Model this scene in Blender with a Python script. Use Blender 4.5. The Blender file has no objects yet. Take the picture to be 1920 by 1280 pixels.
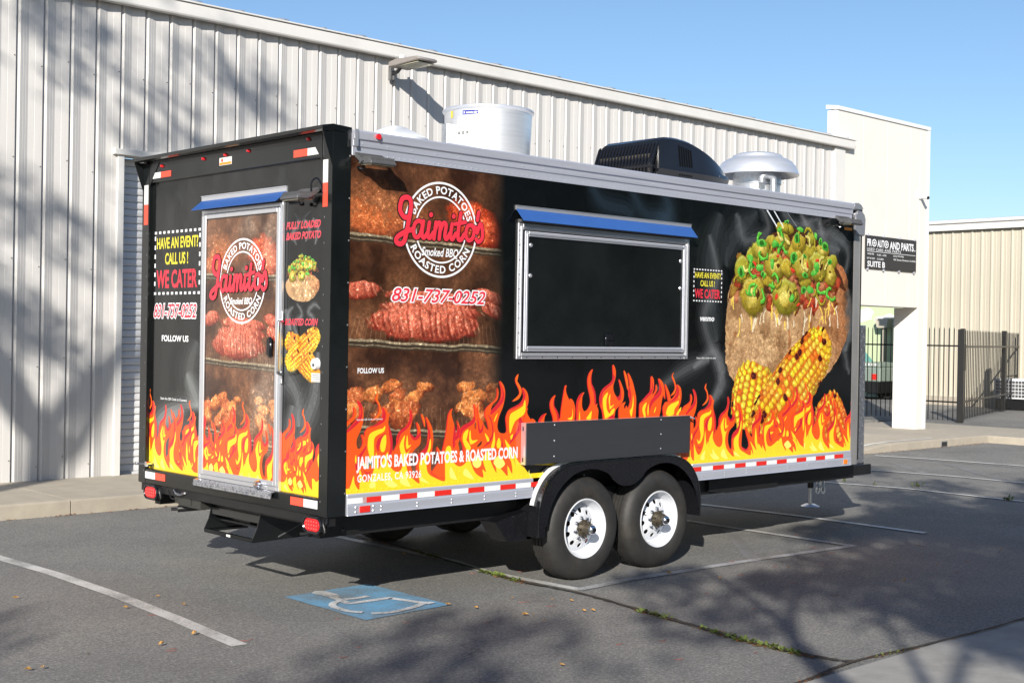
import bpy, bmesh, math, random
import numpy as np
from mathutils import Vector, Matrix, noise as mnoise
from mathutils.geometry import tessellate_polygon

SC = bpy.context.scene
COL = SC.collection
rad = math.radians
PI = math.pi

# ------------------------------------------------------------------ camera
CAM = [2459.4369, -4.86953, -6.83551, 1.83877, -0.0049, 0.01656, 0.81385]      # focal (px of a 1920 px wide frame), x, y, z, pitch, roll, yaw
cam_data = bpy.data.cameras.new("camera")
cam = bpy.data.objects.new("camera", cam_data)
COL.objects.link(cam)
cam_data.sensor_fit = 'HORIZONTAL'
cam_data.sensor_width = 36.0
cam_data.lens = 36.0 * CAM[0] / 1920.0
cam_data.clip_start = 0.1
cam_data.clip_end = 3000.0
_p, _r, _w = CAM[4], CAM[5], CAM[6]
_fw = Vector((math.cos(_p) * math.cos(_w), math.cos(_p) * math.sin(_w), math.sin(_p)))
_rt = Vector((math.sin(_w), -math.cos(_w), 0))
_up = _rt.cross(_fw)
_r2 = _rt * math.cos(_r) + _up * math.sin(_r)
_u2 = _up * math.cos(_r) - _rt * math.sin(_r)
cam.matrix_world = Matrix(((_r2.x, _u2.x, -_fw.x, CAM[1]), (_r2.y, _u2.y, -_fw.y, CAM[2]),
                           (_r2.z, _u2.z, -_fw.z, CAM[3]), (0, 0, 0, 1)))
SC.camera = cam

# ------------------------------------------------------------------ daylight
AZ = rad(36.5)          # the light travels this way over the ground
EL = rad(25.0)
SUN_DIR = Vector((math.cos(AZ) * math.cos(EL), math.sin(AZ) * math.cos(EL), -math.sin(EL)))
world = bpy.data.worlds.new("World")
SC.world = world
world.use_nodes = True
_n = world.node_tree.nodes
_sky = _n.new('ShaderNodeTexSky')
_sky.sky_type = 'NISHITA'
_sky.sun_disc = False
_sky.sun_elevation = EL
_sky.sun_rotation = math.atan2(-SUN_DIR.x, -SUN_DIR.y)
_sky.air_density = 1.0
_sky.dust_density = 0.6
_sky.ozone_density = 4.2
_n['Background'].inputs['Strength'].default_value = 0.092
world.node_tree.links.new(_sky.outputs[0], _n['Background'].inputs['Color'])
sun_data = bpy.data.lights.new("sun", 'SUN')
sun_data.energy = 4.6
sun_data.angle = rad(0.53)
sun_data.color = (1.0, 0.945, 0.86)
sun = bpy.data.objects.new("sun", sun_data)
COL.objects.link(sun)
sun.rotation_euler = SUN_DIR.to_track_quat('-Z', 'Y').to_euler()
sun.location = (-20, -15, 18)

SC.view_settings.view_transform = 'Standard'
SC.view_settings.look = 'None'
SC.view_settings.exposure = 0.60
SC.view_settings.gamma = 1.0
SC.view_settings.use_curve_mapping = False
SC.cycles.max_bounces = 8
SC.cycles.transparent_max_bounces = 16
SC.cycles.caustics_reflective = False
SC.cycles.caustics_refractive = False

# ------------------------------------------------------------------ materials
def srgb(c):
    if isinstance(c, str):
        c = [int(c[i:i + 2], 16) / 255 for i in (0, 2, 4)]
    return tuple((x / 12.92 if x <= 0.04045 else ((x + 0.055) / 1.055) ** 2.4) for x in c[:3])

def mat(name, col, rough=0.5, metal=0.0, var=0.06, vscale=6.0, bump=0.0, bscale=60.0, spec=0.5, coat=0.0,
        stretch=(1, 1, 1), rvar=0.0, dirt=None, dscale=1.5, damt=0.3):
    m = bpy.data.materials.new(name)
    m.use_nodes = True
    nt = m.node_tree
    N, L = nt.nodes, nt.links
    b = N['Principled BSDF']
    b.inputs['Roughness'].default_value = rough
    b.inputs['Metallic'].default_value = metal
    b.inputs['Specular IOR Level'].default_value = spec
    b.inputs['Coat Weight'].default_value = coat
    b.inputs['Coat Roughness'].default_value = 0.08
    tc = N.new('ShaderNodeTexCoord')
    mp = N.new('ShaderNodeMapping')
    mp.inputs['Scale'].default_value = stretch
    L.new(tc.outputs['Object'], mp.inputs[0])
    ns = N.new('ShaderNodeTexNoise')
    ns.inputs['Scale'].default_value = vscale
    ns.inputs['Detail'].default_value = 6
    ns.inputs['Roughness'].default_value = 0.65
    L.new(mp.outputs[0], ns.inputs['Vector'])
    cr = N.new('ShaderNodeValToRGB')
    cr.color_ramp.elements[0].position = 0.3
    cr.color_ramp.elements[1].position = 0.7
    cr.color_ramp.elements[0].color = tuple(x * (1 - var * 1.5) for x in col) + (1,)
    cr.color_ramp.elements[1].color = tuple(min(1, x * (1 + var)) for x in col) + (1,)
    L.new(ns.outputs[0], cr.inputs[0])
    out = cr.outputs[0]
    if dirt:
        n2 = N.new('ShaderNodeTexNoise')
        n2.inputs['Scale'].default_value = dscale
        n2.inputs['Detail'].default_value = 8
        n2.inputs['Roughness'].default_value = 0.7
        L.new(mp.outputs[0], n2.inputs['Vector'])
        r2 = N.new('ShaderNodeMapRange')
        r2.inputs[1].default_value = 0.5
        r2.inputs[2].default_value = 0.75
        r2.inputs[4].default_value = damt
        L.new(n2.outputs[0], r2.inputs[0])
        mx = N.new('ShaderNodeMix')
        mx.data_type = 'RGBA'
        L.new(r2.outputs[0], mx.inputs[0])
        L.new(out, mx.inputs[6])
        mx.inputs[7].default_value = tuple(dirt) + (1,)
        out = mx.outputs[2]
    L.new(out, b.inputs['Base Color'])
    if rvar:
        rr = N.new('ShaderNodeMapRange')
        rr.inputs[3].default_value = max(0.02, rough - rvar)
        rr.inputs[4].default_value = rough + rvar
        L.new(ns.outputs[0], rr.inputs[0])
        L.new(rr.outputs[0], b.inputs['Roughness'])
    if bump:
        n3 = N.new('ShaderNodeTexNoise')
        n3.inputs['Scale'].default_value = bscale
        n3.inputs['Detail'].default_value = 5
        L.new(mp.outputs[0], n3.inputs['Vector'])
        bp = N.new('ShaderNodeBump')
        bp.inputs['Strength'].default_value = bump
        bp.inputs['Distance'].default_value = 0.01
        L.new(n3.outputs[0], bp.inputs['Height'])
        L.new(bp.outputs[0], b.inputs['Normal'])
    return m

M = {}
M['black_paint'] = mat('black_gloss_paint', (0.007, 0.0085, 0.009), 0.2, var=0.25, vscale=3, rvar=0.08, coat=0.3, bump=0.02, bscale=5)
M['black_frame'] = mat('black_powder_steel', (0.011, 0.011, 0.012), 0.42, var=0.2, vscale=8, bump=0.05, bscale=120)
M['black_plastic'] = mat('black_plastic', (0.009, 0.010, 0.013), 0.16, var=0.15, bump=0.02)
M['grey_cast'] = mat('grey_cast_aluminium', (0.11, 0.11, 0.115), 0.5, metal=0.2, var=0.15, bump=0.06, bscale=200)
M['alu'] = mat('mill_aluminium', (0.60, 0.62, 0.70), 0.36, metal=0.5, var=0.06, vscale=3, stretch=(0.3, 1, 8), rvar=0.1, bump=0.03, bscale=30)
M['alu_bright'] = mat('bright_aluminium', (0.72, 0.73, 0.77), 0.30, metal=0.75, var=0.02, vscale=1.2, rvar=0.03)
M['alu_spun'] = mat('spun_aluminium', (0.86, 0.87, 0.89), 0.38, metal=0.7, var=0.05, vscale=4, stretch=(1, 1, 20), rvar=0.05)
M['steel'] = mat('brushed_grey_steel', (0.125, 0.13, 0.145), 0.3, metal=0.8, var=0.03, vscale=3, stretch=(0.4, 1, 6), rvar=0.07)
M['alu_post'] = mat('polished_corner_post', (0.42, 0.41, 0.40), 0.3, metal=0.55, var=0.08, vscale=2, rvar=0.08, bump=0.04, bscale=3)
M['galv'] = mat('galvanised_steel', (0.62, 0.64, 0.66), 0.4, metal=0.8, var=0.12, vscale=30)
M['white_metal'] = mat('white_enamel_metal', (0.74, 0.75, 0.76), 0.4, var=0.04)
M['white_rim'] = mat('white_painted_rim', (0.66, 0.68, 0.72), 0.3, var=0.05, coat=0.2, dirt=(0.35, 0.34, 0.32), dscale=9, damt=0.2)
M['hub'] = mat('greasy_hub', (0.075, 0.062, 0.042), 0.55, metal=0.4, var=0.4, vscale=40, bump=0.2, bscale=80)
M['blue_awning'] = mat('blue_painted_sheet', (0.030, 0.10, 0.33), 0.4, var=0.07, vscale=4, coat=0.2)
M['red_tape'] = mat('red_reflective_tape', (0.70, 0.025, 0.018), 0.3, var=0.1, vscale=80)
M['white_tape'] = mat('white_reflective_tape', (0.75, 0.77, 0.78), 0.3, var=0.05, vscale=200, bump=0.1, bscale=300)
M['red_vivid'] = mat('red_reflective_marking', (0.85, 0.09, 0.05), 0.35, var=0.04)
M['amber'] = mat('amber_lens', (0.80, 0.20, 0.01), 0.2, var=0.05)
M['red_lens'] = mat('red_lamp_lens', (0.75, 0.015, 0.02), 0.12, var=0.35, vscale=90, coat=0.6, bump=0.5, bscale=90)
M['sticker_white'] = mat('white_sticker', (0.72, 0.72, 0.70), 0.5, var=0.03)
M['sticker_orange'] = mat('orange_sticker', (0.80, 0.28, 0.02), 0.5, var=0.03)
M['ink'] = mat('dark_print_ink', (0.02, 0.02, 0.022), 0.4, var=0.03)
M['vinyl_white'] = mat('white_vinyl_lettering', (0.80, 0.81, 0.83), 0.3, var=0.03, vscale=3)
M['vinyl_red'] = mat('red_vinyl_lettering', (0.70, 0.035, 0.06), 0.3, var=0.05, vscale=3)
M['vinyl_yellow'] = mat('yellow_vinyl_lettering', (0.78, 0.68, 0.05), 0.3, var=0.03, vscale=3)
M['vinyl_black'] = mat('black_vinyl_edging', (0.015, 0.012, 0.012), 0.3, var=0.05)
M['vinyl_pink'] = mat('pink_edge_lettering', (0.70, 0.16, 0.20), 0.3, var=0.05)
M['lens_glass'] = mat('floodlight_glass', (0.55, 0.52, 0.38), 0.15, var=0.2, vscale=60, coat=0.5)
M['wall'] = mat('painted_wall_sheet', (0.545, 0.53, 0.51), 0.5, var=0.035, vscale=1.3, stretch=(2, 2, 0.35), bump=0.03, bscale=8,
                dirt=(0.42, 0.38, 0.32), dscale=0.9, damt=0.22)
M['wall_trim'] = mat('eave_trim_paint', (0.68, 0.665, 0.635), 0.42, var=0.03, vscale=2, dirt=(0.4, 0.37, 0.33), dscale=2.2, damt=0.15)
M['wall_white'] = mat('cream_wall_panel', (0.74, 0.705, 0.65), 0.6, var=0.02, vscale=3, bump=0.03, bscale=40, dirt=(0.6, 0.55, 0.48), dscale=0.8, damt=0.16)
M['shutter'] = mat('white_shutter_slat', (0.68, 0.68, 0.68), 0.4, var=0.03, vscale=5)
M['tan_wall'] = mat('tan_wall_sheet', (0.50, 0.455, 0.36), 0.55, var=0.04, vscale=1, stretch=(2, 2, 0.4))
M['green_wall'] = mat('pale_green_wall', (0.50, 0.58, 0.36), 0.7, var=0.04)
M['green_dark'] = mat('dark_green_mural_paint', (0.02, 0.09, 0.05), 0.7, var=0.2)
M['teal'] = mat('teal_mural_paint', (0.14, 0.34, 0.29), 0.7, var=0.1)
M['fence'] = mat('black_fence_paint', (0.012, 0.012, 0.012), 0.4, var=0.2)
M['concrete'] = mat('pavement_concrete', (0.40, 0.355, 0.285), 0.85, var=0.08, vscale=5, bump=0.25, bscale=70, dirt=(0.24, 0.215, 0.18), dscale=1.1, damt=0.4)
M['kerb'] = mat('kerb_concrete', (0.42, 0.36, 0.28), 0.85, var=0.10, vscale=7, bump=0.35, bscale=50, dirt=(0.22, 0.19, 0.15), dscale=1.8, damt=0.5)
M['tyre_tread'] = mat('tyre_rubber', (0.022, 0.021, 0.020), 0.75, var=0.25, vscale=12, bump=0.15, bscale=90, dirt=(0.06, 0.052, 0.04), dscale=5, damt=0.5)
M['bark'] = mat('tree_bark', (0.12, 0.10, 0.08), 0.9, var=0.3, vscale=5, bump=0.6, bscale=20)
M['leaf'] = mat('tree_leaf', (0.07, 0.09, 0.025), 0.6, var=0.4, vscale=1.5)
M['leaf_far'] = mat('evergreen_leaf', (0.035, 0.055, 0.02), 0.7, var=0.4, vscale=0.6)
M['truck_shaded'] = mat('truck_shaded_paint', (0.22, 0.27, 0.23), 0.4, var=0.04)  # bed colour darkened to stand for the shade the truck is parked in
M['chrome'] = mat('chrome', (0.8, 0.8, 0.82), 0.12, metal=1.0, var=0.03)
M['lot_line'] = None

def diamond_plate(name, col, rough, metal, scale=28.0, strength=0.8):
    m = mat(name, col, rough, metal, var=0.1, vscale=10, rvar=0.05)
    nt = m.node_tree
    N, L = nt.nodes, nt.links
    b = N['Principled BSDF']
    tc = [n for n in N if n.type == 'TEX_COORD'][0]
    hs = []
    for sgn in (1, -1):
        mp = N.new('ShaderNodeMapping')
        mp.inputs['Rotation'].default_value = (rad(45) * sgn, rad(45) * sgn, rad(45) * sgn)
        L.new(tc.outputs['Object'], mp.inputs[0])
        br = N.new('ShaderNodeTexVoronoi')
        br.inputs['Scale'].default_value = scale
        br.inputs['Randomness'].default_value = 0.12
        m2 = N.new('ShaderNodeMapping')
        m2.inputs['Scale'].default_value = (1.0, 0.42, 1.0)
        L.new(mp.outputs[0], m2.inputs[0])
        L.new(m2.outputs[0], br.inputs['Vector'])
        hs.append(br.outputs['Distance'])
    mn = N.new('ShaderNodeMath')
    mn.operation = 'MINIMUM'
    L.new(hs[0], mn.inputs[0])
    L.new(hs[1], mn.inputs[1])
    mr = N.new('ShaderNodeMapRange')
    mr.inputs[1].default_value = 0.12
    mr.inputs[2].default_value = 0.32
    mr.inputs[3].default_value = 1
    mr.inputs[4].default_value = 0
    L.new(mn.outputs[0], mr.inputs[0])
    bp = N.new('ShaderNodeBump')
    bp.inputs['Strength'].default_value = strength
    bp.inputs['Distance'].default_value = 0.004
    L.new(mr.outputs[0], bp.inputs['Height'])
    L.new(bp.outputs[0], b.inputs['Normal'])
    return m
M['diamond'] = diamond_plate('bright_tread_plate', (0.55, 0.56, 0.60), 0.25, 0.9, 30, 1.0)
M['diamond_black'] = diamond_plate('black_tread_plate', (0.008, 0.008, 0.010), 0.2, 0.0, 40, 0.4)

# ------------------------------------------------------------------ mesh builder
class MB:
    def __init__(s):
        s.v, s.f, s.mi = [], [], []
        s.cur = 0
    def _add(s, vs, fs):
        o = len(s.v)
        s.v += [tuple(p) for p in vs]
        for f in fs:
            s.f.append(tuple(i + o for i in f))
            s.mi.append(s.cur)
        return s
    def box(s, x0, x1, y0, y1, z0, z1, T=None):
        vs = [(x, y, z) for x in (x0, x1) for y in (y0, y1) for z in (z0, z1)]
        if T is not None:
            vs = [T @ Vector(p) for p in vs]
        return s._add(vs, [(0, 1, 3, 2), (4, 6, 7, 5), (0, 4, 5, 1), (2, 3, 7, 6), (0, 2, 6, 4), (1, 5, 7, 3)])
    def prism(s, poly, fn, a, b, caps=True):
        """poly: 2-D points, fn(u, v, w) -> 3-D point, w from a to b"""
        n = len(poly)
        vs = [fn(u, v, a) for u, v in poly] + [fn(u, v, b) for u, v in poly]
        fs = [(i, (i + 1) % n, n + (i + 1) % n, n + i) for i in range(n)]
        if caps:
            fs += [tuple(range(n))[::-1], tuple(range(n, 2 * n))]
        return s._add(vs, fs)
    def strip(s, A, B):
        n = len(A)
        return s._add(list(A) + list(B), [(i, i + 1, n + i + 1, n + i) for i in range(n - 1)])
    def cyl(s, p0, p1, r0, r1=None, n=12, caps=True):
        r1 = r0 if r1 is None else r1
        p0, p1 = Vector(p0), Vector(p1)
        d = (p1 - p0).normalized()
        a = d.orthogonal().normalized()
        b = d.cross(a)
        vs = []
        for p, r in ((p0, r0), (p1, r1)):
            for i in range(n):
                t = 2 * PI * i / n
                vs.append(p + a * (r * math.cos(t)) + b * (r * math.sin(t)))
        fs = [(i, (i + 1) % n, n + (i + 1) % n, n + i) for i in range(n)]
        if caps:
            fs += [tuple(range(n))[::-1], tuple(range(n, 2 * n))]
        return s._add(vs, fs)
    def tube(s, pts, r, n=8, caps=True):
        pts = [Vector(p) for p in pts]
        R = r if isinstance(r, (list, tuple)) else [r] * len(pts)
        vs = []
        a = None
        for i, p in enumerate(pts):
            d = (pts[min(i + 1, len(pts) - 1)] - pts[max(i - 1, 0)])
            if d.length < 1e-9:
                d = Vector((0, 0, 1))
            d.normalize()
            if a is None:
                a = d.orthogonal().normalized()
            else:
                a = (a - d * a.dot(d))
                a = a.normalized() if a.length > 1e-6 else d.orthogonal().normalized()
            b = d.cross(a)
            for k in range(n):
                t = 2 * PI * k / n
                vs.append(p + a * (R[i] * math.cos(t)) + b * (R[i] * math.sin(t)))
        fs = []
        for i in range(len(pts) - 1):
            for k in range(n):
                fs.append((i * n + k, i * n + (k + 1) % n, (i + 1) * n + (k + 1) % n, (i + 1) * n + k))
        if caps:
            fs += [tuple(range(n))[::-1], tuple(range(len(vs) - n, len(vs)))]
        return s._add(vs, fs)
    def lathe(s, prof, fn, n=32, close=False):
        """prof: (radius, height) ; fn(a, b, h) -> point, a, b the plane coordinates"""
        vs = []
        for r, h in prof:
            for k in range(n):
                t = 2 * PI * k / n
                vs.append(fn(r * math.cos(t), r * math.sin(t), h))
        fs = []
        m = len(prof)
        for i in range(m if close else m - 1):
            j = (i + 1) % m
            for k in range(n):
                fs.append((i * n + k, i * n + (k + 1) % n, j * n + (k + 1) % n, j * n + k))
        return s._add(vs, fs)
    def build(s, name, material, parent=None, smooth=False, bevel=0.0, kind=None, label=None, seg=1):
        org = root_loc(parent)
        me = bpy.data.meshes.new(name)
        me.from_pydata([(x - org[0], y - org[1], z - org[2]) for x, y, z in s.v], [], s.f)
        ms = material if isinstance(material, (list, tuple)) else [material]
        for m in ms:
            me.materials.append(m)
        if len(ms) > 1:
            me.polygons.foreach_set('material_index', s.mi)
        if smooth:
            me.polygons.foreach_set('use_smooth', [True] * len(me.polygons))
            if smooth != 'all':
                me.set_sharp_from_angle(angle=rad(smooth if not isinstance(smooth, bool) else 35))
        me.update()
        bm = bmesh.new()
        bm.from_mesh(me)
        bmesh.ops.recalc_face_normals(bm, faces=bm.faces)
        if bevel:
            es = [e for e in bm.edges if len(e.link_faces) == 2 and e.calc_face_angle(0) > rad(30)]
            bmesh.ops.bevel(bm, geom=es, offset=bevel, segments=seg, affect='EDGES', clamp_overlap=True)
        bm.to_mesh(me)
        bm.free()
        o = bpy.data.objects.new(name, me)
        COL.objects.link(o)
        if parent is not None:
            o.parent = parent
        if kind:
            o['kind'] = kind
        if label:
            o['label'] = label
        return o

def root_loc(p):
    loc = Vector((0, 0, 0))
    while p is not None:
        loc += Vector(p.location)
        p = p.parent
    return loc

def thing(name, label, cat, loc=(0, 0, 0), group=None, kind=None):
    o = bpy.data.objects.new(name, None)
    o.empty_display_size = 0.2
    COL.objects.link(o)
    o.location = loc
    o['label'] = label
    if cat:
        o['category'] = cat
    if group:
        o['group'] = group
    if kind:
        o['kind'] = kind
    return o

def tag(o, label, cat, group=None):
    o['label'] = label
    o['category'] = cat
    if group:
        o['group'] = group
    return o

def dup(o, parent, loc):
    c = o.copy()
    COL.objects.link(c)
    c.parent = parent
    c.location = loc
    return c

def rows(proto_mb, name, material, parent, locs, **kw):
    """alike pieces sharing one mesh; proto is modelled at the origin, locs are relative to the parent"""
    base = None
    out = []
    for l in locs:
        if base is None:
            me_parent = None
            base = proto_mb.build(name, material, None, **kw)
            base.parent = parent
            base.location = l
            out.append(base)
        else:
            out.append(dup(base, parent, l))
    return out

def smoothstep(a, b, x):
    t = max(0.0, min(1.0, (x - a) / (b - a)))
    return t * t * (3 - 2 * t)

def gz(x, y=0.0):
    """height of the asphalt: it falls gently towards the far end of the lot"""
    return -0.13 * smoothstep(7.0, 15.5, x)

# ------------------------------------------------------------------ lettering
_dg = None
def text_mesh(body, size=1.0, bold=0.0, shear=0.0, xs=1.0, align='LEFT', spacing=1.0, extrude=0.0):
    cu = bpy.data.curves.new('t', 'FONT')
    cu.body = body
    cu.size = size
    cu.offset = bold
    cu.shear = shear
    cu.space_character = spacing
    cu.align_x = align
    cu.extrude = extrude
    cu.resolution_u = 3
    o = bpy.data.objects.new('t', cu)
    COL.objects.link(o)
    bpy.context.view_layer.update()
    me = bpy.data.meshes.new_from_object(o)
    vs = [(v.co.x * xs, v.co.y, v.co.z) for v in me.vertices]
    fs = [tuple(p.vertices) for p in me.polygons]
    bpy.data.objects.remove(o)
    bpy.data.curves.remove(cu)
    bpy.data.meshes.remove(me)
    return vs, fs

def letters(mb, body, box, place, depth=0.0, **kw):
    """fit a line of text into box (u0, u1, v0, v1); place(u, v, w) -> 3-D"""
    vs, fs = text_mesh(body, **kw)
    if not vs:
        return
    us = [v[0] for v in vs]
    ws = [v[1] for v in vs]
    u0, u1, v0, v1 = box
    su = (u1 - u0) / (max(us) - min(us))
    sv = (v1 - v0) / (max(ws) - min(ws))
    mb._add([place(u0 + (v[0] - min(us)) * su, v0 + (v[1] - min(ws)) * sv, depth) for v in vs], fs)

def side_at(u, v, w):      # near long side of the trailer, w = distance out of the sheet
    return (u, -w, v)
def rear_at(u, v, w):      # rear face: u = 2.40 - y, so that u runs to the viewer's right
    return (0.030 - w, 2.40 - u, v)

# ------------------------------------------------------------------ the printed wraps (flat print, drawn with numpy)
RNG = np.random.RandomState(7)

def value_noise(h, w, cell, oct_=5, seed=1, gain=0.55):
    r = np.random.RandomState(seed)
    out = np.zeros((h, w), np.float32)
    amp, tot = 1.0, 0.0
    for o in range(oct_):
        c = max(cell / (2 ** o), 1.5)
        gh, gw = int(h / c) + 3, int(w / c) + 3
        g = r.rand(gh, gw).astype(np.float32)
        yy = np.arange(h, dtype=np.float32) / c
        xx = np.arange(w, dtype=np.float32) / c
        yi, xi = yy.astype(int), xx.astype(int)
        fy, fx = yy - yi, xx - xi
        fy = (fy * fy * (3 - 2 * fy))[:, None]
        fx = (fx * fx * (3 - 2 * fx))[None, :]
        a = g[yi][:, xi]; b = g[yi][:, xi + 1]; c2 = g[yi + 1][:, xi]; d = g[yi + 1][:, xi + 1]
        out += amp * ((a * (1 - fx) + b * fx) * (1 - fy) + (c2 * (1 - fx) + d * fx) * fy)
        tot += amp
        amp *= gain
    return out / tot

class Canvas:
    PPM = 400.0
    def __init__(s, u0, u1, v0, v1, base):
        s.u0, s.u1, s.v0, s.v1 = u0, u1, v0, v1
        s.W, s.H = int((u1 - u0) * s.PPM), int((v1 - v0) * s.PPM)
        s.a = np.zeros((s.H, s.W, 3), np.float32) + np.array(base, np.float32)
        s.n1 = value_noise(s.H, s.W, 90, 6, 3)          # broad
        s.n2 = value_noise(s.H, s.W, 16, 4, 4)          # mottled
        s.n3 = np.random.RandomState(5).rand(s.H, s.W).astype(np.float32)
        s.U = (s.u0 + (np.arange(s.W) + 0.5) / s.PPM).astype(np.float32)[None, :]
        s.V = (s.v0 + (np.arange(s.H) + 0.5) / s.PPM).astype(np.float32)[:, None]
    def win(s, u0, u1, v0, v1):
        x0 = max(0, int((u0 - s.u0) * s.PPM)); x1 = min(s.W, int((u1 - s.u0) * s.PPM) + 2)
        y0 = max(0, int((v0 - s.v0) * s.PPM)); y1 = min(s.H, int((v1 - s.v0) * s.PPM) + 2)
        return (x0, x1, y0, y1) if x1 > x0 and y1 > y0 else None
    def mask_poly(s, pts):
        """coverage of a polygon -> window, mask"""
        P = [((u - s.u0) * s.PPM, (v - s.v0) * s.PPM) for u, v in pts]
        xs = [p[0] for p in P]; ys = [p[1] for p in P]
        x0, x1 = max(0, int(min(xs)) - 1), min(s.W, int(max(xs)) + 2)
        y0, y1 = max(0, int(min(ys))), min(s.H, int(max(ys)) + 2)
        if x1 <= x0 or y1 <= y0:
            return None, None
        m = np.zeros((y1 - y0, x1 - x0), np.float32)
        A = np.array(P); B = np.roll(A, -1, 0)
        cols = np.arange(x0, x1, dtype=np.float32)
        for r in range(y0, y1):
            y = r + 0.5
            c = (A[:, 1] <= y) != (B[:, 1] <= y)
            if not c.any():
                continue
            a, b = A[c], B[c]
            X = np.sort(a[:, 0] + (y - a[:, 1]) / (b[:, 1] - a[:, 1]) * (b[:, 0] - a[:, 0]))
            for k in range(0, len(X) - 1, 2):
                m[r - y0] += np.clip(np.minimum(cols + 1, X[k + 1]) - np.maximum(cols, X[k]), 0, 1)
        return (x0, x1, y0, y1), np.clip(m, 0, 1)
    def put(s, w, m, col, alpha=1.0):
        if w is None:
            return
        x0, x1, y0, y1 = w
        m = (m * alpha)[..., None]
        s.a[y0:y1, x0:x1] = s.a[y0:y1, x0:x1] * (1 - m) + np.asarray(col, np.float32) * m
    def poly(s, pts, col, alpha=1.0):
        w, m = s.mask_poly(pts)
        if w:
            s.put(w, m, col, alpha)
    def ell(s, cu, cv, ru, rv, rot=0.0, soft=0.12):
        """-> window, mask, local x, local y (unit ellipse)"""
        R = max(ru, rv) * (1.1 + soft)
        w = s.win(cu - R, cu + R, cv - R, cv + R)
        if not w:
            return None, None, None, None
        x0, x1, y0, y1 = w
        du, dv = s.U[:, x0:x1] - cu, s.V[y0:y1] - cv
        c, n = math.cos(rot), math.sin(rot)
        X = (du * c + dv * n) / ru
        Y = (-du * n + dv * c) / rv
        d = np.sqrt(X * X + Y * Y)
        return w, np.clip((1 + soft / 2 - d) / soft, 0, 1), X, Y
    def blob(s, cu, cv, ru, rv, rot, light, dark, mot=0.5, wob=0.25, spec=0.5, alpha=1.0, soft=0.12):
        """a shaded lump of food as a camera would have printed it"""
        w, m, X, Y = s.ell(cu, cv, ru * 1.2, rv * 1.2, rot, soft)
        if w is None:
            return
        x0, x1, y0, y1 = w
        n1, n2, n3 = s.n1[y0:y1, x0:x1], s.n2[y0:y1, x0:x1], s.n3[y0:y1, x0:x1]
        d = np.sqrt(X * X + Y * Y) * 1.2 + (n2 - 0.5) * wob * 1.4 + (n1 - 0.5) * wob
        m = np.clip((1 - d) / soft, 0, 1)
        nz = np.sqrt(np.clip(1 - np.clip(d, 0, 1) ** 2, 0, 1))
        c, n = math.cos(rot), math.sin(rot)
        ly = X * n + Y * c
        lx = X * c - Y * n
        sh = np.clip(0.28 + 0.55 * nz + 0.42 * ly - 0.15 * lx + (n2 - 0.5) * mot + (n3 - 0.5) * 0.12, 0, 1)[..., None]
        col = np.asarray(dark, np.float32) * (1 - sh) + np.asarray(light, np.float32) * sh
        if spec:
            hl = np.clip((n3 - 0.93) * 14, 0, 1) * np.clip(sh[..., 0] * 2 - 1, 0, 1) * spec
            col = col + hl[..., None] * np.array([0.9, 0.8, 0.65], np.float32)
        s.put(w, m, np.clip(col, 0, 1), alpha)
    def line(s, pts, wd, col, alpha=1.0):
        L, R = [], []
        for i, (u, v) in enumerate(pts):
            a, b = pts[max(i - 1, 0)], pts[min(i + 1, len(pts) - 1)]
            du, dv = b[0] - a[0], b[1] - a[1]
            l = math.hypot(du, dv) or 1
            w = wd[i] if isinstance(wd, (list, tuple)) else wd
            L.append((u - dv / l * w / 2, v + du / l * w / 2)); R.append((u + dv / l * w / 2, v - du / l * w / 2))
        s.poly(L + R[::-1], col, alpha)
    def glow_line(s, pts, wd, col, alpha):
        for k, a in ((3.2, 0.18), (2.2, 0.24), (1.4, 0.3), (0.7, 0.4)):
            s.line(pts, [w * k for w in wd] if isinstance(wd, list) else wd * k, col, alpha * a)
    def warp(s, u0, u1, v0, v1, amp, cell, seed, grain=.0):
        """make drawn food irregular: push it about and give it the grain of a printed photograph"""
        x0, x1, y0, y1 = s.win(u0, u1, v0, v1)
        h, w = y1 - y0, x1 - x0
        dx = (value_noise(h, w, cell, 3, seed) - .5) * 2 * amp * s.PPM
        dy = (value_noise(h, w, cell, 3, seed + 1) - .5) * 2 * amp * s.PPM
        e = np.minimum(np.minimum(np.arange(w)[None, :], np.arange(w)[None, ::-1]) / 20.0, np.minimum(np.arange(h)[:, None], np.arange(h)[::-1, None]) / 20.0)
        e = np.clip(e, 0, 1)
        X = np.clip((np.arange(w)[None, :] + dx * e).astype(int), 0, w - 1)
        Y = np.clip((np.arange(h)[:, None] + dy * e).astype(int), 0, h - 1)
        A = s.a[y0:y1, x0:x1][Y, X]
        if grain:
            n = value_noise(h, w, 7, 3, seed + 2, .8)
            n = (n - n.mean()) / n.std()
            lum = A.max(2)
            A = A * (1 + (n * grain * np.clip(lum * 3 - .5, 0, 1) * e)[..., None])
            hl = np.clip(n * .9 - 1.45, 0, 1) * np.clip(lum * 3 - 1.2, 0, 1) * e
            A = A + hl[..., None] * np.array([.55, .52, .45], np.float32) * (1.0 if grain > .07 else .35)
        s.a[y0:y1, x0:x1] = np.clip(A, 0, 1)
    def image(s, name):
        im = bpy.data.images.new(name, s.W, s.H, alpha=False, float_buffer=False)
        im.colorspace_settings.name = 'sRGB'
        px = np.ones((s.H, s.W, 4), np.float32)
        px[..., :3] = np.clip(s.a, 0, 1)
        im.pixels.foreach_set(px.ravel())
        im.update()
        im.pack()
        return im

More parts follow.
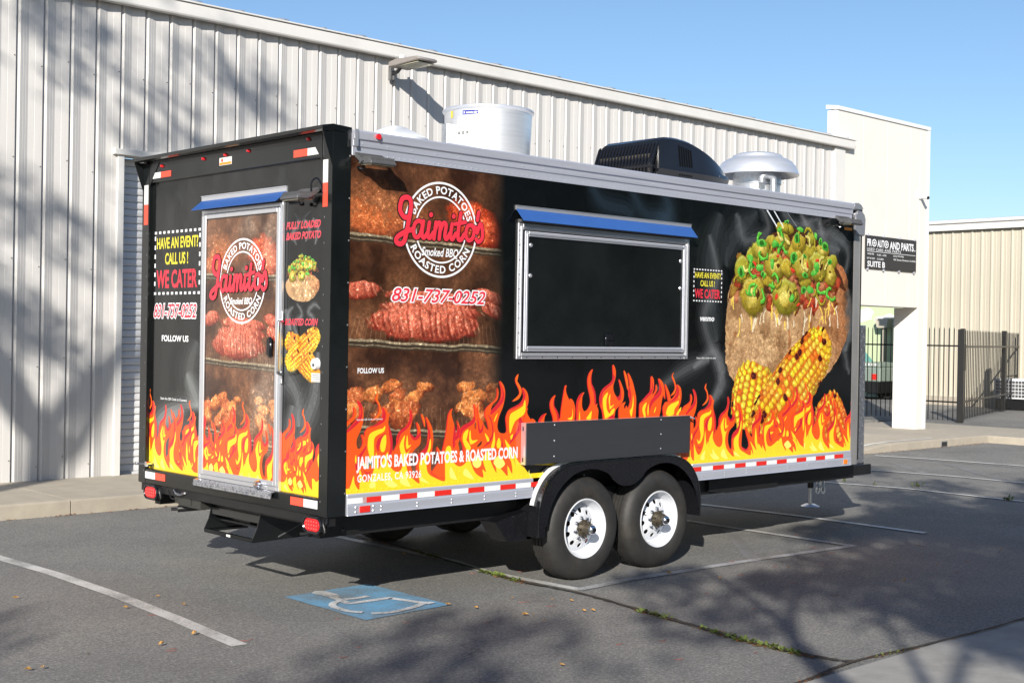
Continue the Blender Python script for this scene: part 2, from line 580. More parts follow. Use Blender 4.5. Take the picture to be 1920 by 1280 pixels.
def smooth_path(pts, n=6):
    out = []
    P = [pts[0]] + list(pts) + [pts[-1]]
    for i in range(1, len(P) - 2):
        p0, p1, p2, p3 = P[i - 1], P[i], P[i + 1], P[i + 2]
        for k in range(n):
            t = k / n
            out.append(tuple(0.5 * ((2 * p1[j]) + (-p0[j] + p2[j]) * t + (2 * p0[j] - 5 * p1[j] + 4 * p2[j] - p3[j]) * t * t
                                    + (-p0[j] + 3 * p1[j] - 3 * p2[j] + p3[j]) * t ** 3) for j in range(len(p1))))
    out.append(tuple(pts[-1]))
    return out

RED = (0.88, 0.17, 0.16); CRIM = (0.80, 0.14, 0.20); ORA = (0.97, 0.42, 0.10); ORA2 = (0.95, 0.34, 0.10)
YEL = (0.98, 0.84, 0.16); PALE = (0.97, 0.94, 0.45)

def tongue(base, tip, w, curl, shift=(0, 0)):
    (bu, bv), (tu, tv) = base, tip
    L, R = [], []
    n = 12
    cen = [(bu + (tu - bu) * (i / n) ** 1.3 + curl * math.sin(i / n * PI * 1.75) + shift[0], bv + (tv - bv) * i / n + shift[1]) for i in range(n + 1)]
    for i in range(n + 1):
        a, b = cen[max(i - 1, 0)], cen[min(i + 1, n)]
        du, dv = b[0] - a[0], b[1] - a[1]
        l = math.hypot(du, dv) or 1
        ww = w * (1 - i / n) ** 0.9
        L.append((cen[i][0] - dv / l * ww, cen[i][1] + du / l * ww * 0.5))
        R.append((cen[i][0] + dv / l * ww, cen[i][1] - du / l * ww * 0.5))
    return L + R[::-1]

# the flame artwork, traced in metres on the sheet: silhouettes, loose curls, crimson edges, yellow hearts
ART_A = dict(
    sil=[[(0.914, 0.860), (0.936, 0.984), (0.966, 1.089), (0.985, 1.176), (0.996, 1.264), (1.007, 1.298), (1.037, 1.331), (1.027, 1.288), (1.055, 1.211), (1.069, 1.148), (1.057, 1.091), (1.052, 1.050), (1.082, 1.096), (1.096, 1.070), (1.105, 1.032), (1.127, 0.993), (1.143, 1.030), (1.133, 1.081), (1.111, 1.120), (1.114, 1.171), (1.143, 1.208), (1.206, 1.232), (1.240, 1.263), (1.242, 1.307), (1.234, 1.356), (1.256, 1.326), (1.261, 1.281), (1.266, 1.255), (1.267, 1.307), (1.271, 1.358), (1.278, 1.306), (1.287, 1.261), (1.323, 1.221), (1.337, 1.195), (1.377, 1.164), (1.362, 1.226), (1.339, 1.272), (1.347, 1.317), (1.386, 1.349), (1.438, 1.380), (1.455, 1.419), (1.451, 1.468), (1.465, 1.432), (1.455, 1.380), (1.412, 1.348), (1.395, 1.303), (1.456, 1.347), (1.491, 1.392), (1.494, 1.451), (1.476, 1.512), (1.516, 1.476), (1.530, 1.411), (1.510, 1.326), (1.476, 1.262), (1.459, 1.197), (1.474, 1.151), (1.514, 1.138), (1.550, 1.148), (1.549, 1.194), (1.543, 1.253), (1.573, 1.305), (1.636, 1.330), (1.690, 1.355), (1.717, 1.400), (1.699, 1.462), (1.744, 1.433), (1.764, 1.373), (1.747, 1.307), (1.720, 1.254), (1.708, 1.175), (1.725, 1.042), (1.740, 0.808)]],
    wisp=[[(1.658, 1.560), (1.631, 1.534), (1.632, 1.501), (1.665, 1.448), (1.666, 1.411), (1.601, 1.365), (1.662, 1.378), (1.692, 1.421), (1.683, 1.464), (1.646, 1.508)]],
    red=[[(1.476, 1.512), (1.498, 1.451), (1.493, 1.385), (1.395, 1.303), (1.405, 1.277), (1.509, 1.359), (1.521, 1.424)], [(1.699, 1.462), (1.715, 1.394), (1.686, 1.351), (1.569, 1.304), (1.618, 1.310), (1.709, 1.348), (1.733, 1.407)], [(1.240, 1.263), (1.206, 1.232), (1.143, 1.208), (1.114, 1.171), (1.111, 1.114), (1.136, 1.170), (1.224, 1.212), (1.249, 1.243)],
         [(1.266, 1.255), (1.276, 1.178), (1.290, 1.145), (1.320, 1.163), (1.323, 1.221), (1.311, 1.189), (1.294, 1.171), (1.279, 1.229)], [(1.361, 1.278), (1.397, 1.225), (1.408, 1.134), (1.340, 1.059), (1.297, 1.042), (1.383, 1.070), (1.425, 1.146), (1.396, 1.251)], [(1.055, 1.211), (1.069, 1.148), (1.052, 1.050), (1.041, 1.098), (1.048, 1.161)], [(1.674, 1.269), (1.658, 1.164), (1.596, 1.100), (1.588, 1.061), (1.686, 1.149), (1.707, 1.208)],
         [(1.496, 1.144), (1.516, 1.051), (1.490, 1.013), (1.507, 1.078)]],
    yel=[[(1.725, 1.374), (1.735, 1.327), (1.720, 1.268), (1.630, 1.218), (1.586, 1.133), (1.574, 1.180), (1.575, 1.246), (1.592, 1.278), (1.655, 1.303), (1.709, 1.328)], [(1.462, 1.285), (1.440, 1.263), (1.423, 1.224), (1.434, 1.229), (1.449, 1.256)], [(1.203, 1.174), (1.191, 1.136), (1.206, 1.072), (1.274, 1.101), (1.222, 1.100), (1.209, 1.123)],
         [(1.186, 1.178), (1.140, 1.151), (1.137, 1.094), (1.181, 1.028), (1.210, 1.052), (1.167, 1.105)], [(1.429, 1.156), (1.418, 1.095), (1.401, 1.043), (1.428, 1.036), (1.440, 1.087)], [(1.338, 1.147), (1.373, 1.116), (1.383, 1.090), (1.365, 1.084)], [(1.475, 1.109), (1.454, 1.067), (1.463, 1.034), (1.494, 1.039), (1.493, 1.078)], [(1.613, 1.129), (1.587, 1.114), (1.596, 1.088), (1.609, 1.106)],
         [(1.533, 1.093), (1.561, 1.069), (1.598, 1.028), (1.608, 0.981), (1.562, 1.010)], [(0.976, 1.038), (1.016, 1.071), (1.034, 1.035), (1.052, 0.959), (1.111, 0.924), (1.170, 0.952), (1.199, 1.002), (1.213, 0.944), (1.257, 0.870), (1.331, 0.834), (1.322, 0.892), (1.357, 0.871), (1.324, 0.957), (1.341, 0.995), (1.384, 1.018), (1.403, 0.940), (1.458, 0.858), (1.448, 0.924), (1.520, 0.868), (1.566, 0.832), (1.564, 0.905), (1.611, 0.843), (1.600, 0.929), (1.553, 0.997), (1.608, 0.975), (1.646, 0.900), (1.612, 1.007), (1.673, 0.925), (1.738, 0.875), (1.741, 0.775), (0.980, 0.824)]],
    pale=[[(1.229, 0.962), (1.235, 0.923), (1.269, 0.905), (1.304, 0.919), (1.309, 0.958), (1.272, 0.998)], [(1.438, 0.957), (1.430, 0.925), (1.484, 0.888), (1.537, 0.913), (1.523, 0.946), (1.482, 0.987)], [(1.162, 0.908), (1.146, 0.864), (1.241, 0.827), (1.206, 0.874)], [(1.028, 0.928), (1.021, 0.859), (1.063, 0.838), (1.088, 0.836)]],
    hole=[[(1.249, 1.237), (1.241, 1.198), (1.250, 1.176), (1.260, 1.191)], [(1.309, 1.093), (1.279, 1.068), (1.266, 1.053), (1.292, 1.058), (1.311, 1.073)]])
ART_B = dict(
    sil=[[(3.428, 0.816), (3.443, 0.968), (3.458, 1.120), (3.484, 1.223), (3.521, 1.253), (3.578, 1.288), (3.621, 1.324), (3.622, 1.380), (3.643, 1.342), (3.627, 1.293), (3.570, 1.252), (3.566, 1.221), (3.627, 1.275), (3.670, 1.311), (3.674, 1.367), (3.653, 1.420), (3.688, 1.391), (3.704, 1.335), (3.701, 1.273), (3.678, 1.212), (3.650, 1.163), (3.651, 1.113), (3.671, 1.095), (3.695, 1.112), (3.704, 1.149), (3.690, 1.196), (3.718, 1.173), (3.722, 1.210), (3.756, 1.240), (3.815, 1.254), (3.865, 1.288), (3.878, 1.331), (3.874, 1.369), (3.908, 1.349), (3.919, 1.324), (3.936, 1.327), (3.927, 1.292), (3.926, 1.248), (3.953, 1.191), (3.965, 1.134), (3.961, 1.090), (3.977, 1.064), (3.992, 1.088), (4.006, 1.113), (4.010, 1.164), (4.040, 1.207), (4.095, 1.237), (4.125, 1.288), (4.123, 1.351), (4.145, 1.306), (4.134, 1.243), (4.122, 1.198), (4.139, 1.166), (4.165, 1.151), (4.194, 1.164), (4.197, 1.209), (4.183, 1.261), (4.216, 1.221), (4.223, 1.170), (4.219, 1.106), (4.168, 1.069), (4.140, 1.032), (4.134, 0.968), (4.157, 0.910), (4.188, 0.908), (4.195, 1.017), (4.273, 1.078), (4.292, 1.123), (4.295, 1.219), (4.268, 1.297), (4.321, 1.231), (4.339, 1.166), (4.341, 1.115), (4.332, 1.050), (4.324, 0.960), (4.330, 0.908), (4.384, 0.889), (4.427, 0.904), (4.425, 0.956), (4.391, 1.022), (4.379, 1.081), (4.423, 1.034), (4.473, 0.986), (4.482, 1.045), (4.476, 1.084), (4.507, 1.122), (4.561, 1.153), (4.581, 1.211), (4.569, 1.264), (4.598, 1.211), (4.605, 1.158), (4.585, 1.093), (4.564, 1.048), (4.565, 0.996), (4.610, 0.961), (4.632, 0.980), (4.635, 1.065), (4.661, 1.104), (4.739, 1.127), (4.765, 1.180), (4.758, 1.220), (4.788, 1.179), (4.784, 1.126), (4.729, 1.062), (4.737, 1.008), (4.766, 0.954), (4.793, 1.006), (4.813, 1.072), (4.838, 1.004), (4.892, 0.915), (4.953, 0.785), (4.897, 0.735)]],
    wisp=[[(3.828, 1.465), (3.806, 1.427), (3.837, 1.382), (3.833, 1.326), (3.777, 1.280), (3.824, 1.295), (3.858, 1.332), (3.847, 1.388), (3.821, 1.426)], [(4.224, 1.317), (4.256, 1.278), (4.263, 1.220), (4.244, 1.259)]],
    red=[[(3.653, 1.420), (3.679, 1.360), (3.670, 1.311), (3.566, 1.221), (3.580, 1.214), (3.676, 1.280), (3.696, 1.335), (3.688, 1.391)], [(3.874, 1.369), (3.878, 1.331), (3.865, 1.288), (3.815, 1.254), (3.741, 1.231), (3.816, 1.242), (3.890, 1.274), (3.902, 1.324)], [(4.123, 1.351), (4.125, 1.288), (4.095, 1.237), (4.040, 1.207), (4.010, 1.164), (4.010, 1.107), (4.035, 1.176), (4.091, 1.212), (4.133, 1.256), (4.142, 1.306)],
         [(4.123, 1.186), (4.140, 1.147), (4.176, 1.132), (4.218, 1.157), (4.222, 1.196), (4.198, 1.171), (4.165, 1.151)], [(4.295, 1.219), (4.298, 1.129), (4.267, 1.078), (4.190, 1.011), (4.196, 0.991), (4.273, 1.046), (4.314, 1.109), (4.312, 1.180)], [(3.715, 0.949), (3.745, 0.922), (3.786, 0.943), (3.750, 0.932)], [(4.581, 1.224), (4.566, 1.153), (4.486, 1.103), (4.479, 1.058), (4.508, 1.089), (4.594, 1.139), (4.599, 1.191)],
         [(4.325, 0.912), (4.374, 0.874), (4.433, 0.890), (4.384, 0.889)], [(3.724, 1.160), (3.730, 1.117), (3.653, 1.033), (3.640, 0.977), (3.661, 0.939), (3.664, 1.001), (3.735, 1.098)], [(3.926, 1.248), (3.953, 1.191), (3.965, 1.134), (3.962, 1.064), (3.932, 1.034), (3.946, 1.103), (3.933, 1.179)], [(3.902, 1.192), (3.838, 1.157), (3.819, 1.107), (3.841, 1.069), (3.849, 1.112), (3.888, 1.161)], [(4.729, 1.062), (4.714, 1.016), (4.733, 0.956), (4.772, 0.934), (4.745, 0.975)]],
    yel=[[(3.896, 1.243), (3.887, 1.205), (3.818, 1.176), (3.799, 1.139), (3.801, 1.045), (3.773, 0.984), (3.734, 0.961), (3.713, 1.005), (3.743, 0.985), (3.762, 1.034), (3.745, 1.097), (3.748, 1.160), (3.767, 1.196), (3.826, 1.217), (3.876, 1.225)], [(3.903, 1.183), (3.868, 1.156), (3.855, 1.106), (3.866, 1.068), (3.896, 1.073), (3.909, 1.129)], [(4.097, 1.174), (4.086, 1.110), (4.097, 1.075), (4.138, 1.105), (4.110, 1.097)],
         [(3.643, 1.058), (3.636, 1.021), (3.647, 0.996), (3.652, 1.027)],
         [(3.491, 0.929), (3.513, 0.860), (3.590, 0.838), (3.627, 0.922), (3.638, 0.866), (3.679, 0.827), (3.675, 0.964), (3.701, 0.913), (3.731, 0.874), (3.766, 0.885), (3.804, 0.958), (3.820, 1.070), (3.833, 0.994), (3.844, 0.950), (3.863, 0.980), (3.880, 0.929), (3.873, 0.992), (3.926, 1.066), (3.923, 1.003), (3.965, 0.944), (4.017, 0.923), (4.052, 0.947), (4.056, 1.004), (4.033, 1.074), (4.032, 1.112), (4.077, 1.174), (4.068, 1.111), (4.091, 1.047), (4.136, 1.083), (4.106, 1.040), (4.093, 0.970), (4.121, 0.899), (4.216, 0.830), (4.204, 0.895), (4.226, 0.875), (4.213, 0.939), (4.222, 0.990), (4.284, 1.039), (4.313, 1.141), (4.320, 1.077), (4.295, 1.026), (4.281, 0.962), (4.299, 0.897), (4.364, 0.861), (4.456, 0.832), (4.460, 0.883), (4.494, 0.835), (4.481, 0.888), (4.447, 0.955), (4.492, 0.914), (4.542, 0.872), (4.512, 0.952), (4.525, 1.069), (4.538, 1.016), (4.557, 0.911), (4.567, 0.930), (4.624, 0.881), (4.623, 0.914), (4.680, 0.852), (4.655, 0.946), (4.647, 1.045), (4.673, 1.083), (4.740, 1.094), (4.783, 1.133), (4.773, 1.087), (4.707, 1.049), (4.676, 0.984), (4.700, 0.911), (4.746, 0.896), (4.795, 0.913), (4.880, 0.936), (4.885, 0.749), (3.495, 0.788)]],
    pale=[[(3.825, 0.907), (3.767, 0.853), (3.777, 0.828), (3.817, 0.832), (3.816, 0.863)], [(3.925, 0.914), (3.957, 0.875), (4.019, 0.828), (3.938, 0.826), (3.886, 0.879), (3.927, 0.858)], [(4.074, 0.907), (4.039, 0.871), (4.050, 0.839), (4.133, 0.815), (4.101, 0.868)], [(4.236, 0.874), (4.226, 0.849), (4.312, 0.825)]],
    hole=[])
ART_C = dict(
    sil=[[(2.089, 1.034), (2.098, 1.232), (2.117, 1.355), (2.142, 1.464), (2.157, 1.467), (2.150, 1.444), (2.158, 1.409), (2.195, 1.354), (2.198, 1.372), (2.231, 1.353), (2.254, 1.297), (2.252, 1.247), (2.246, 1.177), (2.268, 1.176), (2.271, 1.327), (2.288, 1.377), (2.317, 1.406), (2.352, 1.416), (2.332, 1.386), (2.326, 1.325), (2.338, 1.285), (2.357, 1.273), (2.393, 1.288), (2.421, 1.333), (2.416, 1.384), (2.392, 1.455), (2.387, 1.516), (2.405, 1.562), (2.441, 1.591), (2.427, 1.546), (2.429, 1.485), (2.456, 1.444), (2.476, 1.393), (2.481, 1.322), (2.500, 1.329), (2.493, 1.306), (2.511, 1.270), (2.507, 1.168), (2.567, 1.166), (2.558, 1.258), (2.534, 1.310), (2.525, 1.372), (2.546, 1.422), (2.583, 1.453), (2.650, 1.488), (2.672, 1.529), (2.666, 1.624), (2.698, 1.585), (2.699, 1.523), (2.678, 1.472), (2.676, 1.431), (2.699, 1.389), (2.726, 1.372), (2.757, 1.388), (2.763, 1.434), (2.738, 1.514), (2.774, 1.465), (2.799, 1.408), (2.789, 1.340), (2.740, 1.295), (2.702, 1.259), (2.697, 1.161), (2.747, 1.160), (2.744, 1.269), (2.770, 1.315), (2.820, 1.332), (2.802, 1.298), (2.818, 1.277), (2.833, 1.305), (2.849, 1.281), (2.875, 1.333), (2.858, 1.386), (2.857, 1.443), (2.868, 1.469), (2.842, 1.561), (2.894, 1.500), (2.932, 1.405), (2.946, 1.337), (2.943, 1.153), (2.987, 1.151), (2.987, 1.299), (3.014, 1.335), (3.077, 1.382), (3.117, 1.418), (3.122, 1.530), (3.155, 1.497), (3.153, 1.423), (3.134, 1.380), (3.174, 1.412), (3.185, 1.468), (3.198, 1.417), (3.151, 1.364), (3.223, 1.411), (3.230, 1.454), (3.212, 1.512), (3.263, 1.480), (3.289, 1.420), (3.300, 1.340), (3.274, 1.378), (3.251, 1.303), (3.244, 1.250), (3.210, 1.144), (3.288, 1.141), (3.272, 1.265), (3.288, 1.302), (3.308, 1.323), (3.337, 1.328), (3.292, 1.469), (3.348, 1.398), (3.375, 1.343), (3.433, 1.386), (3.448, 1.423), (3.443, 1.461), (3.491, 1.433), (3.505, 1.373), (3.494, 1.308), (3.470, 1.249), (3.524, 1.160), (3.523, 1.264), (3.597, 1.306), (3.631, 1.338), (3.625, 1.382), (3.644, 1.343), (3.624, 1.283), (3.608, 1.212), (3.660, 1.211), (3.667, 0.963)]],
    wisp=[[(3.404, 1.560), (3.378, 1.527), (3.414, 1.462), (3.415, 1.418), (3.366, 1.368), (3.416, 1.386), (3.435, 1.434), (3.413, 1.494), (3.386, 1.532)], [(2.793, 1.577), (2.823, 1.548), (2.848, 1.480), (2.845, 1.423), (2.816, 1.496)]],
    red=[[(2.317, 1.406), (2.288, 1.377), (2.271, 1.327), (2.267, 1.211), (2.278, 1.211), (2.282, 1.327), (2.310, 1.376), (2.339, 1.411)], [(2.441, 1.591), (2.417, 1.526), (2.425, 1.465), (2.453, 1.404), (2.466, 1.322), (2.481, 1.322), (2.476, 1.393), (2.456, 1.444), (2.429, 1.485), (2.427, 1.546)], [(2.668, 1.549), (2.650, 1.488), (2.583, 1.453), (2.542, 1.417), (2.525, 1.362), (2.541, 1.310), (2.554, 1.402), (2.613, 1.447), (2.666, 1.477), (2.692, 1.523)],
         [(2.707, 1.384), (2.726, 1.372), (2.757, 1.388), (2.766, 1.429), (2.765, 1.356), (2.738, 1.344), (2.715, 1.363)], [(3.126, 1.530), (3.132, 1.466), (3.117, 1.418), (3.014, 1.341), (3.006, 1.320), (3.126, 1.391), (3.147, 1.444)], [(3.212, 1.512), (3.230, 1.454), (3.223, 1.411), (3.135, 1.349), (3.104, 1.296), (3.109, 1.253), (3.144, 1.311), (3.241, 1.378), (3.252, 1.432)], [(3.443, 1.461), (3.448, 1.423), (3.433, 1.375), (3.383, 1.332), (3.333, 1.323), (3.384, 1.319), (3.459, 1.358), (3.470, 1.417)],
         [(2.860, 1.459), (2.862, 1.386), (2.883, 1.333), (2.886, 1.385)], [(2.590, 1.165), (2.627, 1.220), (2.680, 1.234), (2.696, 1.213)]],
    yel=[[(2.614, 1.411), (2.562, 1.371), (2.560, 1.310), (2.581, 1.227), (2.589, 1.211), (2.627, 1.220), (2.679, 1.245), (2.694, 1.286), (2.656, 1.271), (2.634, 1.246), (2.602, 1.288), (2.597, 1.350)], [(2.641, 1.400), (2.623, 1.359), (2.632, 1.308), (2.640, 1.277), (2.689, 1.317), (2.647, 1.302), (2.639, 1.344)], [(2.909, 1.385), (2.896, 1.291), (2.869, 1.260), (2.890, 1.212), (2.905, 1.259), (2.915, 1.311)],
         [(3.071, 1.323), (3.031, 1.298), (3.020, 1.261), (3.041, 1.213), (3.061, 1.212), (3.052, 1.266)], [(3.095, 1.312), (3.080, 1.254), (3.090, 1.211), (3.097, 1.254)], [(3.471, 1.374), (3.468, 1.331), (3.367, 1.300), (3.326, 1.269), (3.315, 1.215), (3.403, 1.213), (3.419, 1.261), (3.469, 1.303)], [(2.221, 1.303), (2.219, 1.238), (2.170, 1.222), (2.220, 1.213), (2.230, 1.253)],
         [(2.434, 1.272), (2.401, 1.243), (2.376, 1.213), (2.428, 1.211)], [(2.302, 1.281), (2.296, 1.210), (2.308, 1.215)], [(3.504, 1.275), (3.462, 1.244), (3.441, 1.212), (3.488, 1.210)], [(3.189, 1.289), (3.166, 1.257), (3.162, 1.233), (3.178, 1.252)], [(2.137, 1.116), (2.516, 1.117), (2.901, 1.081), (3.664, 1.073), (3.670, 0.852), (2.141, 0.932)]],
    pale=[], hole=[])

def fire(cv, art, f, wid=1.0):
    """draw one piece of the artwork; f maps its metres to the canvas"""
    bg = cv.a.copy()
    def T(P, d=(0, 0)):
        Q = smooth_path([P[-1]] + list(P), 3)
        return [f((u + d[0], v + d[1])) for u, v in Q]
    for P in art['sil']:
        cv.poly(T(P, (-.010, -.002)), RED)
        cv.poly(T(P), ORA2)
    # the orange glows a little lighter towards the tips, as printed
    for P in art['wisp']:
        cv.poly(T(P, (-.006, -.002)), RED)
        cv.poly(T(P), ORA)
    for P in art['red']:
        cv.poly(T(P), CRIM, .95)
    for P in art['hole']:
        w, m = cv.mask_poly(T(P))
        if w:
            x0, x1, y0, y1 = w
            cv.put(w, m, bg[y0:y1, x0:x1])
    for P in art['yel']:
        cv.poly(T(P), YEL)
    for P in art['pale']:
        cv.poly(T(P), PALE)

def bed(cv, v0, h, u_lo, u_hi, seed):
    r = random.Random(seed)
    cv.poly([(u_lo, v0 - .05), (u_lo, v0 + h), (u_hi, v0 + h), (u_hi, v0 - .05)], YEL)
    u = u_lo
    while u < u_hi:
        cv.poly(tongue((u, v0 - 0.03), (u + r.uniform(-0.03, 0.03), v0 + r.uniform(0.03, 0.08)), 0.02, r.choice((-1, 1)) * 0.01), PALE)
        u += r.uniform(0.09, 0.2)

def smoke(cv, paths, col=(0.55, 0.56, 0.57), alpha=0.5, wd=0.05):
    for p in paths:
        q = smooth_path(p, 8)
        n = len(q)
        cv.glow_line(q, [wd * (0.25 + 0.75 * math.sin(PI * i / (n - 1))) for i in range(n)], col, alpha)

def corn(cv, cu, cv0, ln, wd, rot, seed=1, taper=0.35, char=0.25, tint=(0, 0, 0), kern=0.052, glaze=.9):
    """cob with rows of kernels"""
    r = random.Random(seed)
    c, n = math.cos(rot), math.sin(rot)
    def P(a, b):
        return (cu + a * c - b * n, cv0 + a * n + b * c)
    body = []
    for k in range(40):
        t = 2 * PI * k / 40
        e = abs(math.cos(t)) ** 0.6 * (1 if math.cos(t) > 0 else -1)
        f = abs(math.sin(t)) ** 0.8 * (1 if math.sin(t) > 0 else -1)
        w = wd * (1 - taper * max(0, e) ** 2)
        body.append(P(e * ln / 2, f * w / 2))
    cv.poly(body, (0.80 + tint[0], 0.42 + tint[1], 0.08))
    rowsn = max(7, int(wd / kern))
    ks = wd / rowsn
    step = ks * 0.92
    m = int(ln / step)
    for j in range(rowsn):
        b = (j + 0.5) / rowsn * 2 - 1
        sb = math.sin(b * PI / 2)
        for i in range(m):
            e = (i + 0.5 + (j % 2) * 0.5) / m * 2 - 1
            if abs(e) > 0.97:
                continue
            w = wd * (1 - taper * max(0, e) ** 2) * math.sqrt(max(0.02, 1 - abs(e) ** 5))
            bb = sb * w / 2 * 0.94
            p = P(e * ln / 2, bb)
            sh = 0.74 + 0.32 * math.cos(b * PI / 2) + 0.10 * b + r.uniform(-0.08, 0.08)
            hue = r.random()
            glz = 0.5 + 0.5 * mnoise.noise(Vector((p[0] * 5 + seed, p[1] * 5, 0)) ) * 2.2
            base = np.array([1.0, 0.60 + 0.28 * min(1, max(0, 1 - glz * glaze)) + .06 * hue, 0.12 + 0.16 * hue]) + np.array(tint)
            burnt = r.random() < char * (0.12 + 0.9 * max(0, 0.35 + b * 0.7)) * (1.5 if mnoise.noise(Vector((p[0] * 6, p[1] * 6, seed))) > .0 else .35)
            if burnt:
                base = np.array([0.30, 0.07, 0.04]) if r.random() < 0.45 else np.array([0.96, 0.46, 0.12])
            col = np.clip(base * min(sh, 1.05), 0, 1)
            kw = ks * 0.60 * max(0.35, math.cos(b * PI / 2 * 0.9))
            wn, mk, X, Y = cv.ell(p[0], p[1], step * 0.50, kw * .98, rot + r.uniform(-.12, .12), 0.25)
            if wn is None:
                continue
            mk = np.clip((1.08 - (np.abs(X) ** 3 + np.abs(Y) ** 3) ** (1 / 3)) / .22, 0, 1)
            cc = col * (0.78 + 0.22 * (1 - np.clip(X * X + Y * Y, 0, 1)))[..., None] if True else col
            hl = np.clip(1 - ((X + 0.2 + r.uniform(-.3, .3)) ** 2 * r.uniform(4, 14) + (Y - 0.3) ** 2 * 8), 0, 1)[..., None] * (r.choice((.15, .5, .75)) if not burnt else 0.3)
            cv.put(wn, mk, np.clip(cc + hl * np.array([0.6, 0.6, 0.45]), 0, 1))

def ring(cv, u, v, ru, rv, rot=0.0, hue=0.0, op=True):
    """pickled pepper ring"""
    cv.blob(u + ru * .06, v - rv * .07, ru * 1.05, rv * 1.05, rot, (0.26, 0.20, 0.05), (0.12, 0.09, 0.03), 0.2, 0.05, 0, 0.75, soft=.3)
    cv.blob(u, v, ru, rv, rot, (0.74 + hue, 0.68, 0.22), (0.30, 0.26, 0.05), 0.5, 0.20, 0.5)
    if op:
        cv.blob(u + ru * .04, v, ru * 0.66, rv * 0.66, rot, (0.80, 0.74, 0.32), (0.42, 0.34, 0.10), 0.7, 0.35, 0.3)
        k_ = math.sin(u * 37 + v * 51)
        cv.blob(u + ru * .34 * k_, v + rv * (.22 - .2 * k_), ru * 0.24, rv * 0.20, rot + k_, (0.34, 0.20, 0.08), (0.16, 0.09, 0.03), 0.5, 0.9, 0)
        cv.blob(u - ru * .12 * k_, v - rv * .06, ru * 0.36, rv * 0.40, rot + k_, (0.92, 0.86, 0.46), (0.66, 0.56, 0.18), 0.7, 0.9, 0.5)
    w, m, X, Y = cv.ell(u, v, ru, rv, rot, 0.2)
    if w:
        hl = np.clip(1 - np.abs(np.sqrt(X * X + Y * Y) - 0.82) * 9, 0, 1) * np.clip(Y * 1.4 - X * .5 - 0.3, 0, 1)
        cv.put(w, hl, (0.93, 0.93, 0.66), 0.5)

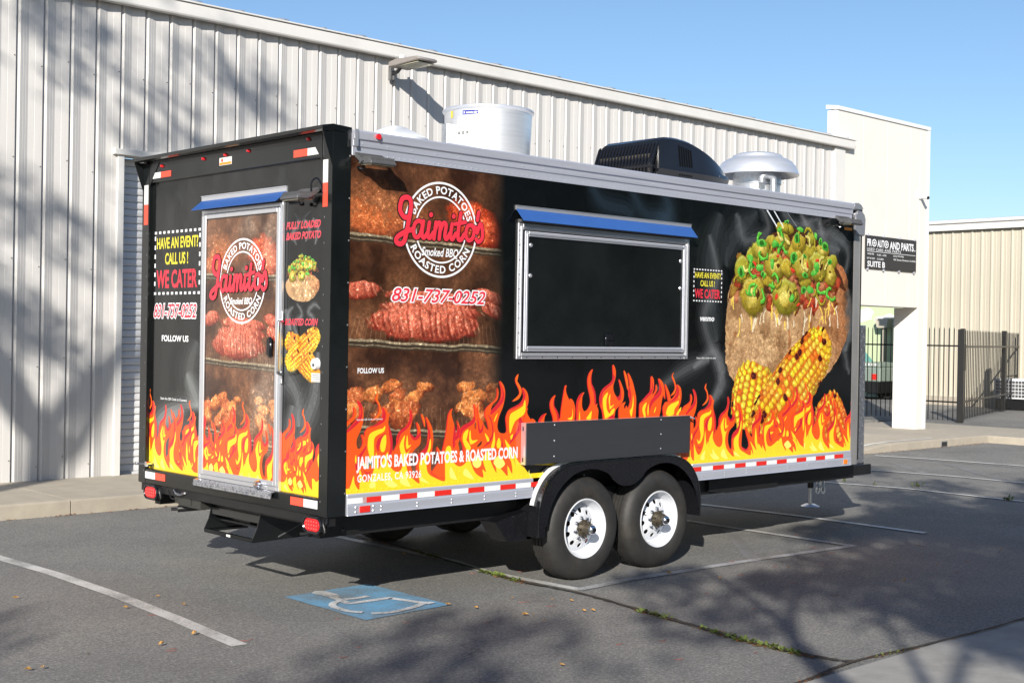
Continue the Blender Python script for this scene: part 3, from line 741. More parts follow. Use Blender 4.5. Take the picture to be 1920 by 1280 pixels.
def potato(cv, S=1.0, ou=0.0, ov=0.0, small=False):
    """coordinates are those of the big print on the near side, scaled by S round its middle"""
    r = random.Random(11)
    def T(p):
        return ((p[0] - 5.0) * S + ou, (p[1] - 2.15) * S + ov)
    # skin
    out = smooth_path([(4.082, 1.995), (4.075, 1.724), (4.155, 1.520), (4.385, 1.379), (4.777, 1.302), (5.269, 1.364), (5.695, 1.580), (5.938, 1.881), (6.002, 2.185), (5.940, 2.385),
                       (5.772, 2.553), (5.147, 2.570), (4.583, 2.518), (4.241, 2.432), (4.119, 2.268), (4.082, 1.995)], 5) if not small else \
        [(5.0 + 0.93 * math.cos(a), 1.95 + (0.55 if math.sin(a) < 0 else 0.36) * math.sin(a)) for a in [2 * PI * k / 40 for k in range(40)]]
    w, m = cv.mask_poly([T(p) for p in out])
    x0, x1, y0, y1 = w
    n1, n2, n3 = cv.n1[y0:y1, x0:x1], cv.n2[y0:y1, x0:x1], cv.n3[y0:y1, x0:x1]
    U = (cv.U[:, x0:x1] - ou) / S + 5.0
    V = (cv.V[y0:y1] - ov) / S + 2.15
    ed = np.clip(1.25 - ((U - 4.85) / 1.25) ** 2 - ((V - 1.95) / 1.1) ** 2, 0, 1)
    t = np.clip(0.22 + 0.62 * ed + (n2 - 0.5) * 0.45 + (n1 - .5) * 1.1 + (n3 - 0.5) * 0.10, 0, 1)[..., None]
    a = np.array([0.82, 0.67, 0.49]); b = np.array([0.44, 0.28, 0.16])
    col = b * (1 - t) + a * t
    reddish = np.clip((U - 5.2) * 0.8 + (V - 1.9) * 0.6 + (n1 - 0.5), 0, 1)[..., None] * 0.6
    col = col * (1 - reddish) + np.array([0.72, 0.38, 0.22]) * reddish
    dk = np.clip((n1 - 0.56) * 6, 0, 1)[..., None] * 0.55 + np.clip((.36 - n2) * 6, 0, 1)[..., None] * .25
    col = col * (1 - dk) + np.array([0.38, 0.24, 0.13]) * dk
    if not small:
        m = m * np.clip((6.02 - U) * 9 + (n1 - .5) * 2.2, .12, 1)
    cv.put(w, m, np.clip(col, 0, 1))
    def X(p, ru, rv, *a, **k):
        q = T(p)
        cv.blob(q[0], q[1], ru * S, rv * S, *a, **k)
    for p, ru, rv in (((5.004, 1.822), .02, .09), ((4.205, 1.870), .02, .03), ((4.689, 1.585), .015, .05), ((5.335, 1.971), .03, .10), ((5.153, 2.402), .10, .05), ((5.587, 2.223), .05, .12)):
        if not small:
            X(p, ru, rv, 0.1, (0.60, 0.33, 0.16), (0.42, 0.20, 0.09), 0.4, 0.4, 0.1, 0.5)
    # filling under the peppers
    mass = smooth_path([(4.109, 2.109), (4.161, 2.360), (4.335, 2.560), (4.593, 2.714), (4.909, 2.828), (5.292, 2.796), (5.590, 2.667), (5.793, 2.454), (5.906, 2.308), (5.671, 2.349), (5.157, 2.267), (4.749, 2.234), (4.359, 2.253), (4.107, 2.177)], 4)
    cv.poly([T(p) for p in mass], (0.30, 0.17, 0.10))
    for k in range(260 if not small else 40):
        p = (r.uniform(4.14, 5.85), r.uniform(2.12, 2.70))
        if (p[0] - 4.98) ** 2 / .87 ** 2 + (p[1] - 2.15) ** 2 / .58 ** 2 > 1 or (p[1] < 2.22 and r.random() < .45):
            continue
        X(p, r.uniform(.03, .09), r.uniform(.02, .06), r.uniform(0, 3), r.choice(((0.88, 0.42, 0.26), (0.80, 0.52, 0.36), (0.72, 0.28, 0.18), (0.62, 0.50, 0.20))), (0.36, 0.11, 0.06), 1.0, 0.9, 0.6)
    for k in range(46 if not small else 14):
        p = (r.uniform(4.15, 5.8), r.uniform(2.0, 2.25))
        q = T(p)
        e = r.uniform(-.05, .05)
        yel = r.random() < .45
        L = r.uniform(.06, .17)
        cv.line([q, (q[0] + e * S, q[1] - L * .5 * S), (q[0] + e * 1.3 * S, q[1] - L * S)], .016 * S, (0.95, 0.80, 0.35) if yel else (0.92, 0.86, 0.74))
    J = [(700, 400, 55, 60), (860, 470, 60, 70), (680, 520, 50, 60), (1010, 480, 60, 70), (1130, 560, 55, 80), (560, 520, 55, 70), (980, 720, 50, 60), (680, 700, 45, 60), (620, 460, 70, 85), (790, 400, 60, 70), (925, 410, 60, 80), (1020, 370, 40, 60), (810, 290, 75, 50), (1110, 470, 55, 60), (1190, 560, 50, 75),
         (920, 560, 55, 105), (1180, 670, 50, 90), (475, 625, 58, 120), (735, 590, 80, 115), (830, 610, 50, 80), (1075, 600, 80, 130), (960, 600, 75, 110), (565, 835, 98, 165), (828, 835, 105, 155)]
    for i, (x, y, rx, ry) in enumerate(J):
        px, py = 1280 + x * .2344, 360 + y * .2344
        p = (PX0 + (px - 1300) * PXS + (px - 1300) ** 2 * PXQ, PZ(px, py))
        q = T(p)
        ring(cv, q[0], q[1], rx * .2344 * PXS * 1.28 * S, ry * .2344 * .00475 * S, 0.15 * math.sin(i), hue=0.05 * math.sin(i * 2.1), op=i in (13, 8, 16, 18, 20, 21, 22, 23))
    for k in range(60 if not small else 16):
        p = (r.uniform(4.2, 5.8), r.uniform(2.2, 2.85))
        if (p[0] - 4.98) ** 2 / .80 ** 2 + (p[1] - 2.18) ** 2 / .66 ** 2 > 1:
            continue
        q = T(p)
        a0, sp_ = r.uniform(0, 6.28), r.uniform(1.2, 3.6)
        R1, R2 = r.uniform(.035, .075) * S, r.uniform(.04, .085) * S
        pts = [(q[0] + R1 * math.cos(a0 + sp_ * i / 8), q[1] + R2 * math.sin(a0 + sp_ * i / 8)) for i in range(9)]
        gcol = r.random()
        base = (0.30, 0.66, 0.20) if gcol < .35 else (0.52, 0.47, 0.13) if gcol < .8 else (0.78, 0.72, 0.36)
        cv.line([(x_ + .006 * S, y_ - .008 * S) for x_, y_ in pts], .034 * S, (0.14, 0.10, 0.04), .6)
        cv.line(pts, .030 * S, base)
        cv.line([(x_ - .003 * S, y_ + .006 * S) for x_, y_ in pts], .008 * S, tuple(min(1, b_ * 1.6 + .1) for b_ in base), .7)
    G = [(828, 240, 25, 20), (930, 300, 30, 26), (905, 370, 26, 50), (735, 420, 33, 45), (620, 410, 40, 35), (540, 540, 24, 38), (465, 640, 30, 60), (610, 600, 38, 34),
         (635, 660, 25, 28), (715, 570, 16, 50), (880, 520, 28, 58), (1065, 590, 28, 55), (975, 660, 24, 32), (1045, 650, 28, 28), (965, 790, 26, 38), (1020, 790, 34, 34),
         (1135, 430, 28, 38), (1060, 350, 14, 40), (1100, 400, 18, 40), (875, 850, 22, 36), (970, 520, 18, 32), (820, 480, 22, 26), (1170, 560, 18, 36), (770, 300, 18, 24), (560, 590, 20, 26)]
    for i, (x, y, rx, ry) in enumerate(G):
        px, py = 1280 + x * .2344, 360 + y * .2344
        q = T((PX0 + (px - 1300) * PXS + (px - 1300) ** 2 * PXQ, PZ(px, py)))
        ru, rv = rx * .2344 * PXS * S * 1.1, ry * .2344 * .00435 * S
        cv.blob(q[0], q[1], ru, rv, 0, (0.44, 0.80, 0.32), (0.10, 0.46, 0.12), 0.5, 0.35, 0.5)
        if i % 2 == 0:
            cv.blob(q[0], q[1], ru * .5, rv * .6, 0, (0.20, 0.42, 0.12), (0.10, 0.30, 0.06), 0.3, 0.1, 0)
    for k in range(9 if not small else 3):
        p = (r.uniform(4.3, 5.7), r.uniform(2.1, 2.6))
        X(p, .014, .034, r.uniform(0, 3), (0.92, 0.30, 0.20), (0.60, 0.10, 0.06), 0.2, 0.2, 0.2)

# local mapping of the big potato print (plane metres)
PX0 = 3.635748
PXS = 0.0068327273
PXQ = 3.8276723e-06
def PZ(px, py):
    return 1.9876531 + (py - 600) * (-0.0043680564 + (px - 1300) * (-2.2436452e-06)) + (px - 1300) * (0.0001149223) + (px - 1300) ** 2 * (1.3911089e-07)

def smoker(cv, u0, u1, v0, v1, wash=0.0, mirror=False):
    """print of a smoker cabinet: racks of ribs and chicken. Drawn in the frame of the near side, stretched to u0..u1, v0..v1"""
    A0, A1, B0, B1 = 0.144, 1.52, 0.80, 3.00
    def T(p):
        return (u0 + (p[0] - A0) / (A1 - A0) * (u1 - u0), v0 + (p[1] - B0) / (B1 - B0) * (v1 - v0))
    su, sv = (u1 - u0) / (A1 - A0), (v1 - v0) / (B1 - B0)
    w = cv.win(u0, u1, v0, v1)
    x0, x1, y0, y1 = w
    n1, n2, n3 = cv.n1[y0:y1, x0:x1], cv.n2[y0:y1, x0:x1], cv.n3[y0:y1, x0:x1]
    t = np.clip((n1 - 0.3) * 1.9 + (n2 - .5) * .35, 0, 1)[..., None]
    col = np.array([0.20, 0.115, 0.075]) * (1 - t) + np.array([0.52, 0.345, 0.235]) * t
    sp = np.clip((n3 - .992) * 120, 0, 1)[..., None] * np.clip((n2 - .45) * 3, 0, 1)[..., None]
    col = col + sp * np.array([.45, .36, .28])
    cv.put(w, np.ones(n1.shape, np.float32), np.clip(col, 0, 1))
    def B(p, ru, rv, rot, *a, **k):
        q = T(p)
        cv.blob(q[0], q[1], ru * su, rv * sv, rot, *a, **k)
    # top rack: big glowing joints
    B((0.481, 2.644), .52, .16, -0.22, (0.74, 0.44, 0.27), (0.34, 0.17, 0.10), 0.9, 0.6, 0.7, 0.75, soft=.6)
    B((0.329, 2.545), .34, .13, -0.12, (0.88, 0.46, 0.25), (0.40, 0.16, 0.09), 1.0, 0.7, 0.9, 0.85, soft=.5)
    B((1.212, 2.589), .28, .16, -0.25, (0.80, 0.28, 0.14), (0.28, 0.07, 0.05), 0.9, 0.35, 1.0, 1.0, soft=.2)
    B((1.339, 2.522), .16, .12, -0.2, (0.86, 0.33, 0.18), (0.35, 0.08, 0.05), 0.9, 0.3, 1.0, 1.0, soft=.2)
    def rack(pl, pr, wires=True):
        a, b = T(pl), T(pr)
        if wires:
            for k in range(34):
                f = k / 33
                p = (a[0] + (b[0] - a[0]) * f, a[1] + (b[1] - a[1]) * f)
                cv.line([p, (p[0] + (0.5 - f) * .10 * su, p[1] + .17 * sv)], .005, (0.62, 0.52, 0.42), .35)
        cv.line([a, b], .052 * sv, (0.24, 0.20, 0.16))
        cv.line([(a[0], a[1] + .018 * sv), (b[0], b[1] + .018 * sv)], .016 * sv, (0.58, 0.52, 0.42))
        cv.line([(a[0], a[1] - .012 * sv), (b[0], b[1] - .012 * sv)], .008 * sv, (0.46, 0.41, 0.33))
    rack((0.139, 2.447), (1.495, 2.407), False)
    # second rack: ribs
    r_ = random.Random(8)
    rack((0.152, 1.773), (1.511, 1.731))
    for (pc, ru, rv, rot, wn) in (((1.399, 2.093), .16, .05, -.25, 1), ((1.427, 1.999), .15, .05, -.3, 1), ((0.252, 2.109), .16, .06, .1, 1),
                                  ((0.859, 2.069), .46, .055, -.05, 2), ((0.847, 1.996), .48, .06, -.04, 3), ((0.778, 1.904), .53, .115, -.035, 4)):
        B(pc, ru, rv, rot, (0.88, 0.44, 0.33), (0.34, 0.10, 0.07), 0.9, 0.28, 2.0)
        q = T(pc)
        nr = 16 if wn >= 2 else 5
        for k in range(nr):
            f = (k + .5 + r_.uniform(-.35, .35)) / nr * 2 - 1
            e = math.sqrt(max(0.05, 1 - f * f))
            cu = q[0] + f * ru * su * .96
            cvv = q[1] + f * ru * su * math.tan(rot)
            cv.line(smooth_path([(cu - .012 * su, cvv + rv * sv * .75 * e), (cu, cvv), (cu + .025 * su, cvv - rv * sv * .8 * e)], 4), .016 * su, (0.36, 0.09, 0.06), r_.uniform(.15, .5))
            cv.line(smooth_path([(cu + .010 * su, cvv + rv * sv * .7 * e), (cu + .022 * su, cvv), (cu + .045 * su, cvv - rv * sv * .7 * e)], 4), .010 * su, (0.96, 0.70, 0.58), r_.uniform(.08, .42))
    # third rack: chicken
    rack((0.163, 1.222), (1.524, 1.137))
    r = random.Random(3)
    for row in ((750, 0.050, .8), (768, 0.062, .9)):
        pass
    for (pc, ru, rv, rot) in (((0.504, 1.494), .10, .04, .2), ((0.801, 1.479), .08, .035, 0), ((1.186, 1.485), .10, .035, .1), ((1.439, 1.470), .10, .04, .1),
                              ((0.201, 1.420), .10, .06, .3), ((0.351, 1.441), .10, .055, .3), ((0.551, 1.423), .10, .055, .35), ((0.687, 1.399), .11, .06, .35),
                              ((0.190, 1.334), .11, .065, .2), ((0.507, 1.343), .11, .06, .4), ((1.262, 1.416), .14, .05, -.1), ((1.466, 1.394), .10, .06, .1),
                              ((0.442, 1.310), .12, .06, .3), ((0.634, 1.315), .14, .075, .45), ((1.214, 1.336), .13, .06, -.15), ((1.291, 1.274), .11, .05, -.1)):
        B(pc, ru * 1.02, rv * 1.12, rot, r.choice(((0.90, 0.50, 0.25), (0.82, 0.42, 0.22), (0.94, 0.56, 0.28))), (0.30, 0.11, 0.06), 1.3, 0.6, 1.5)
    B((0.626, 1.037), .5, .05, 0, (0.50, 0.24, 0.16), (0.14, 0.07, 0.05), 1.0, 0.5, .8, .8)
    B((0.362, 0.929), .3, .05, 0, (0.60, 0.28, 0.18), (0.16, 0.07, 0.05), 1.0, 0.5, .8, .8)
    if wash:
        sm = value_noise(y1 - y0, x1 - x0, 110, 4, 21)
        xx = np.linspace(0, 1, x1 - x0)[None, :]
        g = np.clip((sm - .38) * 2.2, 0, 1) * wash * (0.55 + .45 * np.sin(xx * 5 + sm * 6))
        cv.put(w, np.clip(g, 0, 1), (0.80, 0.74, 0.68))

# ---- near side
side_cv = Canvas(0.14, 6.04, 0.78, 3.02, (0.040, 0.048, 0.052))
cv = side_cv
smoke(cv, [[(2.335, 3.049), (2.518, 2.862), (2.826, 2.804), (2.707, 2.588)], [(2.820, 3.032), (3.016, 2.818), (3.278, 2.795), (3.451, 2.591)], [(3.205, 3.046), (3.309, 2.862), (3.116, 2.698)]],
      (0.20, 0.27, 0.33), .55, .10)
smoke(cv, [[(4.190, 2.907), (4.347, 2.689), (4.653, 2.802), (4.490, 3.022)], [(5.135, 2.978), (5.308, 2.846), (5.656, 2.820), (5.930, 2.686), (5.849, 2.381)], [(4.805, 3.048), (5.055, 2.877), (5.476, 2.955)],
           [(5.434, 2.928), (5.571, 2.715), (5.795, 2.679)], [(3.831, 2.702), (3.948, 2.351), (3.780, 1.989), (4.007, 1.544), (3.870, 1.277)],
           [(3.650, 1.591), (3.930, 1.723), (4.046, 1.453), (3.732, 1.148)], [(3.182, 1.422), (3.581, 1.591), (3.860, 1.656)],
           [(5.945, 2.234), (5.867, 1.830), (5.986, 1.528)], [(5.916, 1.730), (5.997, 2.033), (5.942, 2.334)]], (0.62, 0.63, 0.64), .42, .075)
smoke(cv, [[(3.970, 2.890), (3.838, 2.435), (3.964, 1.813)], [(4.493, 2.930), (4.195, 2.725), (4.055, 2.446)], [(5.969, 2.890), (5.662, 2.622), (6.013, 1.831)]], (0.42, 0.44, 0.46), .38, .16)
smoke(cv, [[(1.663, 1.947), (1.794, 2.105), (1.854, 1.873)], [(1.581, 2.098), (1.570, 1.869), (1.616, 1.716)]], (0.22, 0.20, 0.19), .3, .10)
smoker(cv, 0.14, 1.50, 0.78, 3.02)
# the print darkens into black at its right edge
_w = cv.win(1.18, 1.60, 0.78, 3.02)
_x0, _x1, _y0, _y1 = _w
_g = np.clip((cv.U[:, _x0:_x1] - 1.30) / 0.20, 0, 1) ** 1.5 * np.ones((_y1 - _y0, 1), np.float32)
cv.put(_w, _g, (0.040, 0.048, 0.052))
cv.warp(0.14, 1.50, 0.80, 3.0, .016, 80, 61, .10)
potato(cv, 1.0, 5.0, 2.15)
_sk = [(4.125, 1.543), (4.156, 1.997)]
cv.warp(3.95, 6.03, 1.15, 3.0, .026, 30, 71, .045)
# light rays of the spotlight picture above the potato
for a, b, wd, al in (((4.616, 2.986), (4.787, 2.834), .016, .95), ((4.719, 2.989), (4.876, 2.845), .014, .95), ((4.920, 2.986), (5.089, 2.855), .006, .5)):
    cv.line([a, b], wd, (0.93, 0.96, 0.99), al)
corn(cv, *(4.486, 1.331), 0.60, 0.62, 1.35, 5, 0.10, .07, kern=.062, glaze=.3)
corn(cv, *(5.731, 1.031), 0.66, 0.50, -1.0, 8, 0.15, .18, (0, -.15, -.02), kern=.056)
corn(cv, *(5.050, 1.401), 1.50, 0.58, 0.70, 9, 0.14, .42, kern=.058)
cv.warp(3.95, 6.03, 0.80, 1.95, .012, 24, 81, .06)
bed(cv, 0.80, 0.035, 0.14, 6.04, 2)
_wB, _wA = (3.823, 1.456), (1.651, 1.559)
def shifted(dx, dz=0.0, sx=1.0, cx=0.0, sz=1.0):
    return lambda q: ((q[0] - cx) * sx + cx + dx, (q[1] - .80) * sz + .80 + dz)
_x705 = (0.385, 1.273)[0]
fire(cv, ART_B, shifted(_x705 - _wB[0], 0, .93, _wB[0], .97))
_dC = (2.430, 1.589)[0] - (2.031, 1.402)[0]
fire(cv, ART_C, lambda q: (min(q[0] - _dC, 2.10), (q[1] - .80) * .76 + .80))
fire(cv, ART_C, shifted(0))
fire(cv, ART_B, shifted((5.581, 1.274)[0] - (4.123, 1.348)[0]))
_dA = (4.875, 1.252)[0] - (1.350, 1.340)[0]
fire(cv, ART_A, shifted(_dA, 0, 1, 0, .74))
fire(cv, ART_B, shifted(0))
fire(cv, ART_A, shifted(0))

# ---- rear
rear_cv = Canvas(0.0, 2.36, 0.74, 3.0, (0.060, 0.066, 0.068))
cv = rear_cv
_g = value_noise(cv.H, cv.W, 60, 4, 31)
_st = value_noise(cv.H, cv.W, 30, 3, 33)
cv.put((0, cv.W, 0, cv.H), np.clip((_g - .45) * 1.6, 0, 1) * .28 * np.clip((cv.V - 2.2) / .6, 0, 1), (0.45, 0.47, 0.48))
smoke(cv, [[(0.184, 0.815), (0.092, 1.093), (0.413, 1.252), (0.738, 1.289)], [(0.562, 1.516), (0.682, 1.364), (0.769, 1.251)], [(0.264, 0.862), (0.216, 1.101), (0.532, 1.239)]], (0.70, 0.71, 0.71), .5, .09)
smoke(cv, [[(0.426, 0.836), (0.340, 1.028), (0.650, 1.167)], [(0.708, 1.754), (0.601, 1.517), (0.738, 1.289)]], (0.55, 0.56, 0.56), .4, .14)
smoke(cv, [[(1.846, 1.984), (1.883, 1.771), (1.825, 1.593), (1.987, 1.422), (2.023, 1.213)], [(2.228, 1.708), (2.199, 1.431), (2.085, 1.217), (2.029, 1.004)], [(1.945, 1.349), (1.902, 1.100), (1.969, 0.928)]], (0.60, 0.61, 0.62), .55, .10)
smoke(cv, [[(1.966, 2.406), (1.914, 2.478), (1.986, 2.545), (1.935, 2.618)], [(2.064, 2.419), (2.110, 2.504), (2.047, 2.570), (2.131, 2.625)], [(2.173, 2.398), (2.206, 2.500), (2.144, 2.572)], [(2.020, 1.774), (1.955, 1.878), (2.040, 1.949), (1.976, 2.019)],
           [(2.129, 1.810), (2.174, 1.914), (2.113, 1.966), (2.184, 2.011), (2.244, 1.983)], [(1.913, 1.843), (1.878, 1.949), (1.940, 2.001)]], (0.72, 0.73, 0.74), .5, .022)
_pc = (2.039, 2.186)
potato(cv, 0.21, _pc[0], _pc[1], small=True)
corn(cv, *(1.966, 1.738), 0.25, 0.15, -0.5, 15, 0.15, .2, kern=.019)
corn(cv, *(2.060, 1.662), 0.42, 0.19, -0.62, 16, 0.15, .2, (0, -.08, -.02), kern=.02)
corn(cv, *(2.052, 1.722), 0.44, 0.17, 0.55, 17, 0.12, .28, kern=.019)
smoker(cv, 0.85, 1.785, 0.74, 2.72, wash=0.62)
cv.warp(0.80, 1.80, 0.76, 2.74, .012, 70, 91, .08)
cv.warp(1.90, 2.36, 1.3, 2.6, .006, 12, 95, .10)
bed(cv, 0.76, 0.03, 0.0, 2.36, 3)
_wu = _wB[0]
for _u, _s, _z in (((-0.003, 1.202)[0] + .62, .80, .84), ((2.096, 1.235)[0] - .02, .80, .86), ((1.286, 1.145)[0] + .08, .80, .88), ((-0.003, 1.202)[0] + .02, .80, .93)):
    fire(cv, ART_B, (lambda u_, s_, z_: (lambda q: ((q[0] - _wu) * s_ + u_, (q[1] - .80) * z_ + .765)))(_u, _s, _z))

_wa = (1.350, 1.340)[0]
for _u, _s, _z in (((1.009, 1.150)[0], .72, .62), ((1.977, 1.105)[0], .55, .55)):
    fire(cv, ART_A, (lambda u_, s_, z_: (lambda q: ((q[0] - _wa) * s_ + u_, (q[1] - .80) * z_ + .765)))(_u, _s, _z))

def print_material(name, cvs, rear=False):
    im = cvs.image(name)
    m = bpy.data.materials.new(name)
    m.use_nodes = True
    N, L = m.node_tree.nodes, m.node_tree.links
    b = N['Principled BSDF']
    tc = N.new('ShaderNodeTexCoord')
    sp = N.new('ShaderNodeSeparateXYZ')
    L.new(tc.outputs['Object'], sp.inputs[0])
    def lin(src, mul, add):
        x = N.new('ShaderNodeMath')
        x.operation = 'MULTIPLY_ADD'
        L.new(src, x.inputs[0])
        x.inputs[1].default_value = mul
        x.inputs[2].default_value = add
        return x.outputs[0]
    du, dv = cvs.u1 - cvs.u0, cvs.v1 - cvs.v0
    if rear:
        u = lin(sp.outputs['Y'], -1 / du, (2.40 - ORG[1] - cvs.u0) / du)
    else:
        u = lin(sp.outputs['X'], 1 / du, (ORG[0] - cvs.u0) / du)
    v = lin(sp.outputs['Z'], 1 / dv, (ORG[2] - cvs.v0) / dv)
    cb = N.new('ShaderNodeCombineXYZ')
    L.new(u, cb.inputs[0]); L.new(v, cb.inputs[1])
    ti = N.new('ShaderNodeTexImage')
    ti.image = im
    ti.extension = 'EXTEND'
    ti.interpolation = 'Linear'
    L.new(cb.outputs[0], ti.inputs['Vector'])
    g = N.new('ShaderNodeHueSaturation')
    g.inputs['Saturation'].default_value = 1.0
    g.inputs['Value'].default_value = 0.92
    L.new(ti.outputs['Color'], g.inputs['Color'])
    L.new(g.outputs[0], b.inputs['Base Color'])
    b.inputs['Roughness'].default_value = 0.16
    b.inputs['Coat Weight'].default_value = 0.25
    b.inputs['Coat Roughness'].default_value = 0.05
    ns = N.new('ShaderNodeTexNoise')
    ns.inputs['Scale'].default_value = 2.2
    ns.inputs['Detail'].default_value = 1.5
    L.new(tc.outputs['Object'], ns.inputs['Vector'])
    bp = N.new('ShaderNodeBump')
    bp.inputs['Strength'].default_value = 0.35
    bp.inputs['Distance'].default_value = 0.012
    L.new(ns.outputs[0], bp.inputs['Height'])
    L.new(bp.outputs[0], b.inputs['Normal'])
    L.new(bp.outputs[0], b.inputs['Coat Normal'])
    return m
ORG = (3.1, 1.25, 0.0)
M['side_print'] = print_material('side_wrap_print', side_cv)
M['rear_print'] = print_material('rear_wrap_print', rear_cv, True)

# ------------------------------------------------------------------ ground materials
def asphalt_material():
    m = bpy.data.materials.new('weathered_asphalt')
    m.use_nodes = True
    N, L = m.node_tree.nodes, m.node_tree.links
    b = N['Principled BSDF']
    b.inputs['Roughness'].default_value = 0.85
    tc = N.new('ShaderNodeTexCoord')
    def noise(sc, det=4, ro=0.6):
        n = N.new('ShaderNodeTexNoise')
        n.inputs['Scale'].default_value = sc
        n.inputs['Detail'].default_value = det
        n.inputs['Roughness'].default_value = ro
        L.new(tc.outputs['Object'], n.inputs['Vector'])
        return n.outputs[0]
    def ramp(src, stops):
        r = N.new('ShaderNodeValToRGB')
        e = r.color_ramp.elements
        while len(e) < len(stops):
            e.new(0.5)
        for el, (p, c) in zip(e, stops):
            el.position = p
            el.color = tuple(c) + (1,) if not isinstance(c, float) else (c, c, c, 1)
        L.new(src, r.inputs[0])
        return r.outputs[0]
    def mix(f, a, c, mode='MIX'):
        x = N.new('ShaderNodeMix')
        x.data_type = 'RGBA'
        x.blend_type = mode
        if isinstance(f, float):
            x.inputs[0].default_value = f
        else:
            L.new(f, x.inputs[0])
        for i, s in ((6, a), (7, c)):
            if isinstance(s, tuple):
                x.inputs[i].default_value = s + (1,)
            else:
                L.new(s, x.inputs[i])
        return x.outputs[2]
    base = ramp(noise(0.55, 6, 0.65), [(0.32, (0.148, 0.148, 0.144)), (0.5, (0.186, 0.184, 0.177)), (0.70, (0.226, 0.221, 0.206))])
    fine = ramp(noise(48, 7, 0.95), [(0.36, (0.30, 0.30, 0.31)), (0.5, (0.90, 0.90, 0.89)), (0.64, (2.1, 2.06, 1.96))])
    col = mix(1.0, base, fine, 'MULTIPLY')
    mid = ramp(noise(14, 5, 0.7), [(0.30, (0.82, 0.82, 0.83)), (0.7, (1.14, 1.13, 1.11))])
    col = mix(1.0, col, mid, 'MULTIPLY')
    v = N.new('ShaderNodeTexVoronoi')
    v.inputs['Scale'].default_value = 38
    L.new(tc.outputs['Object'], v.inputs['Vector'])
    fl = ramp(v.outputs['Distance'], [(0.10, 1.0), (0.16, 0.0)])
    sel = ramp(noise(17, 1, 0.5), [(0.56, 0.0), (0.60, 1.0)])
    x = N.new('ShaderNodeMath'); x.operation = 'MULTIPLY'
    L.new(fl, x.inputs[0]); L.new(sel, x.inputs[1])
    col = mix(x.outputs[0], col, (0.42, 0.40, 0.37))
    oil = ramp(noise(0.9, 3, 0.5), [(0.66, 0.0), (0.78, 0.4)])
    col = mix(oil, col, (0.06, 0.058, 0.055))
    # hairline cracks
    vc = N.new('ShaderNodeTexVoronoi')
    vc.feature = 'DISTANCE_TO_EDGE'
    vc.inputs['Scale'].default_value = 0.33
    wv = N.new('ShaderNodeTexNoise'); wv.inputs['Scale'].default_value = 2.5; wv.inputs['Detail'].default_value = 5
    L.new(tc.outputs['Object'], wv.inputs['Vector'])
    add = N.new('ShaderNodeVectorMath'); add.operation = 'MULTIPLY_ADD'
    L.new(wv.outputs['Color'], add.inputs[0]); add.inputs[1].default_value = (0.5, 0.5, 0.5); L.new(tc.outputs['Object'], add.inputs[2])
    L.new(add.outputs[0], vc.inputs['Vector'])
    ck = ramp(vc.outputs['Distance'], [(0.001, 0.5), (0.0035, 0.0)])
    cs = ramp(noise(0.35, 2, 0.5), [(0.60, 0.0), (0.68, 1.0)])
    y = N.new('ShaderNodeMath'); y.operation = 'MULTIPLY'
    L.new(ck, y.inputs[0]); L.new(cs, y.inputs[1])
    col = mix(y.outputs[0], col, (0.045, 0.04, 0.035))
    L.new(col, b.inputs['Base Color'])
    bp = N.new('ShaderNodeBump')
    bp.inputs['Strength'].default_value = 0.55
    bp.inputs['Distance'].default_value = 0.006
    L.new(noise(120, 3, 0.7), bp.inputs['Height'])
    b2 = N.new('ShaderNodeBump')
    b2.inputs['Strength'].default_value = 0.12
    b2.inputs['Distance'].default_value = 0.05
    L.new(noise(3.0, 2, 0.5), b2.inputs['Height'])
    L.new(bp.outputs[0], b2.inputs['Normal'])
    L.new(b2.outputs[0], b.inputs['Normal'])
    return m

def paint_material(name, col, wear, under=(0.15, 0.145, 0.135), sc=60):
    m = mat(name, col, 0.7, var=0.08, vscale=3, bump=0.3, bscale=150)
    N, L = m.node_tree.nodes, m.node_tree.links
    b = N['Principled BSDF']
    src = b.inputs['Base Color'].links[0].from_socket
    tc = [n for n in N if n.type == 'TEX_COORD'][0]
    n1 = N.new('ShaderNodeTexNoise'); n1.inputs['Scale'].default_value = sc; n1.inputs['Detail'].default_value = 8; n1.inputs['Roughness'].default_value = 0.8
    n2 = N.new('ShaderNodeTexNoise'); n2.inputs['Scale'].default_value = 2.5; n2.inputs['Detail'].default_value = 4
    L.new(tc.outputs['Object'], n1.inputs['Vector']); L.new(tc.outputs['Object'], n2.inputs['Vector'])
    a = N.new('ShaderNodeMath'); a.operation = 'MULTIPLY_ADD'
    L.new(n2.outputs[0], a.inputs[0]); a.inputs[1].default_value = 0.8; L.new(n1.outputs[0], a.inputs[2])
    r = N.new('ShaderNodeMapRange')
    r.inputs[1].default_value = 0.90 - wear - 0.10
    r.inputs[2].default_value = 0.90 - wear + 0.22
    L.new(a.outputs[0], r.inputs[0])
    x = N.new('ShaderNodeMix'); x.data_type = 'RGBA'
    L.new(r.outputs[0], x.inputs[0]); L.new(src, x.inputs[6]); x.inputs[7].default_value = tuple(under) + (1,)
    L.new(x.outputs[2], b.inputs['Base Color'])
    return m

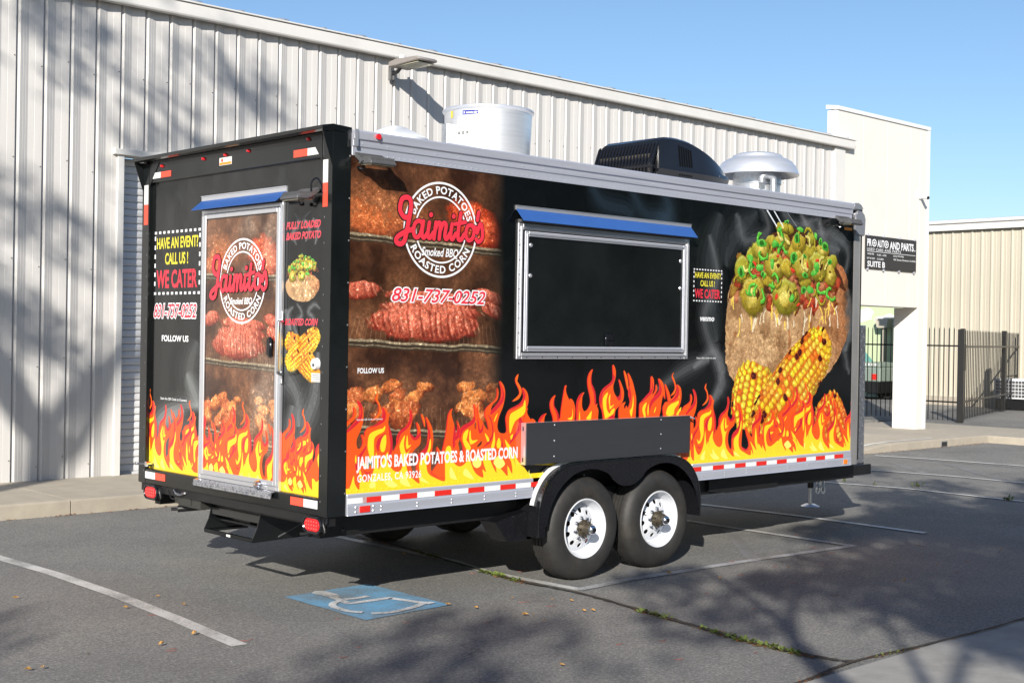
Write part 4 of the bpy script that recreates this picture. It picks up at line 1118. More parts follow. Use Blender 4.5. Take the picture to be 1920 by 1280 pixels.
M['asphalt'] = asphalt_material()
M['paint'] = paint_material('white_lot_paint', (0.56, 0.555, 0.53), -0.02)
M['paint_bright'] = paint_material('fresh_white_lot_paint', (0.70, 0.70, 0.68), -0.12)
M['paint_faded'] = paint_material('faded_lot_paint', (0.24, 0.24, 0.26), 0.10)
M['paint_blue'] = paint_material('blue_bay_paint', (0.15, 0.37, 0.58), 0.03, sc=70)
M['paint_bsym'] = paint_material('white_symbol_paint', (0.74, 0.75, 0.77), 0.02, sc=60)
M['apron'] = mat('grey_road_concrete', (0.33, 0.32, 0.295), 0.85, var=0.12, vscale=2.5, bump=0.3, bscale=90, dirt=(0.14, 0.135, 0.125), dscale=1.2, damt=0.6)
M['soil'] = mat('joint_dirt', (0.055, 0.042, 0.028), 0.95, var=0.4, vscale=30, bump=0.6, bscale=60)
M['weed'] = mat('weed_leaf', (0.13, 0.17, 0.035), 0.6, var=0.4, vscale=8)
M['litter'] = mat('dry_litter', (0.28, 0.11, 0.035), 0.8, var=0.5, vscale=12)
M['leaf_dry'] = mat('dry_yellow_leaf', (0.50, 0.27, 0.07), 0.7, var=0.35, vscale=9)
M['leaf_red'] = mat('dry_red_leaf', (0.30, 0.06, 0.03), 0.7, var=0.3, vscale=9)

# ------------------------------------------------------------------ the lot
mb = MB()
xs = [-150, -40, 0, 7] + [7 + 0.5 * i for i in range(1, 18)] + [20, 60, 150, 500]
ysn = [-300, -40, -5, 5, 20, 60, 400]
vs = [(x, y, gz(x)) for x in xs for y in ysn]
mb._add(vs, [(i * len(ysn) + j, (i + 1) * len(ysn) + j, (i + 1) * len(ysn) + j + 1, i * len(ysn) + j + 1) for i in range(len(xs) - 1) for j in range(len(ysn) - 1)])
tag(mb.build('ground', M['asphalt'], kind='structure'), 'worn grey asphalt of the parking lot under the trailer', 'ground')

def ribbon(mb, pts, w, dz, sub=8):
    """flat strip over the ground along pts"""
    P = []
    for a, b in zip(pts, pts[1:]):
        for k in range(sub):
            t = k / sub
            P.append((a[0] + (b[0] - a[0]) * t, a[1] + (b[1] - a[1]) * t))
    P.append(pts[-1])
    A, B = [], []
    for i, p in enumerate(P):
        a, b = P[max(0, i - 1)], P[min(len(P) - 1, i + 1)]
        dx, dy = b[0] - a[0], b[1] - a[1]
        l = math.hypot(dx, dy) or 1
        ww = (w[0] + (w[1] - w[0]) * i / (len(P) - 1)) if isinstance(w, tuple) else w
        A.append((p[0] - dy / l * ww / 2, p[1] + dx / l * ww / 2)); B.append((p[0] + dy / l * ww / 2, p[1] - dx / l * ww / 2))
    mb.strip([(x, y, gz(x) + dz) for x, y in A], [(x, y, gz(x) + dz) for x, y in B])

# concrete road margin in front, with the joint where the asphalt stops
mb = MB()
X = [-60, -10, 0, 1.7, 3.5, 7] + [7 + 0.85 * i for i in range(1, 11)] + [40, 120]
mb.strip([(x, -2.83, gz(x) + 0.006) for x in X], [(x, -9.5, gz(x) + 0.006) for x in X])
mb.strip([(x, -2.83, gz(x) + 0.006) for x in X], [(x, -2.80, gz(x) - 0.02) for x in X])
tag(mb.build('road_margin', M['apron'], kind='structure'), 'strip of grey concrete roadway at the lower right edge', 'road')

# painted lines; every one is a thing lying on the asphalt
LINES = [
    ('white bay line curving down at the left beside the trailer steps', [(-0.67, 5.3), (-0.655, 3.509), (-0.614, 2.620), (-0.624, 1.578), (-0.681, 0.665), (-0.751, -0.202)], .105, 'paint'),
    ('white bay line under the trailer running along the weedy joint', [(2.10, 5.2), (2.10, 1.2), (1.978, 0.641), (2.038, -0.298)], .085, 'paint'),
    ('long white line along the open ends of the hatched bay', [(2.022, -0.286), (2.612, -0.253), (4.010, -0.307), (5.462, -0.422)], .085, 'paint_faded2'),
    ('white bay line ending in a corner right of the wheels', [(5.5, 5.2), (5.5, 2.0), (5.443, 0.753), (5.424, -0.429)], .085, 'paint'),
    ('white bay line reaching out from the trailer shadow', [(6.6, 5.3), (6.6, 2.3), (6.707, 1.008), (6.677, -0.434)], .095, 'paint_bright'),
    ('white bay line running right from the trailer jack', [(10.05, 5.3), (9.988, 2.992), (10.325, 1.861), (10.274, 0.291)], .085, 'paint_bright'),
    ('white bay line right of the tread plate box', [(12.6, 5.3), (12.487, 3.701), (12.768, 2.583), (12.83, 0.2)], .085, 'paint_bright'),
    ('white bay line nearest the drain in the kerb', [(15.1, 5.2), (15.313, 4.401), (15.547, 2.785), (15.6, 1.5)], .085, 'paint_bright'),
]
M['paint_faded2'] = paint_material('half_worn_lot_paint', (0.42, 0.42, 0.43), 0.03)
for i, (lab, pts, w, mk) in enumerate(LINES):
    mb = MB()
    ribbon(mb, pts, w, 0.004 + 0.0011 * i)
    tag(mb.build('painted_line', M[mk]), lab, 'painted line', 'white lines of the parking bays')
HATCH = [('faded stripe beside the far wheel inside the hatched bay', [(5.353, 0.907), (4.031, -0.388)], .12), ('faded stripe just in front of the rear wheels', [(3.192, 0.330), (2.716, -0.252)], .13),
         ('faded slanting stripe right of the tread plate box', [(14.232, 4.412), (12.907, 3.039)], .16), ('faded slanting stripe right of the drain', [(14.939, 3.840), (13.063, 1.939)], .17),
         ('faded lengthwise stripe beside the farthest bay line', [(15.086, 4.547), (15.175, 3.686), (15.267, 2.652)], .12)]
for i, (lab, pts, w) in enumerate(HATCH):
    mb = MB()
    ribbon(mb, pts, w, 0.002 + 0.0004 * i)
    tag(mb.build('faded_stripe', M['paint_faded']), lab, 'painted stripe', 'faded hatching stripes')

# accessible bay square and wheelchair symbol
c4 = [(0.232, 0.823), (0.967, 0.834), (0.958, -0.104), (0.223, -0.128)]
t = thing('accessible_bay_marking', 'blue painted square with a white wheelchair symbol on the asphalt', 'painted symbol', (1.0, -0.4, 0))
mb = MB()
mb._add([(x, y, 0.0045) for x, y in c4], [(0, 1, 2, 3)])
mb.build('blue_square', M['paint_blue'], t)
def SY(cx, cy):
    return (500 + cx * .323, 1000 + cy * .323)
mb = MB()
SYM = [[(0.488, 0.691), (0.466, 0.756), (0.493, 0.807), (0.531, 0.777), (0.531, 0.656), (0.502, 0.584), (0.463, 0.568), (0.492, 0.545)],
       [(0.474, 0.774), (0.479, 0.602), (0.442, 0.378), (0.493, 0.338), (0.744, 0.320), (0.773, 0.274), (0.851, 0.005)],
       [(0.491, 0.476), (0.578, 0.453), (0.685, 0.461)],
       [(0.865, 0.062), (0.753, -0.006), (0.611, -0.045), (0.468, -0.058), (0.358, -0.011)],
       [(0.445, 0.444), (0.365, 0.418), (0.298, 0.337), (0.282, 0.242), (0.284, 0.133), (0.332, 0.052)],
       [(0.825, 0.003), (0.899, 0.012)]]
for k, p in enumerate(SYM):
    ribbon(mb, smooth_path(p, 4), .052 if k != 1 else .058, 0.0085 + 0.0006 * k, sub=1)
mb.build('wheelchair_symbol', M['paint_bsym'], t)

# joint with weeds and litter
def joint(mb, pts, w, dz, seed):
    r = random.Random(seed)
    P = smooth_path(pts, 14)
    A, B = [], []
    for i, p in enumerate(P):
        a, b = P[max(0, i - 1)], P[min(len(P) - 1, i + 1)]
        dx, dy = b[0] - a[0], b[1] - a[1]
        l = math.hypot(dx, dy) or 1
        w1, w2 = w * r.uniform(.3, 1), w * r.uniform(.3, 1)
        A.append((p[0] - dy / l * w1, p[1] + dx / l * w1, gz(p[0]) + dz)); B.append((p[0] + dy / l * w2, p[1] - dx / l * w2, gz(p[0]) + dz))
    mb.strip(A, B)
    return P
J1 = [(2.22, 5.3), (2.24, 3.5), (2.20, 2.2), (2.001, 0.948), (1.901, 0.174), (1.912, -0.471), (1.772, -1.321), (1.653, -2.050), (1.643, -2.585), (1.715, -2.772)]
J2 = [(0.2, -2.83), (1.1, -2.82), (1.700, -2.760), (2.487, -2.823), (3.618, -2.857), (5.5, -2.83), (9.0, -2.83), (14, -2.83)]
mb = MB()
P1 = joint(mb, J1, .028, .0135, 1)
P2 = joint(mb, J2, .016, .0145, 2)
tag(mb.build('joint_dirt', M['soil'], kind='stuff'), 'dark dirt filling the joints of the paving', 'dirt')
def leafquad(mb, p, s, r, up=0.4):
    a = r.uniform(0, 2 * PI)
    d = Vector((math.cos(a), math.sin(a), r.uniform(0.0, up * 2)))
    e = Vector((-math.sin(a), math.cos(a), r.uniform(-.2, .3))) * (s * r.uniform(.25, .45))
    p = Vector(p)
    q = p + d * s
    mb._add([p, p + d * s * .5 + e, q, p + d * s * .5 - e + Vector((0, 0, s * .1))], [(0, 1, 2, 3)])
r = random.Random(5)
wb, lb = MB(), MB()
def along(P, n, spread, dens):
    for k in range(n):
        i = r.randrange(len(P) - 1)
        f = r.random()
        x = P[i][0] + (P[i + 1][0] - P[i][0]) * f
        y = P[i][1] + (P[i + 1][1] - P[i][1]) * f
        if mnoise.noise(Vector((x * 2.3, y * 2.3, 3))) > dens:
            yield x + r.gauss(0, spread), y + r.gauss(0, spread)
for x, y in along(P1[20:], 1500, .016, -.15):
    leafquad(lb, (x, y, gz(x) + .006), r.uniform(.010, .028), r, .12)
for x, y in along(P1[30:], 800, .014, .02):
    for q in range(3):
        leafquad(wb, (x, y, gz(x) + .006), r.uniform(.014, .036), r, .45)
for x, y in along(P2, 900, .012, .0):
    leafquad(lb, (x, y, gz(x) + .008), r.uniform(.008, .02), r, .12)
for x, y in along(P2[20:60], 260, .012, .1):
    leafquad(wb, (x, y, gz(x) + .008), r.uniform(.01, .022), r, .4)
for k in range(900):      # along the foot of the kerb
    x = r.uniform(.2, 19.5)
    if x < 3 or x > 13:
        leafquad(lb, (x, 5.485 - abs(r.gauss(0, .03)), gz(x) + .006), r.uniform(.012, .035), r, .15)
for k in range(10):
    x, y = r.choice([(10.371, 3.120), (10.351, 2.818), (10.425, 2.382), (10.732, 1.941), (10.214, 0.459), (10.166, 3.262)])
    for q in range(6):
        leafquad(wb, (x + r.gauss(0, .03), y + r.gauss(0, .03), gz(x) + .006), r.uniform(.02, .045), r, 1.0)
tag(wb.build('joint_weeds', M['weed'], kind='stuff'), 'small green weeds growing along the joints', 'weeds')
tag(lb.build('dry_litter', M['litter'], kind='stuff'), 'brown leaf litter lying along joints and kerb foot', 'litter')

# fallen leaves one can tell apart, twigs and specks as litter
leafspots = [(945, 388 * .3125 + 1000), ]
LV = [(-0.456, 1.327), (-0.787, 1.124), (-0.453, 0.985), (-0.824, 0.190), (-1.528, 0.125), (-1.106, 0.072), (-1.847, -0.006), (-1.930, 0.005), (-1.212, 1.863), (0.921, -0.119), (1.001, -0.316), (1.407, -0.234), (1.602, -0.437), (1.668, -0.559),
      (1.493, -0.842), (1.552, -0.869), (1.107, -0.679), (1.057, -0.904), (3.020, -0.293), (3.970, -0.744), (4.240, -0.895), (5.871, -0.810), (6.170, -0.964), (5.082, -1.429), (6.254, -1.396), (4.234, -1.617), (3.178, -0.672), (0.354, -1.755), (1.940, 1.626), (1.148, -0.712)]
mb = MB()
s = .017
mb._add([(0, -s * 1.3, .004), (s * .8, -s * .4, .010), (s * .55, s * .5, .016), (0, s * 1.5, .006), (-s * .6, s * .5, .019), (-s * .9, -s * .35, .007), (0, 0, .003)],
        [(0, 1, 6), (1, 2, 6), (2, 3, 6), (3, 4, 6), (4, 5, 6), (5, 0, 6)])
proto = None
for k, (x, y) in enumerate(LV):
    if proto is None:
        proto = mb.build('fallen_leaf', M['leaf_dry'])
        o = proto
    else:
        o = proto.copy()
        COL.objects.link(o)
    o.location = (x, y, gz(x) + .012)
    o.rotation_euler = (r.uniform(-.2, .2), r.uniform(-.2, .2), r.uniform(0, 6.28))
    q = r.uniform(.45, 1.15)
    o.scale = (q * r.uniform(.6, 1), q, q)
    tag(o, 'small curled yellow brown leaf lying on the asphalt', 'leaf', 'fallen leaves scattered on the asphalt')
mb = MB()
for k in range(45):
    x, y = r.uniform(-1.5, 7), r.uniform(-2.4, 1.0)
    a = r.uniform(-.6, .6) - .75
    L_ = r.uniform(.03, .09)
    pts = [(x + math.cos(a + .5 * (i - 1)) * L_ * i / 2, y + math.sin(a + .5 * (i - 1)) * L_ * i / 2, gz(x) + .007) for i in range(3)]
    mb.tube(pts, .0015, 4)
tag(mb.build('fallen_twigs', M['leaf_red'], kind='stuff'), 'thin reddish twigs scattered on the asphalt', 'twigs')
mb = MB()
for k in range(260):
    x, y = r.uniform(-2, 10), r.uniform(-2.7, 4.0)
    s = r.uniform(.003, .010)
    leafquad(mb, (x, y, gz(x) + .005), s, r, .1)
tag(mb.build('white_grit', M['sticker_white'], kind='stuff'), 'tiny pale specks of grit on the asphalt', 'grit')

# ------------------------------------------------------------------ pavement in front of the buildings
def pave_h(x, y):
    ramp = smoothstep(10.0, 11.0, x) * (1 - smoothstep(14.2, 16.4, x))
    f = 1 - ramp * (1 - min(1, max(0.0, (y - 5.5) / 1.25)))
    return gz(x) + 0.006 + 0.144 * f
sw = thing('pavement', 'pale concrete pavement with kerb along the warehouse wall', 'pavement', (0, 5.5, 0), kind='structure')
x0 = 0.855 - 3.05 * 6
first = True
while x0 < 19.6:
    x1 = min(x0 + 3.038, 19.74)
    n = 8
    mb = MB()
    Y = [5.50, 5.503, 5.52, 5.8, 6.1, 6.4, 6.75, 7.28]
    vs = []
    for i in range(n + 1):
        x = x0 + (x1 - x0) * i / n
        vs.append((x, 5.50, gz(x) - .12))
        for j, y in enumerate(Y):
            h = pave_h(x, max(y, 5.52)) - (0.02 if j == 0 else 0.006 if j == 1 else 0)
            vs.append((x, y, max(h, gz(x) + .004)))
        vs.append((x, 7.28, gz(x) - .12))
    m_ = len(Y) + 2
    fs = [(i * m_ + j, (i + 1) * m_ + j, (i + 1) * m_ + j + 1, i * m_ + j + 1) for i in range(n) for j in range(m_ - 1)]
    fs += [tuple(range(m_)), tuple(range(n * m_, (n + 1) * m_))[::-1]]
    mb._add(vs, fs)
    mb.build('slab', M['kerb'] if False else M['concrete'], sw)
    x0 += 3.05
mb = MB()
mb.box(-18, 19.74, 5.56, 7.27, -.5, -.16)
mb.build('slab_bed', M['soil'], sw)
# the drain mouth let into the kerb face
mb = MB()
dx = (21.210, -0.321)[0]
dx = 18.0
mb.box(dx - .12, dx + .12, 5.485, 5.50, -.115, -.015)
mb.build('drain_frame', M['galv'], sw)
mb = MB()
mb.box(dx - .10, dx + .10, 5.482, 5.4845, -.11, -.03)
mb.build('drain_mouth', M['ink'], sw)
mb = MB()
ribbon(mb, [(14.9, 5.75), (17.9, 5.70)], .06, 0.158 + .0, 6)
for i, v in enumerate(mb.v):
    mb.v[i] = (v[0], v[1], pave_h(v[0], v[1]) + .006)
tag(mb.build('painted_line', M['paint_bright']), 'short white line painted on top of the pavement', 'painted line', 'white lines of the parking bays')
# apron running out towards the gate
mb = MB()
mb.box(19.76, 22.4, -1.5, 9.0, -.25, 0.012)
tag(mb.build('gate_apron', M['concrete'], kind='structure', bevel=.015), 'concrete apron with kerb in front of the black gate', 'pavement')
mb = MB()
mb.box(17.0, 19.755, 7.285, 9.0, -.25, .010)
tag(mb.build('passage_floor', M['concrete'], kind='structure'), 'concrete floor inside the portal passage', 'pavement')
mb = MB()
mb.box(22.42, 60.0, -4.0, 40.0, -.25, -.012)
tag(mb.build('gate_drive', M['asphalt'], kind='structure'), 'dark asphalt drive behind the black gate', 'driveway')
mb = MB()
for cx, cy, w in ((21.9, 6.2, .5), (21.95, 5.4, .4)):
    mb.box(cx, cx + .1, cy, cy + w, .0165, .018)

# ------------------------------------------------------------------ the warehouse
wh = thing('warehouse', 'long warehouse clad in ribbed cream metal sheet with a roll-up door', 'building', (1.5, 7.25, 0))
EAVE = 5.60
PITCH = 0.3035
PROF = [(0.0, 0.0), (0.003, -.030), (0.020, -.030), (0.050, 0.0), (0.080, -.0066), (0.083, -.0095), (0.088, -.0084), (0.112, -.0137), (0.115, -.0166), (0.120, -.0155), (0.150, -.022), (0.215, -.0127), (0.218, -.0150), (0.222, -.0117), (PITCH - .0005, 0.0)]
def rib_panel(z0, z1, w=1.0, prof=PROF, t=.02):
    mb = MB()
    pts = [(x, -o) for x, o in prof if x <= w * PITCH + 1e-6]
    poly = pts + [(pts[-1][0], .05), (0, .05)]
    mb.prism(poly, lambda u, v, q: (u, v, q), z0, z1)
    # two faint stiffening creases and screw heads are too small to pick apart
    return mb
full = rib_panel(-.02, EAVE)
over = rib_panel(3.90, EAVE)
xs_full, xs_over = [], []
k = -50
while True:
    x = 0.963 + PITCH * k
    if x > 16.75:
        break
    if 2.16 < x + .01 and x < 6.3:
        xs_over.append(x)
    else:
        xs_full.append(x)
    k += 1
ORGW = Vector((1.5, 7.25, 0))
def rel(x, y, z):
    return (x - 1.5, y - 7.25, z)
rows(full, 'wall_panel', M['wall'], wh, [rel(x, 7.25, 0) for x in xs_full])
rows(over, 'wall_panel', M['wall'], wh, [rel(x, 7.25, 0) for x in xs_over])
mb = MB()
mb.prism([(0, 0), (.003, .030), (.020, .030), (.050, 0.0), (.080, .006), (.080, .05), (0, .05)], lambda u, v, q: (u, v, q), -.02, 3.90)
b = mb.build('wall_panel', M['wall'], None)
mb = MB()
# screws
for x in xs_full + xs_over:
    for z in (.35, 1.45, 2.55, 3.65, 4.75):
        if z < 3.9 and x in xs_over:
            continue
        mb.box(x - .020, x - .012, 7.243, 7.2515, z - .004 + .05 * math.sin(x * 9), z + .004 + .05 * math.sin(x * 9))
mb.build('screw_heads', M['hub'], wh, kind='stuff')
bpy.data.objects.remove(b)
# door surround
mb = MB()
mb.box(2.155, 2.235, 7.222, 7.44, .10, 3.90)
mb.build('door_jamb', M['wall_trim'], wh, bevel=.004)
mb = MB()
mb.box(6.30, 6.38, 7.222, 7.44, .10, 3.90)
mb.build('door_jamb', M['wall_trim'], wh, bevel=.004)
mb = MB()
mb.box(2.10, 6.42, 7.195, 7.44, 3.83, 3.898)
mb.build('door_header', M['wall_trim'], wh, bevel=.004)
rd = MB()
rd.box(2.24, 6.29, 7.50, 7.52, .1, 3.83)
rdo = rd.build('roll_up_door', M['ink'], wh)
sl = MB()
sl.prism([(0, .0), (0, .076), (-.004, .080), (-.012, .070), (-.016, .045), (-.014, .015), (-.004, .003)], lambda u, v, q: (q, u, v), 0, 4.04, True)
rows(sl, 'slat', M['shutter'], rdo, [Vector((2.245, 7.44, .165 + .083 * k)) - ORGW for k in range(44)])
mb = MB()
mb.box(2.245, 6.285, 7.40, 7.455, .115, .165)
mb.build('bottom_bar', M['shutter'], rdo)
# eave trim and roof
mb = MB()
mb.prism([(7.135, 5.565), (7.145, 5.545), (7.235, 5.545), (7.235, 5.73), (7.135, 5.700)], lambda u, v, q: (q, u, v), -14.6, 17.40)
mb.build('eave_fascia', M['wall_trim'], wh, bevel=.003)
mb = MB()
mb.prism([(7.115, 5.712), (7.115, 5.728), (7.30, 5.765), (25, 7.3), (25, 7.28), (7.30, 5.74), (7.14, 5.706)], lambda u, v, q: (q, u, v), -14.62, 17.42)
mb.build('roof', M['wall_trim'], wh)
mb = MB()
k = 0
for i in range(52):
    x = -14 + i * .61
    mb.box(x, x + .035, 7.16, 9.0, 5.742 + .0, 5.765 + .0, None) if False else None
    big = i % 2 == 0
    mb.prism([(7.12, 5.728), (7.12, 5.745), (7.20, 5.772 if big else 5.762), (7.32, 5.79 if big else 5.775), (7.32, 5.765), (7.16, 5.735)], lambda u, v, q: (q, u, v), x, x + (.07 if big else .04))
mb.build('roof_seam_clips', M['galv'], wh, kind='stuff')
mb = MB()
mb.box(16.82, 17.17, 7.205, 7.30, .0, 5.54)
mb.build('corner_trim', M['wall_trim'], wh, bevel=.008)
mb = MB()
mb.box(-14.6, 2.1, 7.33, 7.36, 0, 2.0)
mb.box(6.45, 16.85, 7.33, 7.36, 0, 2.0)
mb.box(-14.6, -14.5, 7.36, 25, 0, 5.6)
mb.box(16.86, 16.93, 7.36, 25, 0, 5.6)
mb.build('end_wall', M['wall'], wh)

# wall light
wl = thing('wall_light', 'grey box wall light on an arm under the warehouse eave', 'wall light', (6.08, 7.2, 5.36))
mb = MB()
mb.box(6.03, 6.11, 7.18, 7.22, 5.24, 5.44)
mb.cyl((6.07, 7.15, 5.24), (6.07, 7.15, 5.30), .02)
mb.build('mounting_plate', M['grey_cast'], wl, bevel=.005)
mb = MB()
mb.tube([(6.07, 7.18, 5.33), (6.075, 7.08, 5.34), (6.09, 7.02, 5.40)], .025, 8)
mb.build('arm', M['grey_cast'], wl, smooth=True)
mb = MB()
mb.prism([(7.08, 5.385), (7.08, 5.455), (6.93, 5.475), (6.50, 5.455), (6.45, 5.43), (6.45, 5.405), (6.93, 5.385)], lambda u, v, q: (q, u, v), 5.92, 6.25)
mb.build('housing', mat('light_housing_grey', (0.30, 0.27, 0.25), .5, .2), wl, bevel=.008, smooth=40, seg=2)
mb = MB()
for j in range(3):
    mb.box(5.945 + j * .098, 5.945 + j * .098 + .088, 6.49, 6.90, 5.377, 5.388)
mb.build('lens', M['lens_glass'], wl, bevel=.004)
mb = MB()
mb.cyl((6.06, 6.96, 5.465), (6.06, 6.96, 5.54), .042, n=14)
mb.build('light_sensor', M['white_metal'], wl, smooth=True)

# ------------------------------------------------------------------ portal
pt = thing('entrance_portal', 'tall cream entrance portal wall joined to the end of the warehouse', 'building', (18.7, 7.4, 0))
cuts = [16.96, 17.86, 18.76, 19.66, 20.055, 20.40]
for i in range(len(cuts) - 1):
    a, b_ = cuts[i], cuts[i + 1]
    mb = MB()
    lo = 2.545 if (i not in (0, 4)) else .0
    mb.box(a + .003, b_ - .003, 7.25, 7.28, lo if lo > 1 else 0.0, 6.275)
    mb.build('wall_panel', M['wall_white'], pt, bevel=.002)
mb = MB()
mb.box(16.95, 20.40, 7.282, 7.48, 2.547, 6.27)
mb.box(17.86, 20.05, 7.485, 7.80, 2.549, 3.0)
mb.build('wall_core', M['wall_white'], pt)
for a in (20.058, 16.962):
    mb = MB()
    mb.box(a, a + (.34 if a > 18 else .88), 7.283, 7.80, 0.0, 2.543)
    mb.build('pillar', M['wall_white'], pt, bevel=.003)
mb = MB()
mb.prism([(7.225, 6.27), (7.225, 6.345), (7.51, 6.385), (7.51, 6.31)], lambda u, v, q: (q, u, v), 16.93, 20.43)
mb.build('parapet_cap', M['white_metal'], pt, bevel=.003)
mb = MB()
mb.box(20.402, 20.43, 7.235, 7.80, 0.0, 6.268)
mb.box(20.33, 20.4015, 7.235, 7.2485, 0.0, 6.268)
mb.build('corner_trim', M['white_metal'], pt, bevel=.003)

# sign
sg = thing('business_sign', 'black sign with white lettering reading PRO AUTO AND PARTS on the portal', 'sign', (18.93, 7.23, 3.6))
SX0, SX1, SZ0, SZ1 = 17.97, 19.90, 3.275, 3.93
mb = MB()
mb.box(SX0, SX1, 7.215, 7.24, SZ0, SZ1)
mb.build('sign_board', M['ink'], sg, bevel=.003)
mb = MB()
for k in range(4):
    x = SX0 + .06 + k * (SX1 - SX0 - .15) / 3
    mb.box(x, x + .04, 7.208, 7.247, SZ1 - .01, SZ1 + .03)
    mb.box(x, x + .04, 7.208, 7.247, SZ0 - .03, SZ0 + .01)
mb.build('sign_clips', M['alu'], sg, kind='stuff')
def sat(u, v, w):
    return (SX0 + u * (SX1 - SX0), 7.2125 - w, SZ1 - v * (SZ1 - SZ0))
def slet(mb, s, u0, u1, vt, vb, bold=.02, **k):
    vs_, fs_ = text_mesh(s, bold=bold, **k)
    us = [q[0] for q in vs_]; ws = [q[1] for q in vs_]
    a, b2, c, d = min(us), max(us), min(ws), max(ws)
    mb._add([sat(u0 + (q[0] - a) / (b2 - a) * (u1 - u0), vb + (q[1] - c) / (d - c) * (vt - vb), 0) for q in vs_], fs_)
mb = MB()
slet(mb, "PR", .02, .105, .10, .33, .035); slet(mb, "AUT", .215, .345, .11, .34, .035); slet(mb, "AND PARTS", .455, .94, .12, .36, .035); slet(mb, "INC", .945, .98, .31, .35, .02)
for cu, cv_ in ((.155, .215), (.39, .225)):
    n = 20
    for ra, rb in ((.045, .033),):
        A = [sat(cu + ra * math.cos(2 * PI * k / n), cv_ + ra * 2.6 * math.sin(2 * PI * k / n), 0) for k in range(n + 1)]
        B = [sat(cu + rb * math.cos(2 * PI * k / n), cv_ + rb * 2.6 * math.sin(2 * PI * k / n), 0) for k in range(n + 1)]
        mb.strip(A, B)
    for a in (0, PI / 3, 2 * PI / 3):
        c_, s_ = math.cos(a) * .034, math.sin(a) * .034
        mb._add([sat(cu - c_ - s_ * .12, cv_ - s_ * 2.6 + c_ * .3, .0004 + a * .0001), sat(cu + c_ - s_ * .12, cv_ + s_ * 2.6 + c_ * .3, .0004 + a * .0001),
                 sat(cu + c_ + s_ * .12, cv_ + s_ * 2.6 - c_ * .3, .0004 + a * .0001), sat(cu - c_ + s_ * .12, cv_ - s_ * 2.6 - c_ * .3, .0004 + a * .0001)], [(0, 1, 2, 3)])
mb.build('name_lettering', M['vinyl_white'], sg)
mb = MB()
slet(mb, "USED CARS AND PARTS", .02, .68, .375, .455, .012, spacing=1.2)
mb._add([sat(.02, .475, 0), sat(.98, .475, 0), sat(.98, .488, 0), sat(.02, .488, 0)], [(0, 1, 2, 3)])
slet(mb, "MON-FRI", .03, .15, .53, .585, .012); slet(mb, "9 AM - 4 PM", .21, .39, .54, .60, .012); slet(mb, "(530) 790-8785", .53, .74, .53, .59, .01)
slet(mb, "SAT & SUN", .02, .17, .66, .715, .012); slet(mb, "CLOSED", .21, .34, .665, .72, .012); slet(mb, "4581 Skyway Olivehurst, CA 95961", .53, .985, .635, .705, .01)
mb.build('opening_hours_lettering', M['vinyl_white'], sg)
mb = MB()
slet(mb, "SUITE B", .03, .37, .77, .95, .03)
mb.build('suite_lettering', M['vinyl_white'], sg)

cm = thing('security_camera', 'small white bullet security camera high on the portal wall', 'camera', (20.12, 7.2, 4.83))
mb = MB()
mb.cyl((20.03, 7.247, 4.85), (20.03, 7.22, 4.85), .045, n=14)
mb.tube([(20.03, 7.22, 4.85), (20.05, 7.17, 4.85)], .018)
mb.build('bracket', M['white_metal'], cm, smooth=True)
mb = MB()
mb.cyl((20.07, 7.20, 4.85), (20.02, 7.04, 4.82), .040, n=16)
mb.build('housing', M['white_metal'], cm, smooth=True)
mb = MB()
mb.cyl((20.02, 7.042, 4.82), (20.016, 7.030, 4.818), .034, n=16)
mb.build('lens', M['ink'], cm, smooth=True)

# ------------------------------------------------------------------ fence and gate
def picket_proto(h, s=.016):
    mb = MB()
    mb.box(-s / 2, s / 2, -s / 2, s / 2, 0, h - .05)
    mb._add([(-s / 2, -s / 2, h - .05), (s / 2, -s / 2, h - .05), (s / 2, s / 2, h - .05), (-s / 2, s / 2, h - .05), (0, 0, h)], [(0, 1, 4), (1, 2, 4), (2, 3, 4), (3, 0, 4)])
    return mb
GP = Vector((23.4, 8.02, 0))
fn = thing('iron_fence', 'black iron picket fence between the portal and the gate post', 'fence', tuple(GP))
locs = [(0, .18 + .125 * k, .03) for k in range(34)]
rows(picket_proto(2.16), 'picket', M['fence'], fn, locs)
for z in (.44, 1.74):
    mb = MB()
    mb.box(23.385, 23.415, 8.08, 12.4, z, z + .035)
    mb.build('rail', M['fence'], fn)
for y in (10.55, 12.4):
    mb = MB()
    mb.box(23.35, 23.45, y, y + .1, 0, 2.15)
    mb.build('post', M['fence'], fn, bevel=.004)
gt = thing('iron_gate', 'wide black iron picket gate right of the portal', 'gate', tuple(GP))
gd = (Vector((29.2, 9.75, 0)) - GP).normalized()
rows(picket_proto(2.10), 'picket', M['fence'], gt, [gd * (.30 + .20 * k) + Vector((0, 0, .05)) for k in range(50)])
gn = Vector((-gd.y, gd.x, 0))
def along_gate(s0, s1, w, z0, z1, name, mk='fence', off=0):
    mb = MB()
    pts = [(s0, -w / 2 + off), (s1, -w / 2 + off), (s1, w / 2 + off), (s0, w / 2 + off)]
    mb.prism(pts, lambda u, v, q: tuple(GP + gd * u + gn * v + Vector((0, 0, q))), z0, z1)
    return mb.build(name, M[mk], gt, bevel=.004)
along_gate(.12, 10.6, .035, .44, .485, 'rail')
along_gate(.12, 10.6, .035, 1.72, 1.765, 'rail')
along_gate(5.98, 10.6, .035, .92, .95, 'rail', off=.04)
along_gate(-.05, .09, .14, 0, 2.14, 'post')
along_gate(.11, .21, .10, .05, 2.16, 'post')
along_gate(5.86, 6.02, .12, .03, 2.17, 'post', off=.05)
mb = MB()
mb.prism([(-.05 + .14 * 1.0, -.09), (.13, -.09), (.13, -.075), (.09, -.075)], lambda u, v, q: tuple(GP + gd * u + gn * v + Vector((0, 0, q))), 1.2, 1.8)
mb.build('latch_plate', M['fence'], gt)

